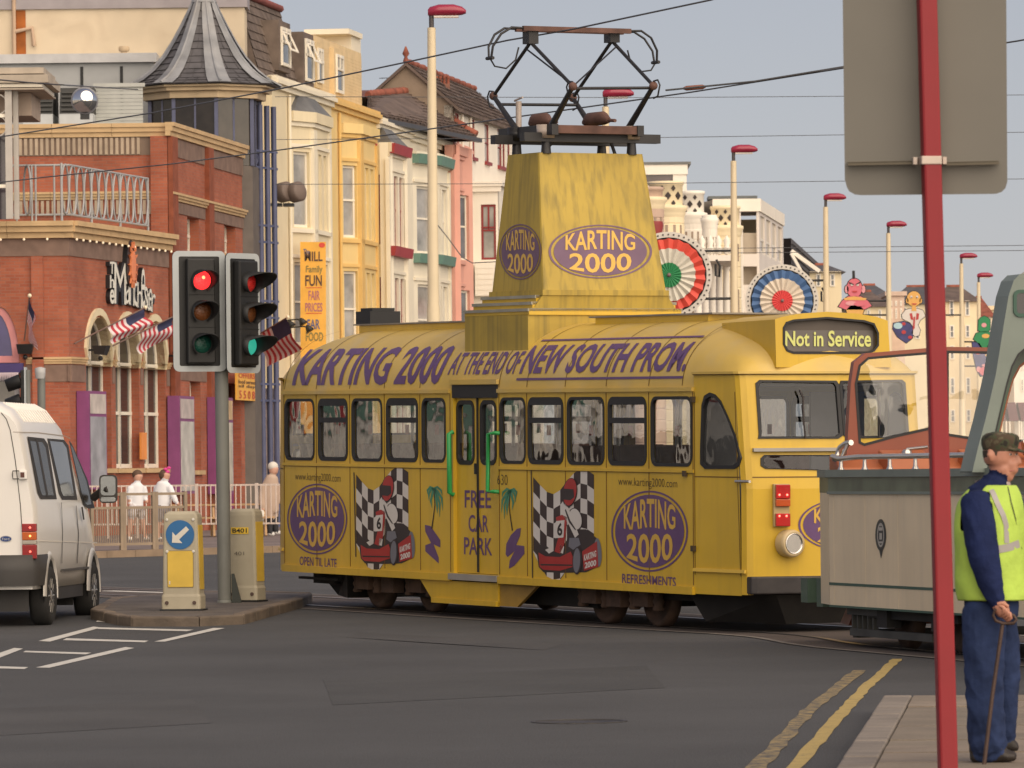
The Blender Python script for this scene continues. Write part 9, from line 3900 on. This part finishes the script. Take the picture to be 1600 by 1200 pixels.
drape([(1572,762),(1576,785),(1584,815),(1592,845),(1598,880),(1600,935)],1.6,'zip',mat('zip_dark',(.05,.06,.02),.6),.012)
drape([(1519,760),(1535,790),(1549,815),(1550,840)],1.2,'seam',mat('vest_seam',(.30,.45,.05),.7),.0105) if False else None
# collars
q = MB()
rg = []
for y,r,l in ((768,25,0),(756,21,2),(750,21,1)):
 rg.append([WL_(1556 + l + r * cos(t),y - 5 * cos(t) * -1 + (6 if cos(t) > .3 else 0),r * 1.05 * kW * sin(t)) for t in [radians(a) for a in range(35,330,15)]])
q.loft(rg,closed=False,caps=False)
cl = q.obj('jacket_collar',NAVY,wk)
sd_ = cl.modifiers.new('th','SOLIDIFY')
sd_.thickness = .006
q = MB()
q.loft([[WL_(1561 + r * cos(t),y + 3 * cos(t),r * kW * sin(t)) for t in [2 * pi * j / 20 for j in range(20)]] for y,r in ((764,20),(752,17.5))],caps=False)
q.obj('shirt_collar',mat('shirt_pale',(.45,.36,.33),.8,var=.15,scale=20),wk)
# cap
CAMO = mat('camouflage_cap',(.045,.042,.028),.9,var=.15)
n_,l_ = CAMO.node_tree.nodes,CAMO.node_tree.links
tc_ = n_.new('ShaderNodeTexCoord')
vn = n_.new('ShaderNodeTexNoise')
vn.inputs['Scale'].default_value,vn.inputs['Detail'].default_value = 22,1.5
l_.new(tc_.outputs['Object'],vn.inputs['Vector'])
rp = n_.new('ShaderNodeValToRGB')
rp.color_ramp.interpolation = 'CONSTANT'
rp.color_ramp.elements[0].color = (.020,.018,.013,1)
rp.color_ramp.elements[1].position,rp.color_ramp.elements[1].color = .62,(.10,.085,.05,1)
for pos,c in ((.42,(.05,.055,.028,1)),(.52,(.065,.045,.028,1))):
 e = rp.color_ramp.elements.new(pos)
 e.color = c
l_.new(vn.outputs['Fac'],rp.inputs['Fac'])
l_.new(rp.outputs['Color'],n_['Principled BSDF'].inputs['Base Color'])
q = MB()
rg = []
for y,r,cx in ((707,26.5,1562),(698,29,1562),(690,30,1563),(684,28.5,1564),(680,24,1565),(677.5,14,1566),(677,2,1566)):
 rg.append([WL_(cx + r * cos(t),y - 2.2 * cos(t) * (1 if y > 685 else .4) * -1,r * .86 * kW * sin(t)) for t in [2 * pi * j / 28 for j in range(28)]])
q.loft(rg,caps=False)
q.obj('cap',CAMO,wk)
q = MB()
def brim(a,k_):
 return WL_(1570 + (19 + 20 * k_) * cos(a),703 + 6 * k_ * cos(a),-.012 - (22 + 2 * k_) * kW * sin(a))
as_ = [radians(a) for a in range(-80,81,10)]
V = [brim(a,0) + Vector((0,0,.004)) for a in as_] + [brim(a,1) for a in as_]
n = len(as_)
q.add(V + [v - Vector((0,0,.006)) for v in V],[(i,n + i,n + i + 1,i + 1) for i in range(n - 1)] + [(2 * n + i + 1,3 * n + i + 1,3 * n + i,2 * n + i) for i in range(n - 1)] + [(n + i,3 * n + i,3 * n + i + 1,n + i + 1) for i in range(n - 1)],smooth=True)
q.obj('cap_peak',CAMO,wk)
HAIR = mat('dark_hair',(.05,.035,.025),.8,var=.2)
q = MB()
q.loft([[WL_(cx + r * cos(t),y,(r * .84) * kW * sin(t)) for t in [radians(a) for a in range(95,266,10)]] for y,r,cx in ((706,27,1562),(714,26.5,1562),(722,24,1562),(729,20,1562))],closed=False,caps=False)
q.obj('hair',HAIR,wk)
for x,d in ((1577,-.064),(1586,-.046)):
 q = MB()
 q.ball(WL_(x,712,d),.0085,10,8,sc=(1.25,.6,.75))
 q.obj('eye',mat('eye_white',(.50,.42,.38),.3,var=0),wk)
 q = MB()
 q.ball(WL_(x + 1.1,712,d - .004),.0045,8,6)
 q.obj('pupil',mat('eye_dark',(.02,.02,.025),.2,var=0),wk)
 q = MB()
 q.tube([WL_(x - 4,707,d - .0),WL_(x,705.5,d - .008),WL_(x + 4,707,d - .002)],.0035,6)
 q.obj('eyebrow',HAIR,wk)
q = MB()
q.tube([WL_(1576,737.5,-.060),WL_(1582,737,-.054),WL_(1587,736.5,-.042)],[.003,.0048,.003],8)
q.obj('lips',mat('lips',(.36,.12,.10),.5,var=0),wk)
# the points iron: shaft, D handle
IRON = mat('points_iron',(.075,.045,.035),.55,metal=.3,var=.25,scale=8)
pi_ = thing('points_iron','rusty iron bar with a D shaped handle held by the man in hi-vis','tool',tuple(wb + WL_(1532,1196,-.24)))
io = Vector(pi_.location) - wb
q = MB()
q.tube([WL_(1531.5,1197,-.24) - io,WL_(1545,1085,-.235) - io,WL_(1561,974,-.23) - io],[.012,.011,.011],10)
q.obj('shaft',IRON,pi_)
q = MB()
q.tube([WL_(x,y,-.24) - io for x,y in ((1561,974),(1550,970),(1546,962),(1549,952),(1562,957),(1578,962),(1582,968),(1578,974))],.009,8,closed=True)
q.obj('handle',IRON,pi_)
for x0,y0,x1,y1,d0,d1 in ((1548,1172,1563,1171,-.115,-.12),(1550,1168,1560,1166,-.11,-.115)):
 q = MB()
 q.tube([WL_(x0,y0,d0),WL_(x1,y1,d1)],.004,5)
 q.obj('boot_lace',mat('lace',(.06,.05,.04),.8),wk)
# walkers on the far pavement
def walker(label,D,ybase,parts,mats,kids):
 k = D / FPX
 bx_ = parts[0][1][0][0]
 b0 = at(bx_,ybase,D)
 base = Vector((b0.x,D,FPZ))
 dz = FPZ - b0.z
 f = lambda x,y: at(x,y,D) + Vector((0,0,dz))
 t,o = person(label,base,parts,mats,.022,f,k,2)
 for nm,m,c,r,sc in kids:
  q = MB()
  p = f(c[0],c[1]) - base + Vector((0,c[2],0))
  q.ball(p,r * k,12,8,sc=sc)
  q.obj(nm,m,t)
 return t,f,base,k
WSH = mat('white_shirt',(.68,.68,.70),.8,var=.06)
GSH = mat('grey_shorts',(.22,.21,.23),.85,var=.1)
LTS = mat('light_shorts',(.50,.46,.46),.85,var=.1)
BRH = mat('brown_hair',(.09,.05,.03),.8,var=.2)
NVS = mat('navy_yoke',(.03,.035,.08),.8)
SKL = mat('pale_skin',(.52,.29,.21),.55,var=.05)
SHO = mat('white_shoe',(.6,.58,.55),.6)
walker('youngster in a white shirt with navy shoulders and pale shorts walking behind the guard rail',127,846,[
 (0,[(213,786,0,11,9),(213,770,0,12,9),(214,760,0,11,8)]),(1,[(214,760,0,10,8),(215,756,0,6,6)]),(2,[(215,756,0,4,4),(215,748,0,4.5,4.5)]),(2,[(215,750,0,6.5,6.5),(216,744,0,7.5,7.5)]),
 (3,[(213,786,0,11,9),(213,796,0,11,9)]),(3,[(209,792,-.05,7,7),(207,806,-.08,7,7)]),(3,[(217,792,.05,7,7),(220,806,.08,7,7)]),
 (2,[(207,806,-.08,4.5,4.5),(204,822,-.1,4.5,4.5),(202,840,-.12,3,3)]),(2,[(220,806,.08,4.5,4.5),(223,822,.1,4.5,4.5),(226,840,.12,3,3)]),
 (4,[(202,842,-.13,3.2,3),(207,843,-.13,2.8,2.6)]),(4,[(225,842,.12,3.2,3),(231,842,.12,2.8,2.6)]),
 (0,[(204,763,-.08,5,5),(202,776,-.1,4.6,4.6)]),(2,[(202,776,-.1,3.2,3.2),(203,790,-.08,2.8,2.8),(205,797,-.06,3,3)]),(0,[(224,763,.08,5,5),(227,775,.1,4.5,4.5)]),(2,[(227,775,.1,3,3),(229,786,.06,2.8,2.8)])],
 [WSH,NVS,SKL,LTS,SHO],[('hair',BRH,(214.5,742.5,.02),8.2,(1,1,.95))])
t,f,base,k = walker('youngster in a white shirt and grey shorts with a pink bow in the hair',127.6,846,[
 (0,[(255,788,0,12,9),(254,770,0,13.5,9),(256,758,0,11,8)]),(1,[(257,757,0,4,4),(258,748,0,4.5,4.5)]),(1,[(258,750,0,6.5,6.5),(259,743,0,7.5,7.5)]),
 (2,[(254,787,0,11,9),(254,800,0,11,9)]),(2,[(250,796,-.04,7,7),(249,812,-.06,6.5,6.5)]),(2,[(259,796,.04,7,7),(260,812,.06,6.5,6.5)]),
 (1,[(249,812,-.06,4.5,4.5),(247,840,-.1,3,3)]),(1,[(260,812,.06,4.5,4.5),(262,840,.1,3,3)]),(3,[(246,842,-.1,3.2,3),(252,843,-.1,2.8,2.6)]),(3,[(262,842,.1,3.2,3),(268,843,.1,2.8,2.6)]),
 (0,[(265,763,-.06,5.5,5.5),(270,774,-.09,5,5),(275,785,-.1,4.4,4.4)]),(1,[(275,785,-.1,3,3),(279,790,-.1,3,3)]),(0,[(245,763,.06,5.5,5.5),(242,780,.08,4.6,4.6)]),(1,[(242,780,.08,3,3),(243,792,.05,3,3)])],
 [WSH,SKL,GSH,SHO],[('hair',BRH,(256.5,744,.02),8.4,(1,1,1.1))])
PBOW = mat('pink_bow',(.60,.05,.25),.7)
for x,y in ((259,735),(264,733),(262,739)):
 q = MB()
 q.ball(f(x,y) - base + Vector((0,-.06,0)),3.0 * k,10,6,sc=(1.2,.6,.8))
 q.obj('hair_bow',PBOW,t)
COAT = mat('beige_coat',(.42,.31,.24),.85,var=.08)
t,f,base,k = walker('elderly walker in a beige coat with a white carrier bag by the tram end',134,833,[
 (0,[(423,794,0,13,10),(422,770,0,14,11),(423,752,0,13,10),(425,742,0,10,9)]),(1,[(426,742,0,4,4),(427,733,0,5,5)]),(1,[(427,733,0,7,7),(428,727,0,7.5,7.5)]),
 (2,[(421,792,-.05,7,7),(421,826,-.08,5,5)]),(2,[(428,792,.05,7,7),(430,824,.1,5,5)]),(3,[(421,829,-.08,4,3.5),(428,830,-.09,3.2,3)]),(3,[(430,827,.1,4,3.5),(437,828,.1,3.2,3)]),
 (0,[(412,755,-.08,6,6),(409,775,-.1,5,5),(410,786,-.12,4,4)]),(1,[(410,787,-.12,3,3),(411,792,-.12,3,3)]),(0,[(434,755,.08,6,6),(438,780,.1,5,5)])],
 [COAT,SKL,mat('dark_slacks',(.03,.03,.035),.85),SHO],[('hair',mat('white_hair',(.6,.56,.5),.8),(426.5,724.5,.01),8.3,(1,1,.95))])
bg_ = thing('carrier_bag','white carrier bag hanging from the elderly walker','bag',tuple(base + (f(410,800) - base) + Vector((0,-.14,-.05))))
q = MB()
q.loft([[Vector((x * k,y * k,z * k)) for x,y in rrect(-w_,-d_,w_,d_,d_ * .9,3)] for z,w_,d_ in ((-13,4,2),(-10,5.5,3),(0,5.2,2.8),(8,3.2,1.6),(13,1.2,.8))])
q.obj('bag',mat('bag_white',(.62,.60,.54),.55,var=.08),bg_)
